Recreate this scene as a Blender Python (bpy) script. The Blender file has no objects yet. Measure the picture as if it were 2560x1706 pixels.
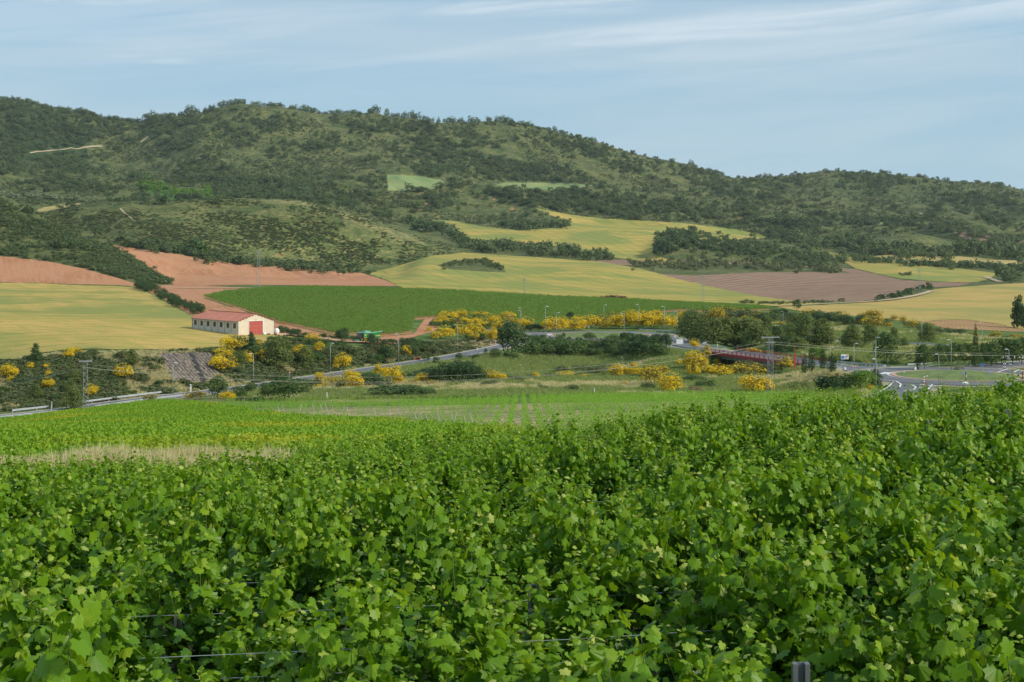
import bpy, math, random
import numpy as np
from mathutils import Vector, Matrix

random.seed(11)
rng = np.random.default_rng(11)
SC = bpy.context.scene
COL = SC.collection

# ------------------------------------------------------------------ camera
# photograph pixels (2560 x 1706); camera looks level along +Y, horizon on row 620
F, CU, VH, CZ = 3556.0, 1280.0, 620.0, 60.0
cam = bpy.data.cameras.new('camera'); camo = bpy.data.objects.new('camera', cam); COL.objects.link(camo)
cam.sensor_fit = 'HORIZONTAL'; cam.sensor_width = 36.0; cam.lens = 36.0 * F / 2560.0
cam.shift_y = -(853.0 - VH) / 2560.0
cam.clip_start = 0.2; cam.clip_end = 20000
camo.location = (0, 0, CZ); camo.rotation_euler = (math.radians(90), 0, 0)
cam.dof.use_dof = False
SC.camera = camo

# ------------------------------------------------------------------ light
SUN_AZ = math.radians(112)      # clockwise from +Y (view direction) : from the right, a little behind
SUN_EL = math.radians(33)
SUN_DIR = Vector((math.sin(SUN_AZ) * math.cos(SUN_EL), math.cos(SUN_AZ) * math.cos(SUN_EL), math.sin(SUN_EL)))
sun = bpy.data.lights.new('sun', 'SUN'); suno = bpy.data.objects.new('sun', sun); COL.objects.link(suno)
sun.energy = 3.3; sun.angle = math.radians(5.0); sun.color = (1.0, 0.90, 0.74)
suno.rotation_euler = (-SUN_DIR).to_track_quat('-Z', 'Y').to_euler()
suno.location = (0, 0, 400)

W = bpy.data.worlds.new("World"); SC.world = W; W.use_nodes = True
nt = W.node_tree; nt.nodes.clear()
def wn(t, **k):
    n = nt.nodes.new(t)
    for a, b in k.items(): setattr(n, a, b)
    return n
out = wn('ShaderNodeOutputWorld'); bg = wn('ShaderNodeBackground'); bg.inputs['Strength'].default_value = 0.12
sky = wn('ShaderNodeTexSky', sky_type='NISHITA', sun_disc=False, sun_elevation=SUN_EL, sun_rotation=SUN_AZ, altitude=500, air_density=1.0, dust_density=1.2, ozone_density=1.5)
tc = wn('ShaderNodeTexCoord'); sep = wn('ShaderNodeSeparateXYZ'); nt.links.new(tc.outputs['Generated'], sep.inputs[0])
def wm(op, a, b=None, c=None):
    n = wn('ShaderNodeMath', operation=op)
    for i, v in enumerate((a, b, c)):
        if v is None: continue
        if isinstance(v, (int, float)): n.inputs[i].default_value = v
        else: nt.links.new(v, n.inputs[i])
    return n.outputs[0]
az = wm('ARCTAN2', sep.outputs[0], sep.outputs[1]); el = wm('ARCSINE', sep.outputs[2])
def wnoise(sx, sy, tilt, off, scale, det, rough, dist):
    cx = wn('ShaderNodeCombineXYZ')
    a2 = wm('MULTIPLY_ADD', az, sx, off)
    e2 = wm('MULTIPLY', wm('MULTIPLY_ADD', az, tilt, el), sy)
    nt.links.new(a2, cx.inputs[0]); nt.links.new(e2, cx.inputs[1])
    n = wn('ShaderNodeTexNoise'); n.inputs['Scale'].default_value = scale; n.inputs['Detail'].default_value = det
    n.inputs['Roughness'].default_value = rough; n.inputs['Distortion'].default_value = dist
    nt.links.new(cx.outputs[0], n.inputs['Vector']); return n.outputs['Fac']
def wramp(x, a, b):
    n = wn('ShaderNodeMapRange', interpolation_type='SMOOTHERSTEP')
    n.inputs['From Min'].default_value = a; n.inputs['From Max'].default_value = b
    nt.links.new(x, n.inputs['Value']); return n.outputs[0]
def wmix(f, a, b, bt='MIX'):
    n = wn('ShaderNodeMix', data_type='RGBA', blend_type=bt)
    if isinstance(f, (int, float)): n.inputs[0].default_value = f
    else: nt.links.new(f, n.inputs[0])
    for i, v in ((6, a), (7, b)):
        if isinstance(v, tuple): n.inputs[i].default_value = v
        else: nt.links.new(v, n.inputs[i])
    return n.outputs[2]
c_low = wramp(wnoise(2.2, 16.0, -0.02, 3.1, 1.0, 5, 0.55, 0.4), 0.38, 0.66)       # broad thin veils
c_hi = wramp(wnoise(2.4, 30.0, -0.10, 8.7, 1.0, 8, 0.60, 0.7), 0.46, 0.66)      # streaks
def band(a0, e0, slope, w0, wg, amin, amax, fade):
    d_ = wm('ABSOLUTE', wm('SUBTRACT', el, wm('MULTIPLY_ADD', az, slope, e0 - slope * a0)))
    w_ = wm('MAXIMUM', wm('MULTIPLY_ADD', wm('SUBTRACT', az, a0), wg, w0), 0.001)
    b_ = wm('SUBTRACT', 1.0, wramp(wm('DIVIDE', d_, w_), 0.2, 1.6))
    return wm('MULTIPLY', b_, wm('MULTIPLY', wramp(az, amin, amin + fade), wramp(az, amax + fade, amax)))
fine = wnoise(5.0, 60.0, -0.066, 1.3, 1.0, 7, 0.62, 0.8); wisp = wramp(fine, 0.28, 0.66)
bands = wm('MAXIMUM', wm('MAXIMUM', band(-0.02, 0.140, 0.072, 0.0055, 0.030, -0.06, 0.9, 0.12), band(-0.36, 0.166, 0.055, 0.011, -0.02, -1.2, -0.26, 0.14)), band(0.03, 0.1685, 0.03, 0.006, 0.0, -0.09, 0.06, 0.06))
bands = wm('MAXIMUM', bands, wm('MULTIPLY', band(-0.24, 0.128, -0.02, 0.003, 0.0, -0.30, -0.25, 0.05), 0.7))
bands = wm('MULTIPLY', bands, wisp)
high = wm('MULTIPLY', c_hi, wramp(el, 0.20, 0.34))
c_hi = wm('MAXIMUM', wm('MAXIMUM', bands, high), wm('MULTIPLY', wm('MULTIPLY', c_hi, wramp(el, 0.075, 0.15)), 0.42))
veil = wm('MULTIPLY_ADD', c_low, 0.55, 0.0)
base = wmix(0.75, sky.outputs[0], (2.15, 3.45, 4.70, 1))
base = wmix(wm('MULTIPLY', wramp(el, 0.26, 0.0), 0.8), base, (2.75, 4.15, 4.95, 1))
col = wmix(veil, base, (3.75, 4.60, 5.20, 1))
col = wmix(wm('MULTIPLY', c_hi, 0.60), col, (5.2, 5.8, 6.15, 1))
nt.links.new(col, bg.inputs['Color']); nt.links.new(bg.outputs[0], out.inputs['Surface'])
W.cycles.sampling_method = 'AUTOMATIC' if hasattr(W, 'cycles') else None

SC.view_settings.view_transform = 'Standard'; SC.view_settings.look = 'None'
SC.view_settings.exposure = 0.30; SC.view_settings.gamma = 1.0; SC.view_settings.use_curve_mapping = False
SC.cycles.max_bounces = 6; SC.cycles.diffuse_bounces = 3; SC.cycles.glossy_bounces = 2
SC.cycles.transmission_bounces = 3; SC.cycles.transparent_max_bounces = 6; SC.cycles.volume_bounces = 0
SC.cycles.use_denoising = True

# ------------------------------------------------------------------ materials
MATS = {}
def newmat(name):
    m = bpy.data.materials.new(name); m.use_nodes = True; t = m.node_tree; t.nodes.clear(); MATS[name] = m
    return m, t
def nd(t, typ, ins=None, **k):
    n = t.nodes.new(typ)
    for a, b in k.items(): setattr(n, a, b)
    for a, b in (ins or {}).items():
        s = n.inputs[a]
        if isinstance(b, bpy.types.NodeSocket): t.links.new(b, s)
        else: s.default_value = b
    return n
def rgba(c): return (c[0], c[1], c[2], 1.0)
def ramp2(t, x, a, b):
    return nd(t, 'ShaderNodeMapRange', {'Value': x, 'From Min': a, 'From Max': b}, interpolation_type='SMOOTHSTEP').outputs[0]
def mix(t, f, a, b, bt='MIX'):
    return nd(t, 'ShaderNodeMix', {0: f, 6: rgba(a) if isinstance(a, tuple) else a, 7: rgba(b) if isinstance(b, tuple) else b}, data_type='RGBA', blend_type=bt).outputs[2]
def noise(t, vec, scale, det=4, rough=0.55, dist=0.0):
    d = {'Scale': scale, 'Detail': det, 'Roughness': rough, 'Distortion': dist}
    if vec is not None: d['Vector'] = vec
    return nd(t, 'ShaderNodeTexNoise', d).outputs['Fac']
def mapping(t, vec, scale=(1, 1, 1), rot=(0, 0, 0)):
    return nd(t, 'ShaderNodeMapping', {'Vector': vec, 'Scale': scale, 'Rotation': rot}).outputs[0]
def geo(t): return nd(t, 'ShaderNodeNewGeometry')
def surf(t, col, rough=0.9, bump=None, bdist=0.1, bstr=0.5, spec=0.2, metal=0.0):
    p = nd(t, 'ShaderNodeBsdfPrincipled', {'Roughness': rough, 'Metallic': metal, 'Specular IOR Level': spec})
    if isinstance(col, tuple): p.inputs['Base Color'].default_value = rgba(col)
    else: t.links.new(col, p.inputs['Base Color'])
    if bump is not None:
        b = nd(t, 'ShaderNodeBump', {'Height': bump, 'Distance': bdist, 'Strength': bstr}); t.links.new(b.outputs[0], p.inputs['Normal'])
    o = nd(t, 'ShaderNodeOutputMaterial', {'Surface': p.outputs[0]}); return p
def plain(name, c, rough=0.6, metal=0.0, var=0.12, scale=1.5, spec=0.3):
    m, t = newmat(name); g = geo(t)
    n = noise(t, g.outputs['Position'], scale, 5, 0.6)
    surf(t, mix(t, ramp2(t, n, 0.3, 0.7), tuple(x * (1 - var) for x in c), tuple(min(1, x * (1 + var)) for x in c)), rough, n, 0.01, 0.2, spec, metal)
    return m
def foliage(name, c1, c2, trans=0.3, c3=None, rough=0.6, patch=None, yattr=False):
    """c1..c2 per-leaf spread; c3 is the per-plant tint"""
    m, t = newmat(name); g = geo(t); oi = nd(t, 'ShaderNodeObjectInfo')
    c = mix(t, g.outputs['Random Per Island'], c1, c2)
    if c3: c = mix(t, nd(t, 'ShaderNodeMath', {0: oi.outputs['Random'], 1: 0.75}, operation='MULTIPLY').outputs[0], c, c3)
    if yattr:      # leaf age: old leaves deep green, young ones yellow green, tips pale
        a = nd(t, 'ShaderNodeAttribute', attribute_name='age', attribute_type='GEOMETRY').outputs['Fac']
        j = nd(t, 'ShaderNodeMath', {0: g.outputs['Random Per Island'], 1: 0.26, 2: a}, operation='MULTIPLY_ADD').outputs[0]
        cr = nd(t, 'ShaderNodeValToRGB', {'Fac': j}); e = cr.color_ramp.elements
        e[0].position = 0.05; e[0].color = rgba(c1); e[1].position = 1.05; e[1].color = rgba(patch)
        for p_, q_ in ((0.34, yattr[0]), (0.66, yattr[1]), (0.86, yattr[2])): x_ = e.new(p_); x_.color = rgba(q_)
        c = mix(t, nd(t, 'ShaderNodeMath', {0: oi.outputs['Random'], 1: 0.35}, operation='MULTIPLY').outputs[0], cr.outputs[0], c3)
    elif patch:
        n = noise(t, g.outputs['Position'], 0.05, 3)
        c = mix(t, ramp2(t, n, 0.5, 0.68), c, patch)
    d = nd(t, 'ShaderNodeBsdfPrincipled', {'Base Color': c, 'Roughness': rough, 'Specular IOR Level': 0.22})
    tl = nd(t, 'ShaderNodeBsdfTranslucent', {'Color': mix(t, 1.0, c, (1.45, 1.30, 0.6), 'MULTIPLY')})
    mx = nd(t, 'ShaderNodeMixShader', {0: trans, 1: d.outputs[0], 2: tl.outputs[0]})
    nd(t, 'ShaderNodeOutputMaterial', {'Surface': mx.outputs[0]})
    return m

# ------------------------------------------------------------------ mesh helpers
def mk(name, V, faces, mats=(), midx=None, smooth=False, attrs=None):
    """V (N,3); faces: list of int arrays (M,k)"""
    if isinstance(faces, np.ndarray): faces = [faces]
    faces = [np.asarray(f, dtype=np.int32) for f in faces if len(f)]
    me = bpy.data.meshes.new(name)
    V = np.asarray(V, dtype=np.float32)
    me.vertices.add(len(V)); me.vertices.foreach_set('co', V.ravel())
    nl = sum(f.size for f in faces); npoly = sum(len(f) for f in faces)
    me.loops.add(nl); me.polygons.add(npoly)
    me.loops.foreach_set('vertex_index', np.concatenate([f.ravel() for f in faces]))
    tot = np.concatenate([np.full(len(f), f.shape[1], np.int32) for f in faces])
    st = np.concatenate([[0], np.cumsum(tot)[:-1]]).astype(np.int32)
    me.polygons.foreach_set('loop_start', st)
    if midx is not None: me.polygons.foreach_set('material_index', np.asarray(midx, dtype=np.int32))
    me.polygons.foreach_set('use_smooth', np.full(npoly, smooth, dtype=bool))
    for m in mats: me.materials.append(MATS[m] if isinstance(m, str) else m)
    for k, a in (attrs or {}).items():
        a = np.asarray(a, dtype=np.float32)
        if a.ndim == 1:
            at = me.attributes.new(k, 'FLOAT', 'POINT'); at.data.foreach_set('value', a)
        elif a.shape[1] == 3:
            at = me.attributes.new(k, 'FLOAT_VECTOR', 'POINT'); at.data.foreach_set('vector', a.ravel())
        else:
            at = me.attributes.new(k, 'FLOAT_COLOR', 'POINT'); at.data.foreach_set('color', a.ravel())
    me.update(calc_edges=True)
    return me
def link(name, data, parent=None, loc=None, rz=0.0, label=None, cat=None, group=None, kind=None, scale=None):
    o = bpy.data.objects.new(name, data); COL.objects.link(o)
    if loc is not None: o.location = loc
    if rz: o.rotation_euler = (0, 0, rz)
    if scale is not None: o.scale = scale
    if parent is not None: o.parent = parent
    if label: o['label'] = label
    if cat: o['category'] = cat
    if group: o['group'] = group
    if kind: o['kind'] = kind
    return o
class MB:
    def __init__(s): s.V = []; s.Fs = []; s.n = 0
    def add(s, V, Fc):
        V = [tuple(v) for v in V]
        s.V += V; s.Fs += [tuple(i + s.n for i in f) for f in Fc]; s.n += len(V); return s
    def box(s, c, d, rz=0.0, rx=0.0, ry=0.0):
        R = Matrix.Rotation(rz, 3, 'Z') @ Matrix.Rotation(ry, 3, 'Y') @ Matrix.Rotation(rx, 3, 'X')
        P = []
        for i in (-.5, .5):
            for j in (-.5, .5):
                for k in (-.5, .5):
                    P.append(R @ Vector((i * d[0], j * d[1], k * d[2])) + Vector(c))
        return s.add(P, [(0, 1, 3, 2), (4, 6, 7, 5), (0, 4, 5, 1), (2, 3, 7, 6), (0, 2, 6, 4), (1, 5, 7, 3)])
    def tube(s, a, b, r0, r1=None, n=6, caps=True):
        a = Vector(a); b = Vector(b); r1 = r0 if r1 is None else r1
        d = (b - a); q = d.to_track_quat('Z', 'Y') if d.length > 1e-9 else Vector((0, 0, 1)).to_track_quat('Z', 'Y')
        P = []
        for p, r in ((a, r0), (b, r1)):
            for i in range(n):
                t = 2 * math.pi * i / n
                P.append(p + q @ Vector((math.cos(t) * r, math.sin(t) * r, 0)))
        Fc = [(i, (i + 1) % n, n + (i + 1) % n, n + i) for i in range(n)]
        if caps: Fc += [tuple(range(n - 1, -1, -1)), tuple(range(n, 2 * n))]
        return s.add(P, Fc)
    def prism(s, pts, a, b):
        """pts: polygon in local 2D -> f(p) for each of the offsets a, b (functions of point to 3D)"""
        n = len(pts); P = [a(p) for p in pts] + [b(p) for p in pts]
        Fc = [(i, (i + 1) % n, n + (i + 1) % n, n + i) for i in range(n)] + [tuple(range(n - 1, -1, -1)), tuple(range(n, 2 * n))]
        return s.add(P, Fc)
    def disc(s, c, r, axis, n=16, th=0.05):
        a = Vector(axis).normalized(); return s.tube(Vector(c) - a * th / 2, Vector(c) + a * th / 2, r, r, n)
    def sphere(s, c, r, n=12, m=8, sq=(1, 1, 1)):
        P = []; Fc = []
        for j in range(m + 1):
            ph = math.pi * j / m
            for i in range(n):
                t = 2 * math.pi * i / n
                P.append((c[0] + r * sq[0] * math.sin(ph) * math.cos(t), c[1] + r * sq[1] * math.sin(ph) * math.sin(t), c[2] + r * sq[2] * math.cos(ph)))
        for j in range(m):
            for i in range(n): Fc.append((j * n + i, (j + 1) * n + i, (j + 1) * n + (i + 1) % n, j * n + (i + 1) % n))
        return s.add(P, Fc)
    def mesh(s, name, mat, smooth=False):
        me = bpy.data.meshes.new(name); me.from_pydata(s.V, [], s.Fs)
        me.materials.append(MATS[mat] if isinstance(mat, str) else mat)
        if smooth: me.polygons.foreach_set('use_smooth', [True] * len(me.polygons))
        me.update(); return me
    def build(s, name, mat, parent=None, smooth=False, **k): return link(name, s.mesh(name, mat, smooth), parent, **k)
def tree_copy(o, **k):
    """copy a thing with its parts and sub-parts, data shared"""
    c = o.copy(); COL.objects.link(c)
    for ch in list(o.children):
        d = ch.copy(); COL.objects.link(d); d.parent = c
        for g in list(ch.children):
            e = g.copy(); COL.objects.link(e); e.parent = d
    return c

# ------------------------------------------------------------------ terrain
# each line: (u, distance, photo row of the ground there); between lines the ground is interpolated
def vz(D, v): return -(v - VH) / F * D
LN = []
def line(pts): LN.append(pts)
def zl(D, pts): LN.append([(u, D, VH - z * F / D) for u, z in pts])
zl(1.5, [(-400, -3.35), (2960, -3.35)])
zl(7, [(-400, -3.75), (2960, -3.65)])
zl(20, [(-400, -5.05), (1280, -4.95), (1900, -4.7), (2960, -4.4)])
zl(42, [(u, vz(42, v) - 1.6) for u, v in ((-400, 1146), (0, 1146), (300, 1138), (600, 1130), (900, 1108), (1200, 1086), (1500, 1064), (1620, 1050), (1700, 1030), (1800, 1018), (2100, 1002), (2250, 984), (2400, 966), (2560, 944), (2960, 915))])
line([(-400, 60, 1190), (600, 60, 1190), (1500, 60, 1185), (1800, 60, 1160), (2400, 60, 1130), (2960, 60, 1120)])
line([(-400, 110, 1112), (0, 110, 1112), (600, 110, 1110), (1000, 110, 1104), (1200, 110, 1098), (1500, 110, 1092), (1800, 110, 1085), (2400, 110, 1075), (2960, 110, 1075)])
line([(-400, 165, 1100), (0, 165, 1094), (300, 165, 1078), (600, 165, 1066), (900, 165, 1062), (1200, 165, 1048), (1500, 165, 1042), (1800, 165, 1038), (2100, 165, 1045), (2400, 165, 1045), (2960, 165, 1045)])
line([(-400, 215, 1090), (0, 215, 1076), (200, 215, 1050), (350, 215, 1038), (600, 215, 1030), (900, 215, 1024), (1200, 215, 1016), (1500, 215, 1011), (1800, 215, 1006), (2100, 215, 1010), (2400, 215, 1018), (2960, 215, 1018)])
line([(-400, 255, 1085), (0, 270, 1060), (200, 280, 1036), (350, 290, 1016), (450, 295, 1008), (600, 300, 1001), (900, 295, 999), (1200, 292, 996), (1500, 290, 992), (1800, 285, 988), (2100, 262, 990), (2250, 250, 975), (2400, 245, 968), (2560, 245, 968), (2960, 245, 968)])
line([(-400, 275, 1075), (0, 290, 1043), (150, 298, 1028), (300, 308, 1006), (450, 322, 988), (600, 340, 971), (750, 365, 949), (950, 405, 919), (1100, 438, 897), (1250, 470, 869), (1350, 430, 912), (1500, 400, 922), (1650, 350, 947), (1800, 345, 948), (1950, 335, 948), (2100, 305, 946), (2200, 285, 948), (2400, 275, 941), (2560, 275, 941), (2960, 275, 941)])
line([(-400, 285, 1068), (0, 300, 1031), (150, 307, 1016), (300, 318, 992), (450, 332, 975), (600, 350, 960), (750, 375, 940), (950, 414, 912), (1100, 447, 891), (1250, 479, 865), (1350, 480, 880), (1500, 470, 882), (1650, 400, 893), (1760, 402, 885), (1800, 400, 922), (1960, 385, 930), (2040, 364, 912), (2100, 338, 915), (2200, 315, 926), (2400, 302, 913), (2560, 305, 912), (2960, 305, 912)])
line([(-400, 340, 915), (0, 345, 897), (150, 350, 878), (300, 352, 874), (450, 362, 880), (600, 400, 868), (750, 415, 868), (900, 432, 868), (1060, 475, 855), (1200, 520, 845), (1350, 525, 841), (1500, 530, 839), (1650, 460, 860), (1760, 430, 867), (1820, 440, 886), (1950, 440, 880), (2100, 410, 880), (2250, 370, 885), (2400, 345, 896), (2560, 345, 893), (2960, 345, 893)])
line([(-400, 520, 805), (0, 520, 803), (300, 520, 808), (479, 505, 822), (595, 485, 837), (683, 488, 837), (900, 468, 852), (1050, 520, 835), (1200, 600, 815), (1500, 600, 815), (1800, 540, 830), (1950, 500, 845), (2100, 460, 857), (2250, 430, 862), (2400, 420, 858), (2560, 420, 858), (2960, 420, 858)])
line([(-400, 700, 750), (0, 700, 750), (300, 700, 752), (600, 620, 780), (900, 620, 790), (1200, 700, 776), (1500, 720, 772), (1800, 720, 774), (2000, 680, 792), (2100, 620, 805), (2400, 600, 815), (2560, 600, 822), (2960, 600, 822)])
line([(-400, 900, 708), (0, 900, 710), (300, 900, 716), (430, 860, 722), (600, 800, 730), (900, 800, 728), (1200, 850, 736), (1500, 900, 748), (1800, 900, 757), (2100, 850, 764), (2250, 850, 766), (2400, 850, 768), (2560, 850, 772), (2960, 850, 772)])
line([(-400, 1000, 632), (0, 1000, 644), (100, 990, 652), (200, 970, 669), (300, 940, 692), (430, 930, 712), (520, 960, 708), (600, 980, 702), (900, 1000, 706), (1050, 1000, 702), (1200, 1050, 708), (1350, 1100, 708), (1500, 1100, 718), (1650, 1150, 716), (1800, 1150, 724), (1950, 1150, 730), (2100, 1150, 722), (2250, 1150, 715), (2400, 1100, 722), (2560, 1100, 722), (2960, 1100, 722)])
line([(-400, 1300, 440), (0, 1230, 492), (100, 1180, 540), (200, 1130, 588), (300, 1060, 634), (370, 1010, 672), (430, 970, 706), (520, 1060, 690), (600, 1130, 683), (750, 1230, 684), (900, 1180, 692), (1000, 1150, 690), (1050, 1180, 668), (1200, 1250, 668), (1350, 1300, 670), (1500, 1300, 674), (1650, 1350, 682), (1800, 1350, 686), (1950, 1350, 690), (2100, 1350, 690), (2250, 1350, 682), (2400, 1350, 688), (2560, 1350, 692), (2960, 1350, 692)])
line([(-400, 1450, 520), (0, 1400, 540), (100, 1360, 570), (200, 1300, 605), (300, 1250, 619), (430, 1240, 637), (600, 1290, 661), (750, 1330, 671), (900, 1350, 680), (1000, 1360, 672), (1050, 1380, 648), (1200, 1450, 642), (1350, 1500, 650), (1500, 1500, 656), (1650, 1550, 660), (1800, 1550, 662), (1950, 1550, 664), (2100, 1500, 668), (2250, 1500, 660), (2400, 1500, 668), (2560, 1500, 668), (2960, 1500, 668)])
line([(-400, 1600, 500), (0, 1550, 525), (100, 1550, 530), (200, 1560, 518), (300, 1560, 508), (430, 1560, 506), (600, 1560, 497), (700, 1560, 499), (800, 1560, 515), (900, 1555, 544), (1000, 1550, 580), (1050, 1550, 600), (1120, 1560, 626), (1200, 1600, 632), (1350, 1620, 632), (1500, 1640, 640), (1620, 1660, 645), (1680, 1680, 590), (1800, 1690, 600), (1900, 1690, 612), (2000, 1690, 632), (2100, 1690, 655), (2250, 1700, 642), (2400, 1700, 652), (2560, 1700, 655), (2960, 1700, 655)])
line([(-400, 1800, 515), (0, 1760, 528), (150, 1760, 532), (300, 1760, 526), (430, 1760, 524), (600, 1760, 518), (750, 1760, 522), (900, 1760, 556), (1050, 1780, 585), (1200, 1830, 588), (1350, 1850, 590), (1500, 1850, 592), (1620, 1850, 596), (1700, 1850, 600), (1800, 1850, 604), (1950, 1850, 614), (2100, 1850, 628), (2200, 1850, 600), (2300, 1860, 585), (2400, 1880, 615), (2560, 1880, 640), (2960, 1880, 640)])
line([(-400, 2020, 480), (0, 2000, 495), (300, 2000, 500), (600, 2000, 494), (750, 2000, 498), (900, 2000, 528), (1050, 2050, 552), (1200, 2100, 545), (1350, 2150, 532), (1500, 2200, 545), (1650, 2200, 556), (1800, 2200, 568), (1950, 2200, 585), (2100, 2200, 590), (2250, 2150, 590), (2400, 2200, 592), (2560, 2200, 602), (2960, 2200, 602)])
line([(-400, 2400, 420), (0, 2350, 430), (300, 2350, 432), (600, 2350, 432), (900, 2350, 442), (1050, 2380, 452), (1200, 2420, 468), (1500, 2500, 475), (1800, 2520, 508), (2100, 2550, 540), (2400, 2550, 538), (2560, 2550, 552), (2960, 2550, 552)])
line([(-400, 2750, 310), (0, 2720, 335), (150, 2720, 350), (300, 2720, 378), (450, 2720, 355), (600, 2680, 335), (750, 2700, 345), (900, 2720, 362), (1200, 2750, 382), (1500, 2800, 422), (1700, 2900, 468), (1850, 2950, 482), (2100, 2950, 482), (2400, 2950, 492), (2560, 2950, 508), (2960, 2950, 520)])
CREST = [(-400, 200), (-150, 222), (0, 242), (51, 249), (91, 260), (146, 274), (201, 285), (248, 303), (314, 312), (351, 318), (373, 308), (468, 296), (512, 290), (548, 276), (585, 265), (640, 266), (694, 270), (757, 285), (804, 296), (860, 294), (933, 292), (970, 297), (1024, 300), (1094, 304), (1182, 306), (1225, 308), (1324, 313), (1390, 328), (1481, 351), (1554, 374), (1627, 394), (1719, 411), (1773, 430), (1839, 446), (1919, 444), (2011, 434), (2065, 424), (2102, 427), (2212, 433), (2321, 445), (2376, 452), (2504, 461), (2560, 474), (2700, 500), (2960, 530)]
line([(u, 3020 + 140 * max(0, min(1, (u - 1300) / 600)), v + 2) for u, v in CREST])
line([(u, 3800, v + 90) for u, v in CREST[::4] + CREST[-1:]])
zl(5000, [(-400, 20), (2960, -20)])
zl(5400, [(-400, 10), (2960, -30)])

Uc = np.concatenate([np.arange(-2400, -420, 60), np.arange(-420, 2982, 5), np.arange(3000, 5000, 60)]).astype(float)
rows = [1.5]
while rows[-1] < 700: rows.append(rows[-1] * 1.0115 + 0.02)
while rows[-1] < 3450: rows.append(rows[-1] + 6.5)
while rows[-1] < 5200: rows.append(rows[-1] * 1.05)
Dr = np.array(rows)
# per line, smooth along u
Uq = np.clip(Uc, -400, 2960)
def smooth_u(a, du_px):
    k = int(du_px / 5) | 1
    if k < 3: return a
    w = np.hanning(k + 2)[1:-1]; w /= w.sum()
    p = np.pad(a, k // 2, mode='edge'); return np.convolve(p, w, 'valid')
LD = []; LZ = []
for i, L in enumerate(LN):
    u = np.array([p[0] for p in L], float); D = np.array([p[1] for p in L], float); v = np.array([p[2] for p in L], float)
    Di = np.interp(Uq, u, D); vi = np.interp(Uq, u, v)
    s = 60 if i < 18 else 90
    if i == len(LN) - 4: s = 25
    Di = smooth_u(Di, s); vi = smooth_u(vi, s)
    LD.append(Di); LZ.append(-(vi - VH) / F * Di)
LD = np.array(LD); LZ = np.array(LZ)
for i in range(1, len(LD)): LD[i] = np.maximum(LD[i], LD[i - 1] + 1.0)
# monotone cubic along the distance, all columns at once
h = np.diff(LD, axis=0); dl = np.diff(LZ, axis=0) / h
m = np.zeros_like(LZ)
w1 = 2 * h[1:] + h[:-1]; w2 = h[1:] + 2 * h[:-1]
ok = dl[:-1] * dl[1:] > 0
with np.errstate(divide='ignore', invalid='ignore'):
    hm = (w1 + w2) / (w1 / dl[:-1] + w2 / dl[1:])
m[1:-1] = np.where(ok, hm, 0.0); m[0] = dl[0]; m[-1] = dl[-1]
Z = np.zeros((len(Uc), len(Dr)))
for c in range(len(Uc)):
    k = np.clip(np.searchsorted(LD[:, c], Dr) - 1, 0, len(LN) - 2)
    hh = h[k, c]; t = np.clip((Dr - LD[k, c]) / hh, 0, 1)
    Z[c] = (LZ[k, c] * (1 + 2 * t) * (1 - t) ** 2 + m[k, c] * hh * t * (1 - t) ** 2 + LZ[k + 1, c] * t * t * (3 - 2 * t) + m[k + 1, c] * hh * t * t * (t - 1))
X = (Uc[:, None] - CU) / F * Dr[None, :]; Y = np.broadcast_to(Dr[None, :], X.shape)

# value noise on arrays
_P = rng.random((256, 256)).astype(np.float32)
def vnoise(x, y):
    xi = np.floor(x).astype(int); yi = np.floor(y).astype(int); fx = x - xi; fy = y - yi
    fx = fx * fx * (3 - 2 * fx); fy = fy * fy * (3 - 2 * fy)
    a = _P[xi & 255, yi & 255]; b = _P[(xi + 1) & 255, yi & 255]; c = _P[xi & 255, (yi + 1) & 255]; d = _P[(xi + 1) & 255, (yi + 1) & 255]
    return (a * (1 - fx) + b * fx) * (1 - fy) + (c * (1 - fx) + d * fx) * fy
def fbm(x, y, sc, o=4, r=0.5, ridge=False):
    x = np.asarray(x, float) / sc; y = np.asarray(y, float) / sc; s = 0; a = 1; tot = 0
    for i in range(o):
        n = vnoise(x + 17.3 * i, y + 9.1 * i)
        if ridge: n = 1 - np.abs(2 * n - 1)
        s = s + n * a; tot += a; a *= r; x = x * 2.03 + 0.31 * y; y = y * 2.03 - 0.31 * x * 0.2
    return s / tot
def sstep(x, a, b):
    t = np.clip((x - a) / (b - a), 0, 1); return t * t * (3 - 2 * t)
# gullies and spurs on the mountain, small relief on the knolls
mt = sstep(Y, 2000, 2300) * (1 - sstep(Y, 2900, 3050) * 0.85)
Z += mt * ((fbm(X + 0.35 * Y, Y * 0.45, 230, 4, 0.5, True) - 0.62) * 52 + (fbm(X, Y, 60, 3) - 0.5) * 10)
kn = sstep(Y, 1000, 1150) * (1 - sstep(Y, 1950, 2050)) * (1 - sstep(X, (1000 - CU) / F * 1400, (1080 - CU) / F * 1400))
Z += kn * ((fbm(X, Y, 90, 4, 0.5, True) - 0.6) * 9)
kn2 = sstep(Y, 1640, 1700) * (1 - sstep(Y, 1900, 2050)) * sstep(X, 150, 200)
Z += kn2 * (fbm(X, Y, 60, 3) - 0.5) * 4
cut = sstep(Y, 300, 320) * (1 - sstep(Y, 350, 420)) * (1 - sstep(X, -40, 0))
Z += cut * (fbm(X, Y, 14, 3) - 0.5) * 1.2
Z += sstep(Y, 600, 700) * (1 - sstep(Y, 1500, 1800)) * (fbm(X, Y, 120, 2) - 0.5) * 1.5
Z += CZ

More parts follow.
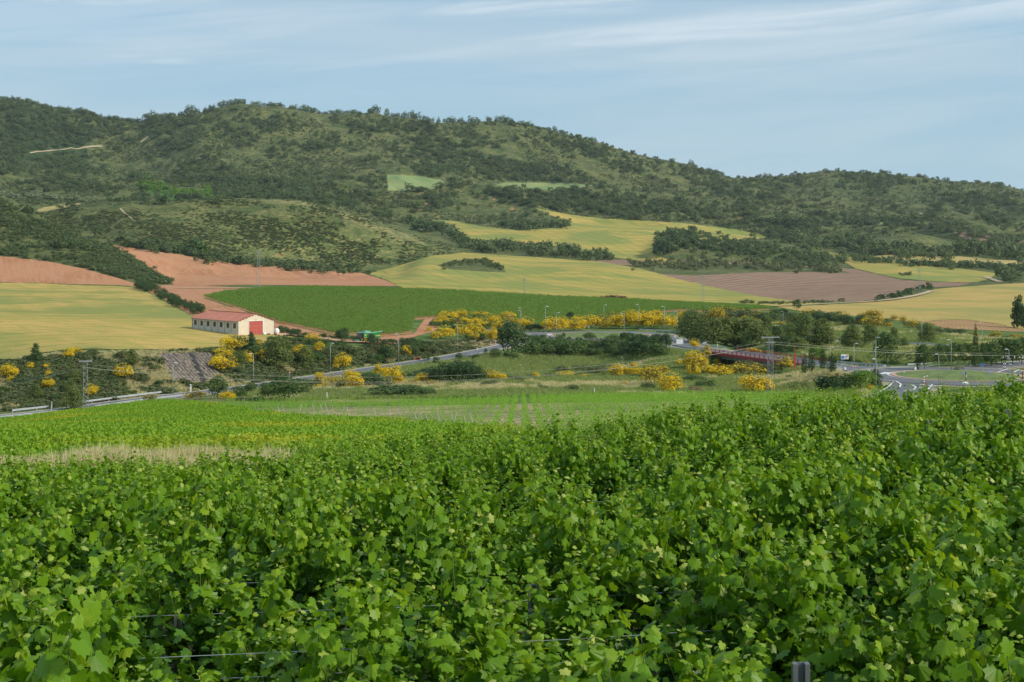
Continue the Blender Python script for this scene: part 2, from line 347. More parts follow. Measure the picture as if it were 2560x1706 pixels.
def uidx(u):
    i = np.clip(np.searchsorted(Uc, u, 'right') - 1, 0, len(Uc) - 2); return i, (u - Uc[i]) / (Uc[i + 1] - Uc[i])
def didx(d):
    i = np.clip(np.searchsorted(Dr, d, 'right') - 1, 0, len(Dr) - 2); return i, np.clip((d - Dr[i]) / (Dr[i + 1] - Dr[i]), 0, 1)
def hgt(x, y):
    x = np.asarray(x, float); y = np.maximum(np.asarray(y, float), 1.6)
    c, fc = uidx(CU + F * x / y); r, fr = didx(y)
    return (Z[c, r] * (1 - fc) + Z[c + 1, r] * fc) * (1 - fr) + (Z[c, r + 1] * (1 - fc) + Z[c + 1, r + 1] * fc) * fr
def unproj(u, v, dmin=60.0):
    """first ground point beyond dmin seen at photo pixel (u, v) -> distance (nan if sky)"""
    u = np.atleast_1d(np.asarray(u, float)); v = np.atleast_1d(np.asarray(v, float)); dmin = np.broadcast_to(dmin, u.shape)
    res = np.full(u.shape, np.nan)
    for s in range(0, len(u), 4000):
        uu = u[s:s + 4000]; vv = v[s:s + 4000]; dm = dmin[s:s + 4000]
        c, fc = uidx(uu)
        zz = Z[c] * (1 - fc)[:, None] + Z[c + 1] * fc[:, None]
        V = VH - F * (zz - CZ) / Dr[None, :]
        hit = (V <= vv[:, None]) & (Dr[None, :] >= dm[:, None]) & (Dr[None, :] < 3500)
        k = hit.argmax(1); any_ = hit.any(1)
        i = np.arange(len(uu)); k0 = np.maximum(k - 1, 0)
        a = V[i, k0] - vv; b = V[i, k] - vv
        t = np.where(np.abs(a - b) > 1e-9, a / (a - b), 0); t = np.clip(t, 0, 1)
        d = Dr[k0] + t * (Dr[k] - Dr[k0])
        res[s:s + 4000] = np.where(any_, np.maximum(d, dm), np.nan)
    return res
def at(u, v, dmin=60.0):
    d = float(unproj(u, v, dmin)[0])
    if math.isnan(d): d = 3000.0
    x = (u - CU) / F * d
    return Vector((x, d, float(hgt(x, d))))
def fromud(u, d):
    x = (u - CU) / F * d; return Vector((x, d, float(hgt(x, d))))

# ------------------------------------------------------------------ roads: level the ground under them
def resamp(P, step):
    P = np.array([tuple(p) for p in P], float)
    # smooth the corners (two rounds of Chaikin), then even spacing
    for _ in range(3):
        Q = [P[0]]
        for a, b in zip(P[:-1], P[1:]): Q += [a * .75 + b * .25, a * .25 + b * .75]
        Q.append(P[-1]); P = np.array(Q)
    s = np.concatenate([[0], np.cumsum(np.hypot(*np.diff(P[:, :2], axis=0).T))])
    n = max(2, int(s[-1] / step)); t = np.linspace(0, s[-1], n + 1)
    return np.stack([np.interp(t, s, P[:, i]) for i in range(3)], 1)
def px(u, v, d, dz=0): return ((u - CU) / F * d, d, -(v - VH) / F * d + CZ + dz)
LOW = [px(-400, 1084, 272), px(0, 1043, 290), px(150, 1028, 298), px(300, 1006, 308), px(450, 988, 322), px(600, 971, 340), px(750, 949, 365), px(860, 933, 387), px(950, 919, 405), px(1000, 912, 416), px(1100, 897, 438), px(1200, 878, 455), px(1262, 865, 475), px(1300, 853, 497), px(1340, 842, 520)]
C2 = px(1503, 839, 530); C1 = px(2391, 940.5, 276)
BR_A = Vector((56.0, 400.0, CZ - 29.4)); BR_B = Vector((74.7, 365.0, CZ - 29.9))
perp = Vector((0.882, 0.471, 0)); BW = 9.0
mid = lambda p, k=0.5: tuple(p + perp * BW * k)
bdir = (BR_B - BR_A).normalized()
UPP = [(C2[0] + 22, C2[1] - 8, C2[2]), px(1690, 853, 487), px(1735, 859, 455), tuple(Vector(mid(BR_A)) - bdir * 22), tuple(Vector(mid(BR_A)) - bdir * 6), mid(BR_A)]
DWN = [mid(BR_B), tuple(Vector(mid(BR_B)) + bdir * 6), (81.5, 349, CZ - 29.0), (81.5, 336, CZ - 28.1), (79.5, 322, CZ - 27.1), (76.5, 308, CZ - 26.2), (73.5, 297, CZ - 25.5), (72.5, 288, C1[2])]
EXITR = [(C1[0] + 6, C1[1] + 14, C1[2]), px(2440, 922, 296), px(2500, 914, 303), px(2600, 905, 312), px(2760, 898, 320), px(2960, 892, 330)]
NEARX = [(C1[0] - 12, C1[1] - 13, C1[2]), px(2270, 972, 251), px(2235, 990, 238), px(2180, 1010, 226)]
EASTX = [(C1[0] + 15, C1[1] - 6, C1[2]), px(2700, 960, 262), px(2960, 975, 255)]
BACK = [px(1990, 842, 500), px(2080, 849, 470), px(2160, 856, 448), px(2260, 859, 432), px(2330, 862, 425), px(2420, 868, 412), px(2500, 874, 400), px(2960, 880, 395)]
NTH2 = [(C2[0] - 16, C2[1] + 8, C2[2]), px(1330, 832, 545), px(1270, 828, 560), px(1200, 824, 575)]
ROADS = [resamp(p, 2.0) for p in (LOW, UPP, DWN, EXITR, NEARX, EASTX, BACK, NTH2)]
def ringpts(c, r, n=72): return np.array([(c[0] + r * math.cos(2 * math.pi * i / n), c[1] + r * math.sin(2 * math.pi * i / n), c[2]) for i in range(n + 1)])
discs = [(C1, 19.8), (C2, 27.0)]
cs = np.concatenate(ROADS); hw = np.concatenate([np.full(len(r), w) for r, w in zip(ROADS, (5.0, 6.5, 6.5, 6, 6, 6, 5.0, 5))])
r0, r1 = np.searchsorted(Dr, 200), np.searchsorted(Dr, 640)
sub = Z[:, r0:r1]; sx = X[:, r0:r1]; sy = Y[:, r0:r1]
best = np.full(sub.shape, 1e9); zt = np.zeros(sub.shape)
for i in range(len(cs)):
    c0, _ = uidx(CU + F * (cs[i, 0] - 34) / (cs[i, 1] + 20)); c1, _ = uidx(CU + F * (cs[i, 0] + 34) / (cs[i, 1] - 20))
    q0 = max(0, int(didx(cs[i, 1] - 26)[0]) - r0); q1 = int(didx(cs[i, 1] + 26)[0]) - r0 + 2
    c0 = max(0, min(int(c0), int(c1))); c1 = int(c1) + 2
    d = np.hypot(sx[c0:c1, q0:q1] - cs[i, 0], sy[c0:c1, q0:q1] - cs[i, 1]) - hw[i]
    b = best[c0:c1, q0:q1]; zz = zt[c0:c1, q0:q1]; k = d < b
    b[k] = d[k]; zz[k] = cs[i, 2]
for c, r in discs:
    d = np.hypot(sx - c[0], sy - c[1]) - r; k = d < best; best[k] = d[k]; zt[k] = c[2]
wgt = 1 - sstep(best, 0.0, 11.0)
# leave the cutting under the bridge open
bd = np.abs((sx - BR_A.x) * perp.x + (sy - BR_A.y) * perp.y - BW / 2)
al = (sx - BR_A.x) * bdir.x + (sy - BR_A.y) * bdir.y
sub += (zt - 0.12 - sub) * wgt
und = ((al > 1.5) & (al < 38.2) & (bd < 16))
sub[und] = np.minimum(sub[und], CZ - 34.6 + 0.35 * np.maximum(0, np.abs(al[und] - 19.5) - 14))
Z[:, r0:r1] = sub

# ------------------------------------------------------------------ polygons of the photo brought to the ground grid
def poly_ud(pts, dmin=60.0, step=8.0):
    out_u = []; out_v = []; n = len(pts)
    for i in range(n):
        a = pts[i]; b = pts[(i + 1) % n]; k = max(1, int(math.hypot(b[0] - a[0], b[1] - a[1]) / step))
        for j in range(k):
            t = j / k; out_u.append(a[0] + (b[0] - a[0]) * t); out_v.append(a[1] + (b[1] - a[1]) * t)
    u = np.array(out_u); D = unproj(u, np.array(out_v), dmin)
    # rows just above the skyline fall back to the farthest ground seen in that column
    D = np.where(np.isnan(D), 3000, D)
    return u, D
def rowf(D): return np.interp(D, Dr, np.arange(len(Dr)))
def colf(u): return np.interp(u, Uc, np.arange(len(Uc)))
def sdf(pu, pD, pad=3):
    """signed distance (inside > 0) in grid cells over the bounding block of the polygon"""
    a = colf(pu); b = rowf(pD)
    c0, c1 = max(0, int(a.min()) - pad), min(len(Uc), int(a.max()) + pad + 2)
    q0, q1 = max(0, int(b.min()) - pad), min(len(Dr), int(b.max()) + pad + 2)
    gx, gy = np.meshgrid(np.arange(c0, c1), np.arange(q0, q1), indexing='ij')
    gx = gx.ravel().astype(np.float32); gy = gy.ravel().astype(np.float32)
    best = np.full(gx.shape, 1e9, np.float32); ins = np.zeros(gx.shape, bool)
    a2 = np.roll(a, -1); b2 = np.roll(b, -1)
    for x1, y1, x2, y2 in zip(a, b, a2, b2):
        dx, dy = x2 - x1, y2 - y1; L = dx * dx + dy * dy
        if L < 1e-9: continue
        if abs(y2 - y1) > 1e-9:
            cr = ((gy < y1) != (gy < y2)) & (gx < dx * (gy - y1) / dy + x1); ins ^= cr
        t = np.clip(((gx - x1) * dx + (gy - y1) * dy) / L, 0, 1)
        d = (gx - x1 - t * dx) ** 2 + (gy - y1 - t * dy) ** 2; np.minimum(best, d, out=best)
    s = np.sqrt(best) * np.where(ins, 1, -1)
    return s.reshape(c1 - c0, q1 - q0), c0, c1, q0, q1
def sheet_from_sdf(name, s, c0, c1, q0, q1, mat, off, **k):
    P = np.stack([X[c0:c1, q0:q1], Y[c0:c1, q0:q1], Z[c0:c1, q0:q1] + off], -1).reshape(-1, 3)
    sv = s.reshape(-1); nq = q1 - q0
    i, j = np.meshgrid(np.arange(c1 - c0 - 1), np.arange(nq - 1), indexing='ij'); b = (i * nq + j).ravel()
    T = np.concatenate([np.stack([b, b + nq, b + nq + 1], 1), np.stack([b, b + nq + 1, b + 1], 1)])
    n_in = (sv[T] > 0).sum(1)
    full = T[n_in == 3]; V = [P]; fs3 = [full]; fs4 = []; nv = len(P)
    def lerp(a, c):
        t = sv[a] / (sv[a] - sv[c]); return P[a] * (1 - t)[:, None] + P[c] * t[:, None]
    for cnt in (1, 2):
        t = T[n_in == cnt]
        if not len(t): continue
        odd = (sv[t] > 0) if cnt == 1 else (sv[t] <= 0)
        r = odd.argmax(1); ar = np.arange(len(t))
        p = t[ar, r]; q = t[ar, (r + 1) % 3]; w = t[ar, (r + 2) % 3]
        e1 = lerp(p, q); e2 = lerp(p, w); m_ = len(t)
        V += [e1, e2]; i1 = nv + ar; i2 = nv + m_ + ar; nv += 2 * m_
        if cnt == 1: fs3.append(np.stack([p, i1, i2], 1))
        else: fs4.append(np.stack([i1, q, w, i2], 1))
    V = np.concatenate(V); f3 = np.concatenate(fs3); fl = [f3] + ([np.concatenate(fs4)] if fs4 else [])
    used = np.zeros(len(V), bool)
    for f in fl: used[f.ravel()] = True
    re = np.cumsum(used) - 1; V = V[used]; fl = [re[f] for f in fl]
    me = mk(name, V, fl, [mat], smooth=True)
    return link(name, me, **k)
def sheet(name, polys, mat, off=0.25, dmin=60.0, holes=(), rough=0.5, **k):
    s = None
    pu, pD = poly_ud(polys, dmin); s, c0, c1, q0, q1 = sdf(pu, pD)
    for hpoly in holes:
        hu, hD = poly_ud(hpoly, dmin); hs, a0, a1, b0, b1 = sdf(hu, hD)
        x0, x1, y0, y1 = max(c0, a0), min(c1, a1), max(q0, b0), min(q1, b1)
        if x1 > x0 and y1 > y0:
            s[x0 - c0:x1 - c0, y0 - q0:y1 - q0] = np.minimum(s[x0 - c0:x1 - c0, y0 - q0:y1 - q0], -hs[x0 - a0:x1 - a0, y0 - b0:y1 - b0])
    if rough:
        xx = X[c0:c1, q0:q1]; yy = Y[c0:c1, q0:q1]
        s = s + (fbm(xx, yy, 9, 3) - 0.5) * 2 * rough
    k.setdefault('kind', 'structure')
    return sheet_from_sdf(name, s, c0, c1, q0, q1, mat, off, **k)

# tint of the natural ground, painted by area (dry grass, bare earth, meadow ...)
TINT = np.zeros(Z.shape + (4,), np.float32); TINT[..., :3] = (0.115, 0.130, 0.046); TINT[..., 3] = 1
def paint(pts, c, dmin=60.0, feather=3.0, strength=1.0, patch=0.0, psc=30):
    pu, pD = poly_ud(pts, dmin); s, c0, c1, q0, q1 = sdf(pu, pD, 6)
    w = sstep(s, -feather * 0.5, feather) * strength
    if patch: w = w * sstep(fbm(X[c0:c1, q0:q1], Y[c0:c1, q0:q1], psc, 4), patch - 0.12, patch + 0.12)
    b = TINT[c0:c1, q0:q1, :3]; b += (np.array(c, np.float32) - b) * w[..., None]
OLIVE = (0.150, 0.160, 0.058); DRY = (0.25, 0.215, 0.10); EARTH = (0.27, 0.15, 0.085); MEAD = (0.15, 0.20, 0.062); GRN = (0.075, 0.145, 0.03)
# foreground soil and meadow
TINT[:, Dr < 260, :3] = (0.10, 0.085, 0.055); TINT[(Y > 64) & (Y < 300), :3] = (0.40, 0.31, 0.20)
paint([(560, 992), (700, 965), (820, 950), (1260, 880), (1760, 880), (2000, 920), (2160, 945), (2230, 985), (2200, 993), (1600, 988), (1000, 988), (700, 990)], MEAD, feather=1)
w_ = ((Y > 245) & (Y < 900)); TINT[w_, :3] = MEAD
# dry grass strip in the meadow, cut slope on the left
paint([(700, 968), (1100, 950), (1560, 940), (1700, 930), (2000, 945), (2100, 960), (2100, 985), (1600, 962), (1300, 975), (1000, 985), (700, 990)], DRY, patch=0.42, psc=12, feather=6)
paint([(1100, 890), (1600, 885), (1640, 930), (1560, 940), (1100, 945)], (0.115, 0.155, 0.05), feather=5)
paint([(-400, 1060), (0, 1030), (200, 1015), (440, 985), (600, 968), (760, 945), (760, 925), (1000, 905), (1260, 865), (1260, 840), (1060, 850), (900, 868), (600, 868), (300, 873), (150, 876), (0, 897), (-400, 915)], (0.155, 0.125, 0.065), feather=4)
paint([(-400, 1060), (0, 1030), (440, 985), (440, 880), (150, 876), (0, 897), (-400, 915)], (0.075, 0.095, 0.04), patch=0.48, psc=16)
paint([(0, 1010), (260, 985), (460, 950), (460, 900), (200, 930), (0, 960)], EARTH, patch=0.56, psc=12)
paint([(300, 995), (440, 978), (560, 960), (560, 940), (420, 955), (300, 985)], GRN, feather=3)
paint([(1180, 862), (1290, 862), (1310, 835), (1270, 830), (1200, 840)], EARTH, patch=0.45, psc=10)
paint([(640, 1002), (1000, 996), (1400, 988), (1400, 980), (1000, 990), (640, 992)], (0.30, 0.22, 0.13), feather=2)
paint([(430, 992), (700, 990), (1000, 990), (1100, 998), (1000, 1006), (700, 1010), (450, 1006)], (0.33, 0.24, 0.15), feather=2)
# right: slopes round the roads
paint([(2060, 860), (2560, 880), (2560, 905), (2300, 905), (2060, 900)], (0.16, 0.15, 0.06), patch=0.45, psc=14)
paint([(2060, 815), (2400, 835), (2400, 860), (2060, 848)], (0.17, 0.20, 0.09), patch=0.4, psc=10)
# knolls and mountain
w_ = (Y > 900); TINT[w_, :3] = (0.150, 0.155, 0.066)
paint([(110, 540), (300, 515), (560, 500), (740, 505), (860, 535), (960, 565), (1060, 605), (1130, 640), (1010, 660), (930, 680), (700, 665), (420, 632), (280, 612), (180, 590)], (0.165, 0.165, 0.068), dmin=1150, feather=6)
paint([(560, 610), (700, 580), (860, 560), (1060, 600), (1140, 636), (1000, 668), (880, 678), (700, 660)], (0.23, 0.225, 0.092), dmin=1150, feather=10, strength=0.85)
paint([(560, 498), (740, 500), (860, 530), (1060, 600), (1000, 600), (860, 548), (740, 516)], (0.28, 0.24, 0.115), dmin=1300, feather=3)
paint([(560, 270), (700, 280), (860, 340), (900, 420), (1020, 420), (1080, 470), (980, 440), (800, 430), (640, 330)], (0.185, 0.18, 0.075), dmin=2000, feather=12, strength=0.8)
paint([(1400, 480), (1700, 500), (1900, 500), (2000, 520), (2300, 530), (2560, 545), (2560, 490), (2200, 460), (1900, 470), (1600, 400), (1450, 360)], (0.160, 0.160, 0.07), dmin=2000, feather=12, strength=0.7)
paint([(2000, 470), (2560, 560), (2560, 470), (2300, 450), (2100, 440)], (0.135, 0.15, 0.065), dmin=2000, feather=12)
paint([(1720, 440), (1900, 440), (2060, 428), (2320, 444), (2560, 474), (2560, 520), (2300, 480), (2000, 462), (1800, 480)], (0.10, 0.115, 0.05), dmin=2000, feather=12, patch=0.42, psc=90)
paint([(340, 458), (420, 470), (540, 480), (540, 502), (420, 500), (340, 475)], (0.10, 0.20, 0.045), dmin=1700, feather=4)
paint([(0, 230), (250, 330), (220, 400), (0, 420)], (0.07, 0.10, 0.04), dmin=2000, feather=8)
for (u_, v_, w__, h__) in ((1005, 485, 10, 5), (1050, 482, 8, 4), (1065, 510, 12, 5), (1045, 522, 12, 4), (1235, 497, 6, 6), (1280, 522, 10, 6), (1373, 510, 14, 6), (1582, 545, 10, 6), (1095, 542, 6, 5), (700, 636, 18, 5), (1905, 480, 26, 3), (1870, 540, 8, 5), (1845, 548, 14, 4), (500, 400, 14, 3), (495, 492, 8, 5), (715, 308, 14, 2), (30, 460, 10, 4)):
    paint([(u_ - w__, v_ + h__ * .4), (u_ - w__ * .3, v_ - h__), (u_ + w__ * .7, v_ - h__ * .6), (u_ + w__, v_ + h__ * .5), (u_, v_ + h__)], (0.42, 0.24, 0.13), dmin=1100, feather=1.0)

# terrain surface material
m, t = newmat('ground'); g = geo(t); P_ = g.outputs['Position']
a = nd(t, 'ShaderNodeAttribute', attribute_name='tint', attribute_type='GEOMETRY').outputs['Color']
n1 = noise(t, P_, 0.035, 6, 0.62); n2 = noise(t, P_, 0.30, 5, 0.65); n3 = noise(t, P_, 2.2, 3, 0.6); n6 = noise(t, P_, 0.11, 5, 0.7, 0.3)
a = mix(t, ramp2(t, n6, 0.40, 0.60), mix(t, 1.0, a, (0.72, 0.82, 0.76), 'MULTIPLY'), mix(t, 1.0, a, (1.25, 1.18, 1.2), 'MULTIPLY'))
c = mix(t, ramp2(t, n1, 0.36, 0.66), a, mix(t, 1.0, a, (0.50, 0.66, 0.56), 'MULTIPLY'))
c = mix(t, ramp2(t, n2, 0.40, 0.62), mix(t, 1.0, c, (0.66, 0.80, 0.70), 'MULTIPLY'), mix(t, 1.0, c, (1.22, 1.14, 1.10), 'MULTIPLY'))
c = mix(t, ramp2(t, n3, 0.3, 0.7), mix(t, 1.0, c, (0.8, 0.84, 0.8), 'MULTIPLY'), mix(t, 1.0, c, (1.15, 1.1, 1.05), 'MULTIPLY'))
surf(t, c, 0.95, n2, 1.2, 0.7, 0.1)
nU, nR = Z.shape
ii, jj = np.meshgrid(np.arange(nU - 1), np.arange(nR - 1), indexing='ij'); b_ = (ii * nR + jj).ravel()
me = mk('terrain', np.stack([X, Y, Z], -1).reshape(-1, 3), np.stack([b_, b_ + nR, b_ + nR + 1, b_ + 1], 1), ['ground'], smooth=True, attrs={'tint': TINT.reshape(-1, 4)})
link('terrain', me, kind='structure', label='rolling ground of valley, knolls and scrubby mountain')
# ground under and behind the viewpoint
me = mk('near_ground', [(-70, -60, CZ - 3.5), (70, -60, CZ - 3.3), (70, 2.0, CZ - 3.5), (-70, 2.0, CZ - 3.5)], np.array([[0, 1, 2, 3]]), ['ground'], attrs={'tint': np.array([[.14, .11, .07, 1]] * 4)})
link('near_ground', me, kind='structure')

# ------------------------------------------------------------------ fields
def wheat(name, c1, c2, c3, rot, sx=0.012, sy=0.09, tram=0.0):
    m, t = newmat(name); g = geo(t); P = g.outputs['Position']
    q = mapping(t, mapping(t, P, (1, 1, 0), (0, 0, rot)), (sx, sy, 1))
    n = noise(t, q, 1.0, 6, 0.62, 0.35); n2 = noise(t, P, 0.010, 5, 0.6, 0.6); n3 = noise(t, P, 1.2, 3, 0.6)
    c = mix(t, ramp2(t, n, 0.40, 0.60), c1, c2)
    c = mix(t, ramp2(t, n2, 0.44, 0.60), c, c3)
    n5 = noise(t, mapping(t, P, (0.035, 0.22, 1), (0, 0, rot + 1.3)), 1.0, 4, 0.6, 0.5); c = mix(t, ramp2(t, n5, 0.52, 0.68), c, mix(t, 1.0, c, (0.88, 0.94, 0.90), 'MULTIPLY'))
    c = mix(t, ramp2(t, n3, 0.3, 0.7), mix(t, 1.0, c, (0.90, 0.92, 0.9), 'MULTIPLY'), mix(t, 1.0, c, (1.06, 1.05, 1.04), 'MULTIPLY'))
    if tram:
        w = nd(t, 'ShaderNodeTexWave', {'Vector': mapping(t, P, (1, 1, 0), (0, 0, rot)), 'Scale': tram, 'Distortion': 1.2, 'Detail': 2.0, 'Detail Scale': 0.4}).outputs['Fac']
        c = mix(t, ramp2(t, w, 0.93, 1.0), c, mix(t, 1.0, c, (0.74, 0.82, 0.74), 'MULTIPLY'))
    surf(t, c, 0.9, n3, 0.5, 0.5, 0.1)
wheat('wheat_gold', (0.52, 0.36, 0.115), (0.40, 0.325, 0.085), (0.26, 0.27, 0.075), 1.1, 0.02, 0.10, 0.016)
wheat('wheat_mid', (0.47, 0.34, 0.095), (0.33, 0.30, 0.072), (0.24, 0.265, 0.07), -0.25, 0.012, 0.05, 0.02)
wheat('wheat_right', (0.50, 0.34, 0.115), (0.40, 0.31, 0.09), (0.30, 0.28, 0.085), 0.15, 0.02, 0.08)
wheat('stubble_pale', (0.50, 0.37, 0.145), (0.38, 0.32, 0.12), (0.42, 0.33, 0.12), 0.1, 0.02, 0.08)
wheat('barley_pale', (0.24, 0.29, 0.115), (0.19, 0.27, 0.11), (0.27, 0.30, 0.12), 0.9, 0.02, 0.08)
def soil(name, c1, c2, c3, rot, furrow=0.25, fs=0.35, dd=0.35):
    m, t = newmat(name); g = geo(t); P = g.outputs['Position']
    q = mapping(t, P, (1, 1, 0), (0, 0, rot))
    w = nd(t, 'ShaderNodeTexWave', {'Vector': q, 'Scale': furrow, 'Distortion': 5.0, 'Detail': 3.0, 'Detail Scale': 0.25}).outputs['Fac']
    n2 = noise(t, P, 0.012, 5, 0.6, 0.4); n3 = noise(t, P, 0.9, 4, 0.7); n4 = noise(t, mapping(t, q, (0.03, 0.35, 1)), 1.0, 4, 0.6)
    c = mix(t, ramp2(t, n2, 0.35, 0.65), c1, c2); c = mix(t, ramp2(t, n4, 0.40, 0.62), c, c3)
    c = mix(t, ramp2(t, w, 0.1, 0.8), mix(t, 1.0, c, (1 - fs * .5,) * 3, 'MULTIPLY'), c)
    c = mix(t, ramp2(t, n3, 0.3, 0.7), mix(t, 1.0, c, (0.84,) * 3, 'MULTIPLY'), mix(t, 1.0, c, (1.1,) * 3, 'MULTIPLY'))
    surf(t, c, 0.95, n3, dd, 0.8, 0.1)
soil('red_soil', (0.50, 0.250, 0.125), (0.41, 0.180, 0.088), (0.48, 0.255, 0.145), 1.2, 0.12, 0.10)
soil('plough_soil', (0.32, 0.205, 0.135), (0.265, 0.17, 0.115), (0.38, 0.255, 0.17), -0.75, 0.020, 0.80)
soil('clod_soil', (0.44, 0.27, 0.13), (0.33, 0.19, 0.09), (0.48, 0.31, 0.15), 0.3, 0.2, 0.3, 0.8)

W1 = [(-400, 700), (0, 708), (100, 709), (200, 714), (300, 716), (350, 722), (395, 745), (430, 765), (475, 788), (520, 815), (700, 838), (740, 840), (772, 846), (810, 855), (760, 857), (652, 860), (600, 866), (555, 872), (440, 876), (330, 874), (243, 873), (155, 877), (110, 882), (44, 895), (0, 906), (-400, 960)]
sheet('wheat_field', W1, 'wheat_gold', 0.14, label='golden green wheat field to the left of the barn')
RED = [(-400, 632), (0, 642), (60, 647), (120, 654), (200, 670), (260, 686), (330, 707), (380, 714), (430, 713), (640, 720), (1000, 723), (1010, 724), (920, 724), (770, 721), (650, 725), (560, 734), (511, 746), (560, 764), (600, 774), (700, 809), (830, 838), (870, 846), (960, 843), (1035, 835), (1060, 800), (1090, 795), (1095, 825), (1030, 845), (985, 862), (940, 863), (870, 857), (790, 848), (700, 838), (640, 835), (595, 832), (500, 800), (475, 786), (430, 762), (395, 742), (350, 719), (300, 714), (200, 712), (100, 707), (0, 706), (-400, 698)]
sheet('red_field', RED, 'red_soil', 0.06, label='bare red soil field above the wheat')
RED2 = [(275, 612), (330, 620), (420, 633), (500, 645), (600, 660), (700, 668), (800, 677), (900, 683), (960, 700), (1012, 723), (800, 720), (640, 718), (436, 714), (425, 706), (390, 682), (330, 640), (285, 618)]
sheet('red_field', RED2, 'red_soil', 0.12, dmin=905, label='long bare red field below the scrub knoll')
W2 = [(920, 685), (1000, 664), (1080, 640), (1130, 636), (1160, 632), (1250, 638), (1400, 648), (1500, 655), (1600, 672), (1700, 700), (1800, 722), (1900, 742), (2000, 755), (2062, 758), (1960, 766), (1750, 763), (1600, 753), (1400, 746), (1100, 729), (1014, 724), (965, 700)]
BANK = [(1090, 664), (1130, 654), (1170, 648), (1200, 647), (1265, 678), (1262, 682), (1190, 679), (1120, 674)]
sheet('wheat_field', W2, 'wheat_mid', 0.14, dmin=600, holes=[BANK], label='long green and gold wheat field in the middle of valley')
P1 = [(1450, 652), (1560, 650), (1700, 652), (1900, 657), (2000, 664), (2080, 667), (2140, 674), (2250, 700), (2350, 706), (2430, 707), (2400, 715), (2300, 721), (2250, 741), (2150, 753), (2060, 757), (2000, 755), (1900, 742), (1800, 722), (1700, 700), (1600, 672), (1500, 657)]
BNK2 = [(1540, 664), (1640, 661), (1800, 660), (1980, 667), (2080, 672), (2130, 684), (2050, 681), (1900, 681), (1780, 687), (1730, 690), (1640, 684), (1580, 674)]
sheet('ploughed_field', P1, 'plough_soil', 0.06, dmin=900, holes=[BNK2], label='brown ploughed field with curving furrows')
W3 = [(1940, 768), (2060, 763), (2150, 756), (2260, 746), (2340, 723), (2430, 716), (2560, 708), (2960, 704), (2960, 850), (2560, 842), (2480, 825), (2400, 815), (2330, 806), (2200, 800), (2100, 786), (2000, 778)]
CLOD = [(2300, 806), (2360, 800), (2420, 800), (2500, 812), (2560, 826), (2960, 860), (2960, 880), (2560, 850), (2480, 842), (2400, 830), (2350, 818)]
sheet('wheat_field', W3, 'wheat_right', 0.14, dmin=560, holes=[CLOD], label='pale gold wheat field on the right side')
sheet('clod_field', CLOD, 'clod_soil', 0.06, dmin=560, label='cloddy brown bare field at the right edge')
W4 = [(1072, 550), (1130, 552), (1200, 566), (1300, 577), (1370, 572), (1430, 566), (1418, 550), (1380, 540), (1335, 524), (1340, 521), (1400, 533), (1500, 547), (1600, 552), (1700, 558), (1800, 569), (1900, 585), (1917, 596), (1850, 600), (1760, 600), (1690, 590), (1648, 594), (1630, 612), (1632, 632), (1655, 645), (1720, 656), (1640, 655), (1560, 648), (1490, 636), (1400, 617), (1280, 604), (1165, 597), (1150, 582), (1135, 562)]
sheet('wheat_field', W4, 'wheat_mid', 0.14, dmin=1500, label='upper green gold field below the mountain')
W5 = [(2060, 630), (2130, 640), (2230, 655), (2300, 664), (2400, 672), (2490, 684), (2475, 698), (2440, 706), (2350, 705), (2250, 697), (2190, 684), (2140, 672), (2110, 655)]
sheet('wheat_field', W5, 'wheat_mid', 0.14, dmin=1150, label='narrow green gold field beyond the ploughed field')
sheet('stubble_field', [(2150, 645), (2210, 638), (2300, 641), (2400, 642), (2500, 650), (2700, 660), (2700, 668), (2560, 662), (2400, 660), (2250, 657)], 'stubble_pale', 0.14, dmin=1300, label='pale orange stubble field at the far right')
sheet('barley_field', [(968, 437), (1040, 440), (1100, 450), (1120, 462), (1080, 474), (1040, 477), (970, 477)], 'barley_pale', 0.2, dmin=2000, label='pale green field high on the slope')
sheet('barley_field', [(1240, 464), (1262, 457), (1400, 458), (1500, 464), (1420, 472), (1380, 476), (1330, 475), (1280, 469)], 'barley_pale', 0.2, dmin=2000, label='thin pale green field high in the woods')
sheet('ploughed_field', [(2375, 577), (2450, 575), (2480, 588), (2560, 600), (2700, 610), (2700, 615), (2540, 606), (2430, 602), (2400, 592)], 'plough_soil', 0.1, dmin=1500, label='small brown field at the far right edge')
sheet('stubble_field', [(85, 531), (105, 520), (150, 512), (215, 508), (160, 520), (120, 528)], 'stubble_pale', 0.14, dmin=1300, label='small yellow field behind the left spur')
sheet('stubble_field', [(1880, 556), (1960, 553), (2040, 553), (2250, 556), (2330, 553), (2330, 560), (2200, 562), (2050, 560)], 'barley_pale', 0.3, dmin=1700, label='thin pale terrace below the right ridge')
# farm track between the fields and short pale tracks on the slopes
plain('track_earth', (0.46, 0.36, 0.23), 0.95); plain('track_red', (0.47, 0.29, 0.18), 0.95)
def ribbon(P, w, off, name, mat, ztrain=True, nx=2, parent=None, **k):
    P = np.asarray(P, float); T = np.gradient(P[:, :2], axis=0); T /= np.maximum(1e-9, np.hypot(*T.T))[:, None]
    N = np.stack([T[:, 1], -T[:, 0]], 1); V = []
    ws = np.broadcast_to(w, len(P))
    for j in range(nx + 1):
        s = (j / nx - 0.5); xy = P[:, :2] + N * (ws * s)[:, None]
        z = hgt(xy[:, 0], xy[:, 1]) if ztrain else P[:, 2]
        V.append(np.column_stack([xy, z + off]))
    V = np.stack(V, 1).reshape(-1, 3); n = len(P); f = []
    i, j = np.meshgrid(np.arange(n - 1), np.arange(nx), indexing='ij'); b = (i * (nx + 1) + j).ravel()
    return link(name, mk(name, V, np.stack([b, b + 1, b + nx + 2, b + nx + 1], 1), [mat], smooth=True), parent, **k)
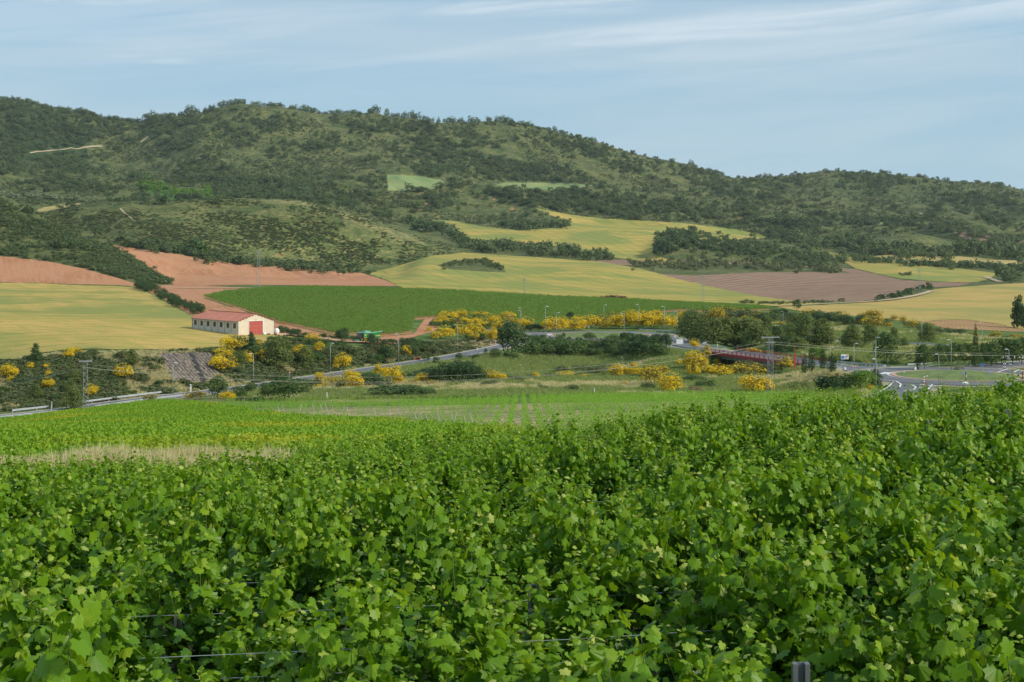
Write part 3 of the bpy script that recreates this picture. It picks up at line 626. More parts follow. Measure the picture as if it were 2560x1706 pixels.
def track(pts, w, mat='track_earth', dmin=60.0, name='track', label=None, off=0.5):
    P = [tuple(at(u, v, dmin)) for u, v in pts]
    return ribbon(resamp(P, 4.0), w, off, name, mat, kind='structure', label=label)
track([(436, 721), (560, 722), (700, 722), (850, 722), (1000, 724)], 4, 'track_earth', 700, label='pale farm track across red fields', off=0.35)
track([(75, 384), (110, 380), (160, 375), (200, 372), (255, 367)], 5, 'track_earth', 2000, label='pale track on wooded left slope', off=1.0)
track([(352, 357), (362, 349), (370, 343)], 7, 'track_earth', 2000, label='wide pale track bend on left slope', off=1.0)
track([(300, 522), (312, 534), (330, 549)], 1.6, 'track_earth', 1250, label='narrow path down the scrub knoll', off=0.6)
track([(480, 402), (492, 397), (505, 397)], 6, 'track_earth', 2000, off=1.0)
track([(2300, 534), (2420, 546), (2560, 549), (2800, 552)], 4, 'track_earth', 1900, label='pale track at the far right', off=0.8)
track([(2460, 693), (2475, 697), (2490, 703), (2500, 706)], 6, 'track_earth', 1000, label='curving white farm track at right', off=0.6)
track([(1930, 767), (2000, 765), (2100, 760), (2180, 756), (2260, 748), (2330, 729)], 5, 'track_earth', 800, label='farm track beside right wheat field', off=0.75)
track([(690, 838), (740, 841), (790, 848), (860, 857), (960, 862)], 5, 'track_red', 400, label='earth track from the barn to the harvester', off=0.62)

# ------------------------------------------------------------------ roads, roundabouts
m, t = newmat('asphalt'); g = geo(t)
n = noise(t, g.outputs['Position'], 0.25, 5, 0.6); n2 = noise(t, g.outputs['Position'], 6.0, 3, 0.7)
c = mix(t, ramp2(t, n, 0.35, 0.65), (0.135, 0.140, 0.150), (0.175, 0.180, 0.190)); c = mix(t, ramp2(t, n2, 0.3, 0.7), c, mix(t, 1.0, c, (0.85,) * 3, 'MULTIPLY'))
surf(t, c, 0.85, n2, 0.02, 0.4, 0.3)
plain('road_paint', (0.72, 0.72, 0.70), 0.7, 0, 0.08, 3.0); plain('kerb_red', (0.46, 0.30, 0.24), 0.9); plain('concrete', (0.40, 0.39, 0.36), 0.9, 0, 0.15, 0.6)
plain('galv', (0.46, 0.50, 0.53), 0.45, 0.35, 0.1, 2.0); plain('bridge_red', (0.30, 0.045, 0.050), 0.5); plain('bridge_grey', (0.22, 0.22, 0.21), 0.9, 0, 0.2, 0.5)
plain('island_grass', (0.135, 0.185, 0.055), 0.95, 0, 0.30, 0.35); plain('gravel_verge', (0.34, 0.29, 0.21), 0.95, 0, 0.2, 0.8)
def offs(P, d):
    P = np.asarray(P, float); T = np.gradient(P[:, :2], axis=0); T /= np.hypot(*T.T)[:, None]
    Q = P.copy(); Q[:, 0] += T[:, 1] * d; Q[:, 1] -= T[:, 0] * d; return Q
RN = [('road', 7.0, 'grey two lane road climbing past the cut slope'), ('road', 9.0, 'road from the far roundabout to the bridge'), ('road', 9.0, 'road from the bridge down to the near roundabout'),
      ('road', 8.5, 'exit road leaving the near roundabout to the right'), ('road', 8.0, 'road entering the near roundabout from below'), ('road', 8.0, 'road leaving the near roundabout eastwards'), ('road', 7.0, 'back road behind guardrail on the right'), ('road', 7.5, 'short road behind the far roundabout')]
for P, (nm, w, lb) in zip(ROADS, RN):
    r = ribbon(P, w, 0.0, nm, 'asphalt', ztrain=False, nx=2, kind='structure', label=lb)
    for s in (-1, 1):
        ribbon(offs(P, s * (w / 2 - 0.45)), 0.28, 0.03, 'edge_line', 'road_paint', ztrain=False, nx=1, parent=r)
    ribbon(P, w + 3.0, -0.06, 'verge', 'gravel_verge', ztrain=False, nx=1, parent=r)
def annulus(name, c, ra, rb, z, mat, parent=None, n=96, dome=0.0, **k):
    V = []; f = []; rr = [ra + (rb - ra) * j / 4 for j in range(5)] if dome else [ra, rb]
    for i in range(n):
        tt = 2 * math.pi * i / n
        for r in rr: V.append((c[0] + r * math.cos(tt), c[1] + r * math.sin(tt), c[2] + z + (dome * (1 - (r / rb) ** 2) if dome else 0)))
    k_ = len(rr)
    for i in range(n):
        a = i * k_; b = ((i + 1) % n) * k_
        for j in range(k_ - 1): f.append((a + j, a + j + 1, b + j + 1, b + j))
    return link(name, mk(name, V, np.array(f), [mat], smooth=bool(dome)), parent, **k)
for c, ri, ro, lb in ((C1, 11.4, 19.8, 'near roundabout'), (C2, 18.0, 27.0, 'far roundabout')):
    r = annulus('roundabout_road', c, ri - .3, ro, 0.05, 'asphalt', kind='structure', label='ring of asphalt round the ' + lb)
    annulus('edge_line', c, ri + 1.3, ri + 1.6, 0.09, 'road_paint', r)
    annulus('kerb', c, ri, ri + 1.1, 0.16, 'kerb_red', r)
    annulus('verge', c, ro, ro + 2.0, -0.03, 'gravel_verge', r)
    annulus('roundabout_island', c, 0.02, ri, 0.17, 'island_grass', dome=0.7, kind='structure', label='mown grass island of the ' + lb)
# zebra and give-way paint by the near roundabout
mk_paint = MB()
def stripe(u0, v0, u1, v1, d, w):
    a = Vector(px(u0, v0, d)); b = Vector(px(u1, v1, d)); 
    z = C1[2] + 0.085
    def g_(u, v):
        D = (CZ - z) * F / (v - VH); return Vector(((u - CU) / F * D, D, z))
    a = g_(u0, v0); b = g_(u1, v1); dd = (b - a); n_ = Vector((-dd.y, dd.x, 0)).normalized() * w / 2
    mk_paint.add([a - n_, a + n_, b + n_, b - n_], [(0, 1, 2, 3)])
for u0, v0, u1, v1, w in ((2172, 925, 2168, 935, .5), (2133, 923, 2186, 931, .3), (2203, 935, 2217, 931, 1.0), (2219, 936, 2228, 932, 1.0), (2233, 936, 2242, 933, 1.0), (2248, 937, 2252, 934, 1.0), (2278, 961, 2290, 968, 0.3), (2290, 968, 2284, 975, 0.3), (2300, 962, 2330, 964, 0.8), (2330, 966, 2362, 964, 0.8), (2296, 968, 2325, 970, 0.8), (2208, 950, 2240, 953, 0.3), (2240, 953, 2252, 960, 0.3), (2252, 960, 2250, 968, 0.3), (2260, 978, 2280, 975, 0.4), (2490, 932, 2520, 922, .3), (2535, 931, 2548, 924, .3)):
    stripe(u0, v0, u1, v1, 0, w)
mk_paint.build('road_marking', 'road_paint', kind='structure', label='white painted stripes at the roundabout entries')

# guardrails
def guardrail(P, label, group='steel guardrails along the roads', mat='galv'):
    P = resamp([tuple(p) for p in P], 2.0)
    e = link('guardrail', None, loc=tuple(P[0]), label=label, cat='guardrail', group=group)
    o = np.array(P[0]); b = MB()
    for a, c in zip(P[:-1], P[1:]):
        a = a - o; c = c - o
        d = Vector(c - a); n_ = Vector((-d.y, d.x, 0)).normalized() * 0.04
        for z0, z1, s in ((0.42, 0.55, 1.0), (0.55, 0.62, 0.2), (0.62, 0.78, 1.0)):
            A = Vector(a) + Vector((0, 0, z0)); B = Vector(c) + Vector((0, 0, z0)); h_ = Vector((0, 0, z1 - z0))
            b.add([A - n_ * s, A + n_ * s, B + n_ * s, B - n_ * s, A - n_ * s + h_, A + n_ * s + h_, B + n_ * s + h_, B - n_ * s + h_], [(0, 3, 2, 1), (4, 5, 6, 7), (0, 1, 5, 4), (1, 2, 6, 5), (2, 3, 7, 6), (3, 0, 4, 7)])
    b.build('rail_beam', mat, e)
    pm = MB().box((0, 0, 0.2), (0.14, 0.1, 1.0)).mesh('rail_post', mat)
    for q in P[::2]:
        link('rail_post', pm, e, loc=tuple(np.array(q) - o))
def seg(R, i0, i1, d, w=0.0):
    return offs(R, d)[int(i0):int(i1)][::4]
L_ = ROADS[0]; nL = len(L_)
def iu(R, u0, u1):
    uu = CU + F * R[:, 0] / R[:, 1]; k = np.where((uu >= u0) & (uu <= u1))[0]; return k[0], k[-1] + 1
a, b = iu(L_, 45, 168); guardrail(seg(L_, a, b, -4.4), 'white steel guardrail on far side of the lower left road')
a, b = iu(L_, 200, 460); guardrail(seg(L_, a, b, -4.4), 'white steel guardrail running right of the left pylon, far side')
a, b = iu(L_, -100, 130); guardrail(seg(L_, a, b, 4.4), 'white steel guardrail on near side at the left edge')
a, b = iu(L_, 205, 440); guardrail(seg(L_, a, b, 4.4), 'white steel guardrail between bright vines and the left road')
U_ = ROADS[1]; guardrail(seg(U_, 6, len(U_) - 1, 5.2), 'grey guardrail on near side of the road down to the bridge')
guardrail(seg(U_, 10, len(U_) - 1, -5.2), 'grey guardrail on far side of the road down to the bridge')
Dn = ROADS[2]; guardrail(seg(Dn, 1, len(Dn) - 8, 5.0), 'grey guardrail on near side between the bridge and the near roundabout')
gp = [tuple(x) for x in seg(Dn, 1, len(Dn) - 14, -5.0)] + [px(2200, 927, 306), px(2260, 925, 308), px(2330, 922, 309), px(2380, 921, 309)]
guardrail(gp, 'long grey guardrail curving behind the near roundabout')
Bk = ROADS[6]; a, b = iu(Bk, 2070, 2180); guardrail(seg(Bk, a, b, 4.2), 'grey guardrail left part on the back road behind round pines')
a, b = iu(Bk, 2235, 2400); guardrail(seg(Bk, a, b, 4.2), 'long white guardrail on the back road below the clod field')
a, b = iu(Bk, 2480, 2640); guardrail(seg(Bk, a, b, 4.2), 'white guardrail on the back road at the right edge')
guardrail([px(1600, 827, 556), px(1640, 829, 550), px(1690, 833, 540), px(1715, 836, 530)], 'grey guardrail behind the far roundabout')
guardrail([px(2270, 918, 318), px(2310, 916, 322), px(2345, 914, 326)], 'short pale rail behind the near roundabout')

# ------------------------------------------------------------------ red railed bridge
br = link('road_bridge', None, loc=tuple(BR_A), label='road bridge with dark red railings over a shaded underpass', cat='bridge')
L_b = (BR_B - BR_A).length; rzb = math.atan2(bdir.y, bdir.x)
def bl(x, y, z): return Vector((bdir.x * x + perp.x * y, bdir.y * x + perp.y * y, bdir.z * x + z))
def bbox(mb, x0, x1, y0, y1, z0, z1):
    P = [bl(x, y, z) for x in (x0, x1) for y in (y0, y1) for z in (z0, z1)]
    return mb.add(P, [(0, 1, 3, 2), (4, 6, 7, 5), (0, 4, 5, 1), (2, 3, 7, 6), (0, 2, 6, 4), (1, 5, 7, 3)])
bbox(MB(), -0.5, L_b + .5, 0.15, BW - .15, -0.45, 0.03).build('bridge_deck', 'asphalt', br)
bbox(bbox(MB(), 0, L_b, 1.0, 2.4, -1.55, -0.45), 0, L_b, BW - 2.4, BW - 1, -1.55, -0.45).build('girder', 'bridge_grey', br)
for y0 in (-0.25, BW - 0.15):
    bbox(MB(), -0.5, L_b + 0.5, y0, y0 + 0.4, -0.62, 0.10).build('edge_beam', 'bridge_red', br)
    bbox(MB(), -0.5, L_b + 0.5, y0 + (0.42 if y0 < 0 else -0.5), y0 + (0.9 if y0 < 0 else -0.02), 0.03, 0.30).build('kerb', 'concrete', br)
    rm = MB()
    for z in (0.42, 0.68, 0.95): bbox(rm, -0.5, L_b + .5, y0 + .16, y0 + .24, z, z + 0.07)
    rm.build('railing', 'bridge_red', br)
    pm = bbox(MB(), -0.10, 0.10, -0.12, 0.12, 0.1, 1.15).mesh('railing_post', 'bridge_red')
    for i in range(21): link('railing_post', pm, br, loc=bl(L_b * i / 20, y0 + .2, 0))
for x0, x1 in ((-3.0, 0.0), (L_b, L_b + 3.0)): bbox(MB(), x0, x1, 0.3, BW - .3, -6.5, -0.46).build('abutment', 'bridge_grey', br)
for x in (L_b * .62,):
    for y in (2.0, BW - 2.0): MB().tube(bl(x, y, -6.5), bl(x, y, -1.5), 0.45, n=12).build('pier', 'bridge_grey', br)
# lower highway seen in the shade under the bridge
hwp = [tuple(BR_A + bl(19.5, y, -5.12)) for y in (-70, -40, -15, 5, 30, 60)]

# ------------------------------------------------------------------ barn
plain('barn_side', (0.62, 0.57, 0.47), 0.9, 0, 0.10, 0.8); plain('barn_cream', (0.64, 0.57, 0.45), 0.9, 0, 0.05, 0.8); plain('barn_white', (0.72, 0.70, 0.64), 0.8)
plain('barn_gutter', (0.25, 0.25, 0.24), 0.6); plain('door_red', (0.40, 0.085, 0.07), 0.6, 0, 0.06); plain('stripe_orange', (0.66, 0.25, 0.09), 0.6)
plain('dark_glass', (0.045, 0.045, 0.05), 0.25, 0, 0.3, 2.0, 0.5); plain('window_rust', (0.16, 0.085, 0.05), 0.8); plain('rubber', (0.025, 0.025, 0.025), 0.85)
m, t = newmat('roof_sheet'); g = geo(t); P = g.outputs['Position']
n = noise(t, P, 0.35, 5, 0.6); wv = nd(t, 'ShaderNodeTexWave', {'Vector': mapping(t, P, (1, 1, 0), (0, 0, -math.radians(129.8))), 'Scale': 1.1, 'Distortion': 0.0}).outputs['Fac']
c = mix(t, ramp2(t, n, 0.3, 0.7), (0.52, 0.19, 0.13), (0.62, 0.25, 0.17)); c = mix(t, wv, mix(t, 1.0, c, (0.86,) * 3, 'MULTIPLY'), c)
surf(t, c, 0.8, wv, 0.08, 0.6, 0.2)
E1 = Vector((-0.64, 0.768, 0)); E2 = Vector((0.768, 0.64, 0)); BL, BWd = 33.0, 13.7
bo = Vector(((595 - CU) / F * 480, 480.0, CZ - 29.85))
barn = link('barn', None, loc=bo, label='long farm barn with red metal roof, cream gable and tall red door', cat='barn')
def B_(a, b, z): return E1 * a + E2 * b + Vector((0, 0, z))
def abox(mb, a0, a1, b0, b1, z0, z1):
    P = [B_(a, b, z) for a in (a0, a1) for b in (b0, b1) for z in (z0, z1)]
    return mb.add(P, [(0, 1, 3, 2), (4, 6, 7, 5), (0, 4, 5, 1), (2, 3, 7, 6), (0, 2, 6, 4), (1, 5, 7, 3)])
HE, HR = 5.1, 7.45
def gab(mb, a0, a1, bs):
    """gable piece between the stations bs, under the roof slope"""
    zt_ = lambda b: HE + (HR - HE) * (1 - abs(b - BWd / 2) / (BWd / 2)) - .02
    pts = [(bs[0], -1.2), (bs[-1], -1.2)] + [(b, zt_(b)) for b in reversed(bs)]
    n_ = len(pts); P = [B_(a0, b, z) for b, z in pts] + [B_(a1, b, z) for b, z in pts]
    return mb.add(P, [tuple(range(n_)), tuple(range(2 * n_ - 1, n_ - 1, -1))] + [(i, n_ + i, n_ + (i + 1) % n_, (i + 1) % n_) for i in range(n_)])
gab(MB(), 0.0, 0.25, [0, 4.0]).build('gable_wall', 'barn_cream', barn); gab(MB(), 0.0, 0.25, [9.6, BWd]).build('gable_wall', 'barn_cream', barn)
mb = MB(); zt2 = lambda b: HE + (HR - HE) * (1 - abs(b - BWd / 2) / (BWd / 2)) - .02
pts = [(4.0, 5.15), (9.6, 5.15), (9.6, zt2(9.6)), (BWd / 2, HR - .02), (4.0, zt2(4.0))]
n_ = 5; mb.add([B_(0, b, z) for b, z in pts] + [B_(.25, b, z) for b, z in pts], [tuple(range(n_)), tuple(range(2 * n_ - 1, n_ - 1, -1))] + [(i, n_ + i, n_ + (i + 1) % n_, (i + 1) % n_) for i in range(n_)])
mb.build('gable_wall', 'barn_cream', barn)
gab(MB(), BL - .25, BL, [0, BWd / 2, BWd]).build('gable_wall', 'barn_cream', barn)
for b in (0.0, 3.95, 9.45, BWd - .16): abox(MB(), -0.10, -0.003, b, b + .22, -1.2, zt2(min(b, BWd)) - .05).build('pilaster', 'barn_white', barn)
abox(MB(), -0.09, -0.003, 4.17, 9.45, 4.92, 5.20).build('lintel', 'barn_white', barn)
dr = abox(MB(), 0.02, 0.16, 4.25, 9.4, -1.0, 4.9).build('door', 'door_red', barn, label='tall red sliding door')
abox(MB(), -0.005, 0.018, 4.3, 9.35, 3.20, 3.28).build('door_stripe', 'stripe_orange', dr)
wk = MB(); abox(wk, -0.01, 0.018, 6.25, 6.31, 0, 2.05); abox(wk, -0.01, 0.018, 7.15, 7.21, 0, 2.05); abox(wk, -0.01, 0.018, 6.31, 7.15, 1.98, 2.05); wk.build('wicket_frame', 'stripe_orange', dr)
abox(MB(), -0.35, -0.1, 6.7, 6.95, 5.35, 5.5).build('wall_lamp', 'barn_gutter', barn)
npan = 7
for i in range(npan):
    a0 = BL * i / npan + 0.06; a1 = BL * (i + 1) / npan - 0.06; am = (a0 + a1) / 2; w2 = 0.95
    mb = MB()
    abox(mb, a0, am - w2, 0, 0.2, -1.2, HE - .05); abox(mb, am + w2, a1, 0, 0.2, -1.2, HE - .05)
    abox(mb, am - w2, am + w2, 0, 0.2, -1.2, 2.65); abox(mb, am - w2, am + w2, 0, 0.2, 4.25, HE - .05)
    wp = mb.build('wall_panel', 'barn_side', barn)
    fr = MB()
    for x in (-w2 + .01, -0.03, w2 - .07): abox(fr, am + x, am + x + .06, 0.05, 0.12, 2.67, 4.23)
    abox(fr, am - w2 + .07, am + w2 - .07, 0.05, 0.12, 3.42, 3.50); abox(fr, am - w2 + .07, am + w2 - .07, 0.05, 0.12, 4.17, 4.23); abox(fr, am - w2, am + w2, -0.08, 0.2, 2.58, 2.65)
    fr.build('window_frame', 'window_rust', wp)
    abox(MB(), am - w2, am + w2, 0.14, 0.16, 2.66, 4.24).build('window_pane', 'dark_glass', wp)
js = MB()
for i in range(npan + 1): abox(js, BL * i / npan - 0.10, BL * i / npan + 0.058, -0.09, 0.16, -1.2, HE - .05)
js.build('wall_joint', 'barn_gutter', barn)
abox(MB(), 0.25, BL - .25, BWd - .2, BWd, -1.2, HE - .05).build('rear_wall', 'barn_side', barn)
for s in (0, 1):
    mb = MB(); e = 0.45; b0, b1 = (-e, BWd / 2) if s == 0 else (BWd / 2, BWd + e)
    sl = (HR - HE) / (BWd / 2); z0 = HE - sl * e if s == 0 else HR; z1 = HR if s == 0 else HE - sl * e
    nst = 33
    for i in range(nst):
        a0 = -0.35 + (BL + .7) * i / nst; a1 = -0.35 + (BL + .7) * (i + 1) / nst; am = (a0 + a1) / 2
        P = [B_(a0, b0, z0), B_(a0, b1, z1), B_(am, b0, z0 + .07), B_(am, b1, z1 + .07), B_(a1, b0, z0), B_(a1, b1, z1)]
        Q = [p - Vector((0, 0, .07)) for p in (P[0], P[1], P[4], P[5])]
        mb.add(P + Q, [(0, 2, 3, 1), (2, 4, 5, 3), (6, 7, 9, 8), (0, 6, 8, 4, 2), (1, 3, 5, 9, 7)])
    mb.build('roof', 'roof_sheet', barn)
abox(MB(), -0.4, BL + .4, BWd / 2 - .3, BWd / 2 + .3, HR + .04, HR + .12).build('ridge_cap', 'roof_sheet', barn)
abox(MB(), -0.3, BL + .3, -0.62, -0.46, HE - .32, HE - .14).build('gutter', 'barn_gutter', barn)
pu = MB()
for i in range(13):
    b = -0.2 + (BWd + .4) * i / 12; z = HE + (HR - HE) * (1 - abs(b - BWd / 2) / (BWd / 2)) - .22; abox(pu, -0.30, -0.001, b - .07, b + .07, z - .10, z + .10)
pu.build('purlin_end', 'door_red', barn)
plain('tank_white', (0.80, 0.80, 0.77), 0.4, 0, 0.04); plain('junk_brown', (0.16, 0.09, 0.06), 0.8, 0, 0.3, 3.0); plain('junk_blue', (0.12, 0.15, 0.22), 0.7); plain('trailer_tan', (0.56, 0.42, 0.24), 0.8)
p0 = at(692, 838, 400)
e = link('water_tank', None, loc=p0, label='white rounded tank standing at the right corner of barn', cat='tank')
MB().sphere((0, 0, 1.25), 1.1, 16, 10, (0.8, 0.8, 1.05)).build('tank_body', 'tank_white', e, smooth=True); MB().box((0, 0, 0.1), (1.3, 1.3, 0.3)).build('tank_foot', 'concrete', e)
p0 = at(666, 838, 400); e = link('scrap_heap', None, loc=p0, label='low heap of brown scrap against the cream gable', cat='scrap')
rs = random.Random(4)
for i in range(9):
    MB().box((rs.uniform(-1.4, 1.4), rs.uniform(-.4, .4), rs.uniform(.1, .6)), (rs.uniform(.4, 1.2), rs.uniform(.2, .6), rs.uniform(.2, .5)), rs.uniform(0, 3), rs.uniform(-.5, .5)).build('scrap_piece', rs.choice(['junk_brown', 'rubber', 'junk_brown', 'galv']), e)
p0 = at(661, 838, 400); link('fertiliser_bag', MB().sphere((0, 0, .45), .6, 10, 6, (1, .8, .9)).mesh('fertiliser_bag', 'tank_white', True), loc=p0, label='white bulk bag beside the red barn door', cat='bag')
p0 = at(688, 838, 395); link('blue_drum', MB().tube((0, 0, 0), (0, 0, 1.0), .45, n=12).mesh('drum', 'junk_blue'), loc=p0, label='dark blue drum in front of the white tank', cat='drum').name = 'drum'
p0 = at(703, 841, 395); e = link('farm_trailer', None, loc=p0, rz=0.35, label='low tan flat trailer right of the white tank', cat='trailer')
MB().box((0, 0, .55), (3.0, 1.4, .5)).build('trailer_bed', 'trailer_tan', e)
for x in (-.9, .9): MB().disc((x, -.75, .3), .3, (0, 1, 0), 12, .18).build('wheel', 'rubber', e)

# ------------------------------------------------------------------ combine harvester
plain('combine_green', (0.02, 0.22, 0.075), 0.35, 0, 0.06, 1.0, 0.5); plain('combine_teal', (0.13, 0.33, 0.27), 0.5); plain('combine_yellow', (0.80, 0.56, 0.03), 0.4); plain('combine_dark', (0.035, 0.05, 0.045), 0.5, 0.2)
p0 = at(911, 857.5, 400)
cb = link('combine_harvester', None, loc=p0, rz=math.atan2(-0.50, -0.866), label='green combine harvester with yellow wheel centres parked by the vineyard', cat='combine')
def prof(mb, pts, y0, y1):
    n_ = len(pts); P = [(x, y0, z) for x, z in pts] + [(x, y1, z) for x, z in pts]
    return mb.add(P, [tuple(range(n_)), tuple(range(2 * n_ - 1, n_ - 1, -1))] + [(i, n_ + i, n_ + (i + 1) % n_, (i + 1) % n_) for i in range(n_)])
prof(MB(), [(0.75, 1.35), (0.9, 3.1), (0.6, 3.35), (-4.6, 3.25), (-5.0, 2.9), (-5.1, 1.75), (-3.9, 1.5), (-2.2, 1.1)], -1.35, 1.35).build('body', 'combine_green', cb)
prof(MB(), [(1.0, 0.9), (-2.2, 0.75), (-3.9, 1.2), (-3.0, 1.5), (0.9, 1.5)], -1.1, 1.1).build('chassis', 'combine_green', cb)
prof(MB(), [(0.92, 1.5), (0.94, 3.2), (2.1, 3.25), (2.35, 2.2), (2.1, 1.45)], -0.95, 0.95).build('cab', 'dark_glass', cb)
cf = MB()
for y in (-.97, .97):
    for x0, z0, x1, z1 in ((0.95, 1.45, 0.97, 3.25), (2.08, 1.45, 2.33, 2.2), (2.33, 2.2, 2.1, 3.25), (1.5, 1.45, 1.52, 3.25)): cf.tube((x0, y, z0), (x1, y, z1), .05, n=5)
cf.build('cab_frame', 'combine_dark', cb)
prof(MB(), [(0.8, 3.26), (0.85, 3.42), (2.3, 3.40), (2.5, 3.28)], -1.1, 1.1).build('cab_roof', 'combine_teal', cb)
mb = MB(); mb.add([(0.7, -1.3, 3.3), (0.7, 1.3, 3.3), (-1.9, 1.3, 3.3), (-1.9, -1.3, 3.3), (0.2, -.8, 3.85), (0.2, .8, 3.85), (-1.5, .8, 3.85), (-1.5, -.8, 3.85)], [(0, 1, 5, 4), (1, 2, 6, 5), (2, 3, 7, 6), (3, 0, 4, 7), (4, 5, 6, 7)]); mb.build('grain_tank_cover', 'combine_teal', cb)
MB().tube((-0.1, 1.25, 3.1), (-6.0, 1.1, 3.6), .20, .20, 10).build('unloading_auger', 'combine_green', cb)
MB().box((-6.1, 1.1, 3.4), (.35, .4, .5)).build('auger_spout', 'rubber', cb)
prof(MB(), [(1.9, .55), (2.0, 1.15), (3.4, 1.0), (3.5, .5)], -.75, .75).build('feeder_house', 'combine_green', cb)
MB().box((3.6, 0, .75), (.35, 2.0, .5)).build('feeder_opening', 'combine_dark', cb)
for y, nm in ((1.37, 'stripe'), (-1.37, 'stripe')):
    mb = MB(); s = 0.012 if y > 0 else -0.012
    mb.add([(0.85, y + s, 1.62), (-2.6, y + s, 1.95), (-2.6, y + s, 2.10), (0.85, y + s, 1.75)], [(0, 1, 2, 3)]); mb.add([(-3.2, y + s, 2.02), (-4.9, y + s, 2.18), (-4.9, y + s, 2.40), (-3.2, y + s, 2.24)], [(0, 1, 2, 3)])
    mb.build(nm, 'combine_yellow', cb)
    em = MB(); em.add([(.45, y + s, 2.35), (.2, y + s, 2.5), (-.05, y + s, 2.45), (-.2, y + s, 2.6), (-.05, y + s, 2.72), (.15, y + s, 2.66), (.4, y + s, 2.78), (.5, y + s, 2.6)], [tuple(range(8))]); em.build('emblem', 'combine_yellow', cb)
    MB().box((-1.3, y * .998, 2.85), (1.8, .06, .28)).build('side_grille', 'combine_dark', cb)
for x, r, y, w in ((0.3, .86, 1.45, .55), (0.3, .86, -1.45, .55), (-3.6, .52, 1.2, .4), (-3.6, .52, -1.2, .4)):
    wh = MB().disc((x, y, r), r, (0, 1, 0), 22, w).build('wheel', 'rubber', cb)
    MB().disc((x, y + math.copysign(w / 2, y), r), r * .56, (0, 1, 0), 18, .08).build('wheel_rim', 'combine_yellow', wh)
MB().tube((1.2, 1.4, 1.5), (2.0, 1.5, .4), .05, n=5).build('ladder', 'combine_yellow', cb)

# ------------------------------------------------------------------ stone slope with its drain, other ground things
m, t = newmat('stone'); g = geo(t); oi = nd(t, 'ShaderNodeObjectInfo'); n = noise(t, g.outputs['Position'], 1.4, 5, 0.65)
c = mix(t, ramp2(t, n, 0.3, 0.7), (0.15, 0.13, 0.115), (0.31, 0.265, 0.225)); c = mix(t, oi.outputs['Random'], mix(t, 1.0, c, (0.75,) * 3, 'MULTIPLY'), c)
surf(t, c, 0.95, n, 0.3, 0.8, 0.1)
plain('stone_joint', (0.10, 0.09, 0.07), 0.95, 0, 0.3, 1.0); plain('drain_dark', (0.035, 0.035, 0.033), 0.9, 0, 0.3, 0.8)
REV = [(395, 885), (440, 884), (528, 882), (536, 900), (544, 930), (530, 945), (512, 958), (470, 957), (436, 950), (420, 928), (404, 905)]
rv = sheet('stone_revetment', REV, 'stone_joint', 0.05, dmin=290, rough=0.3, kind='thing', label='grey stone faced slope cut by a dark drain', cat='stone slope')
def stone_mesh(k):
    r_ = random.Random(k); n_ = 8; P = []; Fc = []
    rr = [r_.uniform(.8, 1.15) for _ in range(n_)]
    for z, s in ((-.25, 1.0), (.10, 1.0), (.22, .72)):
        for i in range(n_):
            a_ = 2 * math.pi * i / n_; P.append((rr[i] * s * math.cos(a_) * .5, rr[i] * s * math.sin(a_) * .42, z + (r_.uniform(-.05, .05) if z > 0 else 0)))
    for L in range(2): Fc += [(L * n_ + i, L * n_ + (i + 1) % n_, (L + 1) * n_ + (i + 1) % n_, (L + 1) * n_ + i) for i in range(n_)]
    Fc.append(tuple(range(2 * n_, 3 * n_)))
    return MB().add(P, Fc).mesh('stone', 'stone')
sm = [stone_mesh(i) for i in range(7)]
def inpoly(x, y, P):
    ins = False
    for (x1, y1), (x2, y2) in zip(P, P[1:] + P[:1]):
        if (y1 > y) != (y2 > y) and x < (x2 - x1) * (y - y1) / (y2 - y1) + x1: ins = not ins
    return ins
def slope_rot(p):
    e_ = 0.8; nx_ = float(hgt(p.x - e_, p.y) - hgt(p.x + e_, p.y)); ny_ = float(hgt(p.x, p.y - e_) - hgt(p.x, p.y + e_))
    return Vector((nx_, ny_, 2 * e_)).normalized().to_track_quat('Z', 'Y')
cnt = 0; rowi = 0; v = 886.0
while v < 958 and cnt < 296:
    u = 392.0 + (rowi % 2) * 4.6
    while u < 548:
        uu = u + rs.uniform(-1.6, 1.6); vv = v + rs.uniform(-1.2, 1.2)
        chan = 478 + (vv - 885) * 34 / 72
        if inpoly(uu, vv, REV) and abs(uu - chan) > 4.5 and cnt < 296:
            p = at(uu, vv, 290); q = slope_rot(p); s = rs.uniform(.85, 1.3)
            o = link('stone', rs.choice(sm), rv, loc=p); o.rotation_mode = 'QUATERNION'; o.rotation_quaternion = q @ Matrix.Rotation(rs.uniform(0, 6.28), 3, 'Z').to_quaternion(); o.scale = (s, s, s * 1.2)
            cnt += 1
        u += 9.2
    v += 4.6; rowi += 1
ribbon(resamp([tuple(at(u, v, 290)) for u, v in ((478, 886), (487, 905), (497, 928), (512, 957))], 1.0), 1.3, 0.22, 'drain_channel', 'drain_dark', parent=rv)
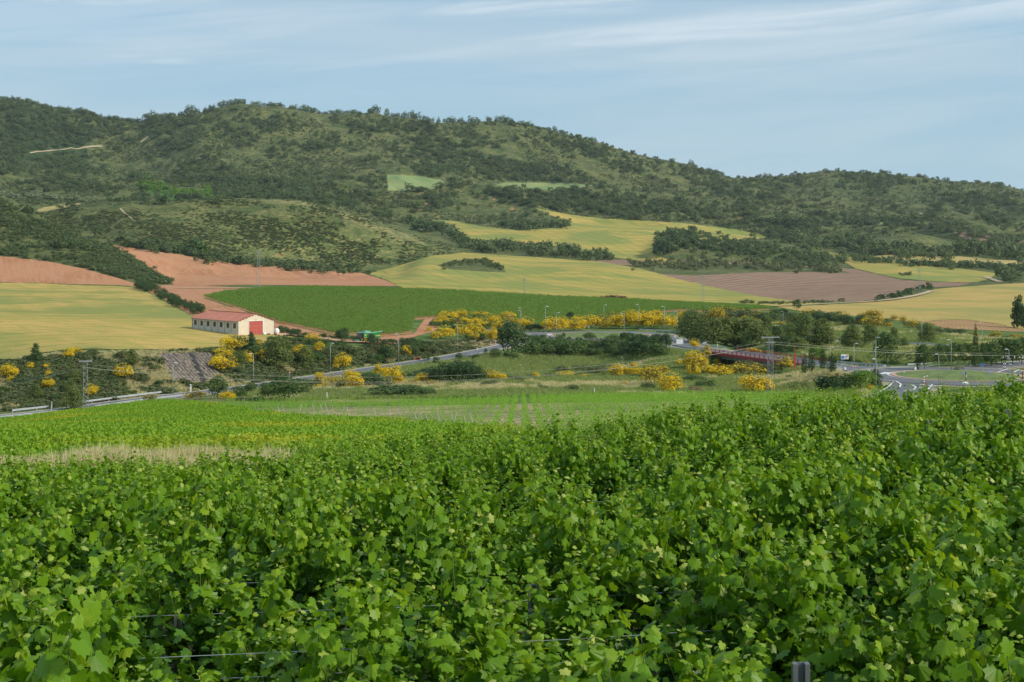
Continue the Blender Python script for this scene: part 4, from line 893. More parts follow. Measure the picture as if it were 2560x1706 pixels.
# dark pipe lying at the field edge, red barrier block, pale stone
p0 = at(624, 1004, 200); link('black_pipe', MB().tube((-3.0, 0, .45), (3.0, .3, .45), .32, n=12).mesh('pipe', 'rubber'), loc=p0, label='long black pipe lying at the edge of the young vines', cat='pipe').name = 'pipe'
for dx in (-1.0, .7): link('stake', MB().tube((0, 0, 0), (.1, 0, 1.1), .05, n=6).mesh('stake', 'trailer_tan'), loc=p0 + Vector((dx, -.5, 0)), label='short wooden stake leaning on the black pipe, ' + ('left one' if dx < 0 else 'right one'), cat='stake')
plain('block_red', (0.36, 0.16, 0.10), 0.9)
p0 = at(1043, 901, 350); e = link('drain_block', None, loc=p0, rz=.3, label='reddish concrete drain block beside the climbing road', cat='drain block')
for x in (-.9, .9): MB().box((x, 0, .5), (.25, 1.0, 1.1)).build('side_wall', 'block_red', e)
MB().box((0, .4, .45), (1.6, .2, .9)).build('back_wall', 'block_red', e); MB().box((0, -.1, .95), (1.55, .8, .12)).build('top_slab', 'block_red', e)

# ------------------------------------------------------------------ plants
foliage('leaf_broom', (0.060, 0.080, 0.022), (0.12, 0.12, 0.045), 0.2, (0.13, 0.11, 0.055))
foliage('bloom_yellow', (0.62, 0.46, 0.010), (0.95, 0.72, 0.014), 0.2)
foliage('bloom_dull', (0.42, 0.32, 0.03), (0.30, 0.27, 0.045), 0.25)
foliage('leaf_pine', (0.090, 0.130, 0.036), (0.17, 0.215, 0.056), 0.25, (0.12, 0.18, 0.045))
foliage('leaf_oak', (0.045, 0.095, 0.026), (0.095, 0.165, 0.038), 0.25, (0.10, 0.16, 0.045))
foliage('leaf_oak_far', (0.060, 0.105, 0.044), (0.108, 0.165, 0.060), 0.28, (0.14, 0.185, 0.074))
foliage('leaf_fresh', (0.085, 0.19, 0.02), (0.17, 0.30, 0.035), 0.35, (0.14, 0.24, 0.03))
foliage('leaf_dark', (0.028, 0.065, 0.024), (0.065, 0.12, 0.032), 0.2, (0.06, 0.11, 0.034))
foliage('leaf_cypress', (0.020, 0.048, 0.014), (0.045, 0.090, 0.022), 0.12)
foliage('leaf_shrub', (0.065, 0.105, 0.034), (0.13, 0.170, 0.056), 0.2, (0.15, 0.17, 0.075))
foliage('leaf_brown', (0.15, 0.07, 0.045), (0.24, 0.13, 0.08), 0.2)
foliage('grass_green', (0.17, 0.26, 0.08), (0.27, 0.36, 0.12), 0.4, (0.30, 0.33, 0.15))
foliage('grass_dry', (0.50, 0.47, 0.29), (0.66, 0.62, 0.42), 0.4, (0.44, 0.42, 0.25))
foliage('leaf_olive', (0.15, 0.20, 0.10), (0.24, 0.28, 0.15), 0.2)
plain('bark', (0.12, 0.085, 0.06), 0.95, 0, 0.3, 4.0)

def cards(C, N, s, r, flat=0.55, asp=1.0):
    """one bent quad per point: centres C, rough normals N, half sizes s"""
    n = len(C); N = N + r.normal(0, flat, (n, 3)); N /= np.linalg.norm(N, axis=1)[:, None]
    t = r.normal(0, 1, (n, 3)); t -= (t * N).sum(1)[:, None] * N; t /= np.linalg.norm(t, axis=1)[:, None]
    b = np.cross(N, t); s = np.asarray(s)[:, None] * np.ones((n, 1)); sa = s * asp
    k = r.uniform(.5, 1.0, (n, 4, 1))
    V = np.stack([C - t * s * k[:, 0] - b * sa * .4 * k[:, 1], C + b * sa * k[:, 1] - t * s * .2 , C + t * s * k[:, 2] + N * s * .25, C - b * sa * k[:, 3] + t * s * .1], 1)
    return V.reshape(-1, 3), np.arange(4 * n).reshape(n, 4)
def lobes_for(kind, r):
    L = []
    if kind == 'dome':
        L.append((0, 0, .42, .42, .55))
        for i in range(9):
            a = r.uniform(0, 6.28); q = r.uniform(.15, .34); L.append((q * math.cos(a), q * math.sin(a), r.uniform(.30, .78) - q * .35, r.uniform(.14, .24), r.uniform(.16, .26)))
    elif kind == 'round':
        L.append((0, 0, .55, .36, .38))
        for i in range(9):
            a = r.uniform(0, 6.28); z = r.uniform(.3, .82); q = .30 * math.sin(math.pi * min(1, max(.12, z))); L.append((q * math.cos(a), q * math.sin(a), z, r.uniform(.15, .23), r.uniform(.13, .2)))
    elif kind == 'shrub':
        L.append((0, 0, .35, .38, .40))
        for i in range(7):
            a = r.uniform(0, 6.28); q = r.uniform(.2, .38); L.append((q * math.cos(a), q * math.sin(a), r.uniform(.2, .65), r.uniform(.13, .22), r.uniform(.18, .34)))
    elif kind == 'pine':
        for i in range(9):
            z = .16 + .76 * i / 8; w = .40 * (1 - (z - .1) ** 2.0) + .03
            for j in range(3):
                a = r.uniform(0, 6.28); q = w * r.uniform(.35, .75); L.append((q * math.cos(a), q * math.sin(a), z + r.uniform(-.04, .04), w * .5 + .04, .12))
    elif kind == 'cone':
        for i in range(8):
            z = .12 + .80 * i / 7; w = .44 * (1.02 - z) ** .8 + .02
            for j in range(3):
                a = r.uniform(0, 6.28); q = w * r.uniform(.2, .7); L.append((q * math.cos(a), q * math.sin(a), z, w * .5 + .02, .09))
    elif kind == 'column':
        for i in range(12):
            z = .05 + .88 * i / 11; w = .44 * min(1, (z + .10) * 2.6) * (1 - max(0, z - .35) ** 2 * 1.9)
            a = r.uniform(0, 6.28); L.append((.08 * math.cos(a), .08 * math.sin(a), z, max(.05, w), .10))
    elif kind == 'poplar':
        for i in range(14):
            z = .14 + .80 * i / 13; w = .42 * math.sin(math.pi * min(.97, (z * .85 + .12))) ** .6
            a = r.uniform(0, 6.28); L.append((.14 * math.cos(a), .14 * math.sin(a), z, w * .75, .09))
    return L
def crown(kind, n, s, seed, mat, name='crown', top=None, bare=0.0, inner=0.25, asp=1.0, smin=.6):
    r = np.random.default_rng(seed); L = lobes_for(kind, r); A = np.array([l[3] * l[3] + l[3] * l[4] for l in L]); k = r.choice(len(L), n, p=A / A.sum())
    d = r.normal(0, 1, (n, 3)); d /= np.linalg.norm(d, axis=1)[:, None]; d[:, 2] = np.where(r.random(n) < .55, np.abs(d[:, 2]), d[:, 2])
    Lk = np.array(L)[k]; rad = np.where(r.random(n) < inner, r.uniform(.3, .95, n), r.uniform(.88, 1.08, n))[:, None]
    C = Lk[:, :3] + d * rad * np.stack([Lk[:, 3], Lk[:, 3], Lk[:, 4]], 1); C[:, 2] = np.maximum(C[:, 2], .01)
    V, Fq = cards(C, d + np.array([0, 0, .25]), r.uniform(smin, 1.25, n) * s, r, asp=asp)
    lo = np.percentile(V, 1.5, axis=0); hi = np.percentile(V, 98.5, axis=0)
    if kind != 'dome': V = np.stack([(V[:, 0] - (lo[0] + hi[0]) / 2) / (hi[0] - lo[0]), (V[:, 1] - (lo[1] + hi[1]) / 2) / (hi[1] - lo[1]), (V[:, 2] / hi[2])], 1)
    return V, Fq, C, d, Lk
def trunk_mesh(h, r0, seed, limbs=4):
    q = random.Random(seed); mb = MB(); p = Vector((0, 0, -.06)); pr = r0
    for i in range(3):
        p2 = p + Vector((q.uniform(-.03, .03), q.uniform(-.03, .03), h / 3 + .03)); mb.tube(p, p2, pr, pr * .8, 6, False); p = p2; pr *= .8
    for i in range(limbs):
        a = q.uniform(0, 6.28); mb.tube(p - Vector((0, 0, h * .15)), p + Vector((.26 * math.cos(a), .26 * math.sin(a), q.uniform(.15, .3))), pr * .7, pr * .25, 5, False)
    return mb.mesh('trunk', 'bark')
KIND = {}
def defkind(key, parts, trunk=None):
    """parts: list of (part name, [meshes]) ; picked per individual"""
    KIND[key] = (parts, trunk)
def simple_kind(key, shape, n, s, mat, nv=4, trunk=(.3, .03), part='crown', **kw):
    ms = []
    for i in range(nv):
        V, Fq, *_ = crown(shape, n, s, sum(map(ord, key)) * 7 + i, mat, **kw); ms.append(mk(part, V, Fq, [mat]))
    tr = [trunk_mesh(trunk[0], trunk[1], 50 + i) for i in range(2)] if trunk else None
    KIND[key] = ([(part, ms)], tr)
def broom_kind(key, n_leaf, n_fl, mat_b, cover, sf=.03):
    fm, bm = [], []
    for i in range(6):
        r = np.random.default_rng(900 + i + len(key) * 31)
        V, Fq, C, d, Lk = crown('dome', n_leaf, .05, 700 + i, None, inner=.5, asp=.35); fm.append(mk('foliage', V, Fq, ['leaf_broom']))
        L = np.array(lobes_for('dome', np.random.default_rng(700 + i)))
        k = r.integers(0, len(L), n_fl * 3); dd = r.normal(0, 1, (n_fl * 3, 3)); dd /= np.linalg.norm(dd, axis=1)[:, None]
        Cc = L[k, :3] + dd * r.uniform(.98, 1.12, (n_fl * 3, 1)) * np.stack([L[k, 3], L[k, 3], L[k, 4]], 1)
        nn = fbm(Cc[:, 0] + i * 3.1, Cc[:, 2] * .9 + Cc[:, 1] * .7 + i, .16, 2)
        keep = (Cc[:, 2] > .06) & (nn + dd[:, 2] * .22 > .5 - cover * .35) & (dd[:, 2] > -.25)
        Cc = Cc[keep][:n_fl]; dd = dd[keep][:n_fl]
        V, Fq = cards(Cc, dd, r.uniform(.6, 1.3, len(Cc)) * sf, r, .7); bm.append(mk('blossom', V, Fq, [mat_b]))
    KIND[key] = ([('foliage', fm), ('blossom', bm)], None)
broom_kind('broom', 900, 2500, 'bloom_yellow', 0.55, .026)
broom_kind('broomhalf', 1100, 800, 'bloom_yellow', 0.12, .026)
broom_kind('broomdull', 1200, 900, 'bloom_dull', 0.45, .026)
simple_kind('pine', 'pine', 2600, .042, 'leaf_pine', 5, (.3, .035), asp=.6)
simple_kind('conifer', 'cone', 2200, .042, 'leaf_dark', 3, (.3, .03), asp=.6)
simple_kind('darktree', 'round', 2200, .034, 'leaf_dark', 3, (.3, .03))
simple_kind('tree', 'round', 1500, .038, 'leaf_oak', 4, (.32, .03))
simple_kind('freshtree', 'round', 1300, .038, 'leaf_fresh', 3, (.3, .025))
simple_kind('olive', 'round', 900, .04, 'leaf_olive', 2, (.35, .05))
simple_kind('shrub', 'shrub', 900, .042, 'leaf_shrub', 5, None, 'foliage')
simple_kind('greenshrub', 'shrub', 1000, .042, 'leaf_oak', 4, None, 'foliage')
simple_kind('darkshrub', 'shrub', 1000, .042, 'leaf_dark', 4, None, 'foliage')
simple_kind('brownshrub', 'shrub', 700, .042, 'leaf_brown', 2, None, 'foliage')
simple_kind('cypress', 'column', 1300, .05, 'leaf_cypress', 3, (.12, .06), asp=.5)
simple_kind('browncypress', 'column', 500, .05, 'leaf_brown', 1, (.12, .06), asp=.5)
simple_kind('poplar', 'poplar', 1600, .05, 'leaf_dark', 2, (.2, .05))
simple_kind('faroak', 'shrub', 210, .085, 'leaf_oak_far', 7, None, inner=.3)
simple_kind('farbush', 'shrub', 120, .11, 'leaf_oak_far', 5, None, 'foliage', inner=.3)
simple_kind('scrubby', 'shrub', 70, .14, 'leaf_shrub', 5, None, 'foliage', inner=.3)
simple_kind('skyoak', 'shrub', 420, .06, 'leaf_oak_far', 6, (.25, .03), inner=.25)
rp = random.Random(77)
ORD = 'leftmost,second from left,third from left,fourth from left,fifth from left,sixth from left,seventh from left,eighth from left,ninth from left,tenth from left,11th from left,12th from left'.split(',') + ['%dth from left' % i for i in range(13, 200)]
for i in range(len(ORD)):
    for a, b in (('21th', '21st'), ('22th', '22nd'), ('23th', '23rd'), ('31th', '31st'), ('32th', '32nd'), ('33th', '33rd'), ('41th', '41st'), ('42th', '42nd'), ('43th', '43rd'), ('51th', '51st'), ('52th', '52nd'), ('53th', '53rd')): ORD[i] = ORD[i].replace(a, b)
def put(kind, loc, w, h, name, label=None, cat=None, group=None, rz=None, sink=0.03):
    parts, tr = KIND[kind]
    e = link(name, None, loc=(loc[0], loc[1], loc[2] - h * sink), rz=rp.uniform(0, 6.28) if rz is None else rz, label=label, cat=cat, group=group, scale=(w * 1.08, w * 1.08, h))
    e.empty_display_size = 0.1
    i = rp.randrange(len(parts[0][1]))
    for nm, ms in parts: link(nm, ms[i % len(ms)], e)
    if tr: link('trunk', tr[i % len(tr)], e)
    return e
def cluster(items, kind, name, cat, phrase, T, group=None, dmin=60.0):
    """items in crop pixels: (x centre, y base, width, height[, kind]); phrase is completed with the place in the cluster"""
    its = []
    for it in items:
        u, v = T(it[0], it[1]); s = T(1, 0)[0] - T(0, 0)[0]; its.append((u, v, it[2] * s, it[3] * s, it[4] if len(it) > 4 else kind))
    its.sort()
    for i, (u, v, w, h, k) in enumerate(its):
        p = at(u, v, dmin); d = p.y
        if k.startswith('broom') and k[5:] in ('', 'half', 'dull'): w *= 1.22; h *= 1.2
        elif k == 'cypress': w *= 1.4; h *= 1.15
        elif k in ('tree', 'freshtree', 'darktree', 'pine'): w *= 1.18; h *= 1.2
        lb = phrase if len(its) == 1 else phrase + ', ' + (ORD[i] if i < len(its) - 1 else 'rightmost')
        put(k, p, w * d / F, h * d / F, name, lb, cat, group)
def TF(ox, oy, sc): return lambda x, y: (ox + x / sc, oy + y / sc)
TFf = TF(0, 840, 4.525); TB = TF(440, 740, 3.677); TC = TF(1000, 740, 3.677); TG = TF(1060, 760, 6.92); TD = TF(1560, 740, 3.677); TE = TF(2000, 740, 4.202); TN = TF(0, 0, 1.0)
BG = 'flowering yellow broom bushes'
# left cut slope
cluster([(90, 475, 190, 145), (110, 525, 70, 75), (340, 375, 85, 70), (540, 375, 85, 60), (550, 470, 75, 85), (770, 255, 140, 105), (865, 205, 135, 80), (1390, 490, 195, 155), (540, 600, 125, 115), (1020, 695, 130, 135), (725, 735, 50, 40)], 'broom', 'broom_bush', 'broom bush', 'bright yellow broom bush on the brown cut slope', TFf, BG)
cluster([(1690, 750, 165, 80, 'broomdull')], 'broomdull', 'broom_bush', 'broom bush', 'green and yellow broom bush against the guardrail', TFf, BG)
cluster([(425, 300, 150, 212, 'conifer')], 'conifer', 'pine_tree', 'pine tree', 'shaggy dark pine on the rim of the wheat field', TFf)
cluster([(815, 530, 150, 170), (790, 655, 115, 140), (820, 838, 190, 205), (415, 715, 110, 135), (1480, 330, 130, 150)], 'pine', 'pine_tree', 'pine tree', 'rounded olive green pine on the brown cut slope', TFf, 'young pines on the left cut slope')
sl = []
for i in range(70):
    x = rp.uniform(0, 1960); top = 300 - x * .17 if x < 700 else 165 + (x - 700) * .03; bot = 850 - x * .11
    y = rp.uniform(top + 25, bot)
    if x > 1780 and y < 520: continue
    w = rp.uniform(45, 120); sl.append((x, y, w, w * rp.uniform(.4, .75), rp.choice(['shrub', 'shrub', 'shrub', 'greenshrub', 'darkshrub'])))
cluster(sl, 'shrub', 'shrub', 'shrub', 'low wild shrub on the brown cut slope', TFf, 'wild shrubs on the left cut slope')
# slope below the barn
cluster([(530, 505, 205, 135), (445, 570, 165, 90), (450, 700, 215, 150), (395, 640, 120, 95), (655, 630, 105, 110), (765, 470, 40, 60), (1265, 445, 140, 90), (1315, 515, 90, 85), (1145, 600, 160, 135), (1530, 670, 135, 130), (1465, 680, 60, 55), (1930, 520, 105, 60), (2120, 555, 85, 90)], 'broom', 'broom_bush', 'broom bush', 'yellow broom bush on the green slope below the barn', TB, BG)
cluster([(800, 615, 130, 130), (1585, 590, 60, 40)], 'broomhalf', 'broom_bush', 'broom bush', 'half faded broom bush below the barn', TB, BG)
cluster([(695, 530, 135, 195, 'conifer')], 'conifer', 'pine_tree', 'pine tree', 'dark pointed pine in front of the red barn door', TB)
cluster([(930, 660, 190, 225), (1195, 670, 115, 175), (850, 540, 120, 110), (600, 640, 90, 110), (1000, 560, 130, 130)], 'pine', 'pine_tree', 'pine tree', 'bushy green pine on the slope below the barn', TB, 'pines on the slope below the barn')
cluster([(1520, 432, 92, 112), (1795, 460, 56, 92)], 'darktree', 'small_tree', 'small tree', 'small dark round tree at the harvester track', TB)
cluster([(1930, 620, 100, 140), (2140, 480, 110, 80), (1960, 480, 120, 70), (2280, 510, 120, 80)], 'darktree', 'small_tree', 'small tree', 'dark leafy tree on the bank below harvester', TB)
sl = []
for i in range(62):
    x = rp.uniform(540, 2300); y0 = 440 + (x - 700) * .015; y1 = 790 if x < 1100 else 690 - (x - 1100) * .07
    y = rp.uniform(y0, max(y0 + 40, y1)); w = rp.uniform(60, 150); sl.append((x, y, w, w * rp.uniform(.45, .8), rp.choice(['shrub', 'greenshrub', 'greenshrub', 'darkshrub', 'shrub'])))
for i in range(9): sl.append((900 + i * 60 + rp.uniform(-20, 20), 425 + i * 4, 120, 60, 'greenshrub'))
cluster(sl, 'shrub', 'shrub', 'shrub', 'wild green shrub on the slope under the barn', TB, 'wild shrubs on the slope under the barn')
# the brooms between the roads
cluster([(1605, 775, 145, 90), (1620, 850, 175, 120), (1330, 790, 105, 80), (1345, 845, 100, 65), (1300, 855, 85, 40), (1870, 730, 95, 95), (1975, 770, 140, 125), (2055, 825, 130, 120), (2035, 690, 60, 50), (2265, 805, 120, 85), (1085, 830, 170, 50), (475, 960, 125, 80)], 'broom', 'broom_bush', 'broom bush', 'yellow broom bush between the two bends of road', TB, BG)
cluster([(1455, 845, 125, 120), (2180, 828, 90, 60), (2325, 825, 70, 55), (160, 955, 200, 80)], 'broomhalf', 'broom_bush', 'broom bush', 'half faded broom bush between the two bends of road', TB, BG)
cluster([(385, 950, 150, 175), (570, 945, 125, 95), (690, 900, 90, 90), (850, 955, 135, 130), (1010, 970, 200, 190), (1110, 905, 190, 120), (640, 900, 70, 60), (930, 890, 120, 100)], 'tree', 'leafy_tree', 'tree', 'leafy green tree beside the lower road', TB, 'leafy trees beside the lower road')
cluster([(1780, 830, 210, 120), (1900, 840, 140, 90), (1700, 840, 120, 100), (2230, 760, 160, 70), (1250, 850, 140, 90), (1520, 850, 90, 80), (2100, 760, 130, 60), (2350, 800, 120, 90)], 'darkshrub', 'shrub', 'shrub', 'dense dark shrub among the brooms by the road', TB, 'dark shrubs between the road bends')
# big yellow thicket behind the climbing road
cluster([(225, 385, 155, 118), (95, 470, 95, 70), (45, 480, 60, 40), (350, 600, 290, 205), (215, 610, 190, 125), (420, 270, 300, 145), (640, 270, 190, 160), (300, 300, 160, 110), (360, 375, 95, 150), (490, 370, 165, 110), (650, 575, 230, 190), (870, 520, 260, 200), (870, 635, 185, 132), (740, 350, 230, 130), (1000, 240, 180, 100), (860, 230, 160, 95), (1040, 430, 190, 150), (1170, 370, 230, 175), (1270, 480, 200, 200), (1200, 640, 220, 205), (1060, 560, 110, 80), (1340, 500, 110, 180), (1430, 300, 260, 150), (1300, 290, 130, 90), (1790, 450, 250, 200), (780, 540, 130, 90), (560, 450, 150, 90), (950, 350, 170, 120), (530, 300, 150, 110), (1230, 300, 90, 80), (1000, 520, 120, 110)], 'broom', 'broom_bush', 'broom bush', 'dense yellow broom bush in the big thicket', TG, BG)
cluster([(280, 600, 60, 40), (480, 300, 110, 70), (700, 140, 90, 60), (1540, 400, 220, 160), (1700, 480, 100, 70), (1480, 370, 180, 150), (600, 380, 120, 90)], 'broomhalf', 'broom_bush', 'broom bush', 'faded brownish broom bush in the big thicket', TG, BG)
cluster([(1510, 930, 440, 520, 'darktree')], 'darktree', 'leafy_tree', 'tree', 'big dense dark tree beside the end of the climbing road', TG)
cluster([(1240, 950, 180, 150), (1450, 965, 130, 125), (1570, 960, 100, 90), (605, 980, 90, 110), (210, 1050, 90, 110), (1070, 870, 50, 85), (900, 960, 110, 70)], 'tree', 'small_tree', 'small tree', 'small leafy tree near the foot of the big dark tree', TG)
cluster([(60, 850, 170, 130), (200, 860, 150, 120), (470, 840, 130, 150), (120, 760, 140, 110), (700, 760, 160, 90), (820, 720, 140, 70), (330, 760, 160, 100), (950, 640, 170, 80), (1100, 700, 140, 60), (40, 900, 140, 80)], 'shrub', 'shrub', 'shrub', 'grey green shrub on bank below the yellow thicket', TG, 'shrubs below the yellow thicket')
sl = []
for i in range(34):
    x = rp.uniform(120, 1350); sl.append((x, rp.uniform(280, 640) if x > 300 else rp.uniform(350, 600), rp.uniform(120, 210), rp.uniform(80, 130)))
cluster(sl, 'greenshrub', 'shrub', 'shrub', 'green brush between brooms of the big thicket', TG, 'green brush in the yellow thicket')
# broom hedge behind the far roundabout
cluster([(1390, 335, 140, 125), (1480, 332, 130, 125), (1440, 270, 110, 65), (1510, 260, 80, 60), (1620, 325, 145, 105), (1570, 320, 80, 90), (1660, 325, 70, 80), (1640, 250, 110, 65), (1740, 300, 180, 110), (1780, 260, 100, 70), (1700, 235, 90, 45), (1930, 305, 110, 85), (1870, 305, 60, 40), (2050, 305, 140, 140), (1990, 300, 90, 110), (2150, 305, 130, 150), (2210, 280, 90, 130), (2290, 305, 140, 140), (2130, 200, 100, 50)], 'broom', 'broom_bush', 'broom bush', 'yellow broom bush in hedge behind the far roundabout', TC, BG)
cluster([(60, 305, 120, 155), (135, 300, 90, 130), (215, 300, 135, 145), (300, 300, 110, 140), (300, 205, 95, 70), (370, 305, 110, 130), (440, 300, 110, 115), (530, 230, 85, 85), (500, 290, 60, 90)], 'broom', 'broom_bush', 'broom bush', 'yellow broom bush in hedge right of the far roundabout', TD, BG)
cluster([(1880, 290, 120, 110), (1960, 280, 100, 120), (1830, 300, 80, 110), (2240, 300, 90, 120), (1650, 290, 70, 70)], 'broomhalf', 'broom_bush', 'broom bush', 'faded broom bush in hedge behind the far roundabout', TC, BG)
cluster([(1570, 230, 56, 70), (1200, 330, 80, 60), (1270, 330, 90, 60)], 'darktree', 'small_tree', 'small tree', 'small dark tree behind the broom hedge', TC)
# hedge and trees in front of the far roundabout
sl = []
for i in range(46):
    x = 1180 + i * 27 + rp.uniform(-10, 10); yb = rp.uniform(500, 570); w = rp.uniform(110, 190); sl.append((x, yb, w, w * rp.uniform(.6, .85)))
cluster(sl, 'greenshrub', 'shrub', 'shrub', 'dense green shrub below the far roundabout', TC, 'thick shrubs below the far roundabout')
cluster([(1210, 440, 60, 65), (1253, 440, 45, 70), (1310, 440, 60, 70), (1505, 400, 28, 52), (1555, 450, 50, 62), (1645, 460, 60, 65), (1745, 420, 95, 70), (1385, 450, 45, 55), (1465, 425, 60, 55), (1960, 440, 90, 75), (2090, 460, 130, 100), (2190, 460, 110, 90), (2330, 470, 120, 80)], 'tree', 'small_tree', 'small tree', 'small tree planted before the far roundabout', TC, 'small trees before the far roundabout')
cluster([(40, 480, 110, 120), (130, 500, 110, 120), (220, 520, 120, 130), (300, 470, 90, 100), (390, 480, 90, 110), (30, 560, 120, 120), (120, 560, 130, 110)], 'darktree', 'leafy_tree', 'tree', 'dark leafy tree left of the guardrail bend', TD, 'trees left of the guardrail bend')
# meadow row
cluster([(890, 780, 150, 78), (1245, 762, 66, 62), (1525, 742, 150, 48), (1705, 750, 92, 28), (2005, 742, 150, 105), (2160, 665, 62, 52), (2162, 732, 130, 72), (2030, 742, 100, 45), (2060, 825, 50, 40)], 'broom', 'broom_bush', 'broom bush', 'low yellow broom bush along the meadow rim', TC, BG)
cluster([(205, 800, 110, 80), (300, 825, 85, 50), (820, 770, 120, 90, 'broomhalf')], 'broomhalf', 'broom_bush', 'broom bush', 'broom bush left of the dark thicket', TC, BG)
sl = [(400, 800, 200, 190), (500, 800, 180, 200), (600, 800, 180, 190), (690, 800, 130, 160), (330, 790, 120, 120), (650, 700, 90, 110), (250, 720, 180, 60), (740, 790, 120, 110), (550, 680, 150, 90)]
cluster(sl, 'darkshrub', 'shrub', 'shrub', 'dark dense shrub in the thicket below the road', TC, 'dark thicket below the road')
cluster([(1490, 705, 130, 60), (1800, 720, 220, 90), (1880, 700, 150, 80), (1650, 700, 120, 70), (1310, 870, 90, 50), (1580, 880, 130, 70), (830, 830, 160, 50), (1050, 780, 180, 50), (1180, 760, 110, 40), (1370, 750, 130, 40)], 'shrub', 'shrub', 'shrub', 'low green shrub in the meadow', TC, 'low shrubs in the meadow')
cluster([(-30, 925, 440, 110, 'greenshrub'), (100, 925, 260, 100, 'greenshrub'), (240, 925, 180, 80, 'greenshrub')], 'greenshrub', 'shrub', 'shrub', 'smooth low green bush mound at the meadow edge', TC, 'mounds of bramble at the meadow edge')
# by the bridge
cluster([(260, 735, 200, 85), (425, 890, 230, 165), (100, 735, 130, 78), (95, 665, 60, 52), (15, 735, 70, 80), (640, 682, 180, 160), (720, 670, 100, 130), (495, 640, 62, 60), (632, 737, 118, 85), (860, 738, 255, 98), (1330, 735, 190, 90), (1215, 898, 290, 160), (1360, 890, 60, 90), (858, 640, 66, 62), (650, 485, 92, 82), (1180, 520, 130, 40), (1310, 530, 60, 30)], 'broom', 'broom_bush', 'broom bush', 'large yellow broom bush near the bridge', TD, BG)
cluster([(250, 830, 200, 185), (1130, 738, 275, 130), (1465, 680, 180, 115), (745, 570, 105, 110), (350, 720, 120, 80)], 'broomhalf', 'broom_bush', 'broom bush', 'large half faded broom bush near the bridge', TD, BG)
cluster([(660, 890, 125, 62, 'brownshrub')], 'brownshrub', 'shrub', 'shrub', 'dead brown shrub in the meadow', TD)
cluster([(640, 790, 190, 60), (750, 850, 170, 80), (230, 870, 130, 70), (1550, 760, 110, 35), (1410, 745, 110, 60), (1060, 780, 60, 30)], 'greenshrub', 'shrub', 'shrub', 'low green bramble in the meadow below the bridge', TD, 'brambles below the bridge')
cluster([(900, 660, 34, 105), (1060, 640, 52, 130), (1297, 650, 38, 150), (1663, 740, 44, 178), (1725, 725, 42, 225), (1830, 713, 42, 233), (1912, 732, 48, 180), (635, 738, 22, 118), (1443, 690, 14, 72)], 'cypress', 'cypress', 'cypress tree', 'slim dark cypress standing by the bridge', TD, 'cypresses by the bridge')
cluster([(738, 720, 34, 120, 'browncypress')], 'browncypress', 'cypress', 'cypress tree', 'dead brown cypress under the left bridge end', TD)
cluster([(620, 420, 215, 235), (720, 430, 190, 210), (830, 440, 200, 200), (930, 455, 200, 210), (1020, 470, 220, 220), (1110, 480, 200, 230), (1200, 500, 190, 215), (570, 330, 130, 140), (1320, 380, 135, 165), (1150, 330, 160, 110), (1280, 440, 120, 130), (1430, 480, 110, 170), (1530, 410, 110, 130), (1580, 350, 130, 150), (1680, 360, 150, 165), (1808, 468, 175, 215), (2090, 480, 140, 160), (2100, 380, 110, 100), (2262, 440, 125, 150), (1610, 500, 150, 100)], 'pine', 'pine_tree', 'pine tree', 'round topped green pine in the grove behind the bridge', TD, 'pines behind the bridge')
cluster([(1440, 400, 110, 110), (1480, 500, 130, 110), (1380, 540, 120, 100)], 'darktree', 'leafy_tree', 'tree', 'dark leafy tree among the pines behind the bridge', TD)
cluster([(1765, 620, 110, 135, 'freshtree')], 'freshtree', 'leafy_tree', 'tree', 'fresh light green tree between two cypresses', TD)
cluster([(1590, 133, 62, 86, 'tree')], 'tree', 'small_tree', 'small tree', 'lone round tree at the corner of the right wheat field', TD)
# broom band above the pines, both sides of the lone tree
cluster([(865, 240, 150, 140), (750, 240, 150, 85), (940, 180, 130, 85), (960, 275, 130, 65), (1060, 190, 110, 70), (1095, 165, 72, 50), (1190, 215, 110, 85), (1130, 245, 120, 60), (1215, 260, 80, 50), (1470, 272, 150, 38), (1345, 180, 60, 40), (1690, 210, 125, 85), (1585, 245, 70, 40), (2020, 230, 105, 82), (1980, 276, 88, 30), (2090, 275, 62, 30), (2290, 210, 125, 70), (2290, 285, 190, 95), (2200, 240, 110, 60)], 'broomhalf', 'broom_bush', 'broom bush', 'half yellow broom bush in the band above the pines', TD, BG)
cluster([(785, 240, 165, 90), (765, 335, 220, 112), (650, 230, 100, 50), (985, 275, 72, 75), (1080, 300, 80, 90), (1190, 350, 130, 100), (930, 335, 90, 60), (1370, 322, 90, 36), (1550, 360, 60, 32), (1800, 410, 80, 32), (1890, 420, 50, 26), (2065, 445, 125, 68), (1990, 440, 80, 32), (2230, 445, 95, 42), (2315, 445, 80, 38), (700, 720, 90, 28)], 'broomhalf', 'broom_bush', 'broom bush', 'half yellow broom bush below the right wheat field', TE, BG)
sl = []
for i in range(40):
    x = 600 + i * 46 + rp.uniform(-15, 15); y = 215 + max(0, (x - 1500)) * .07 + rp.uniform(-20, 25); sl.append((x, y, rp.uniform(90, 170), rp.uniform(55, 95), rp.choice(['darkshrub', 'shrub', 'greenshrub', 'darkshrub'])))
cluster(sl, 'darkshrub', 'shrub', 'shrub', 'dark shrub in the band between wheat and pines', TD, 'dark shrubs in the broom band')
sl = [(1430, 380, 100, 50), (1500, 400, 120, 60), (1620, 400, 130, 60), (1700, 405, 110, 60), (1250, 370, 70, 80), (1130, 335, 100, 60), (870, 310, 120, 70), (330, 390, 60, 30), (2150, 450, 80, 30)]
cluster(sl, 'shrub', 'shrub', 'shrub', 'olive shrub at the foot of the clod field', TE, 'shrubs at the foot of the clod field')
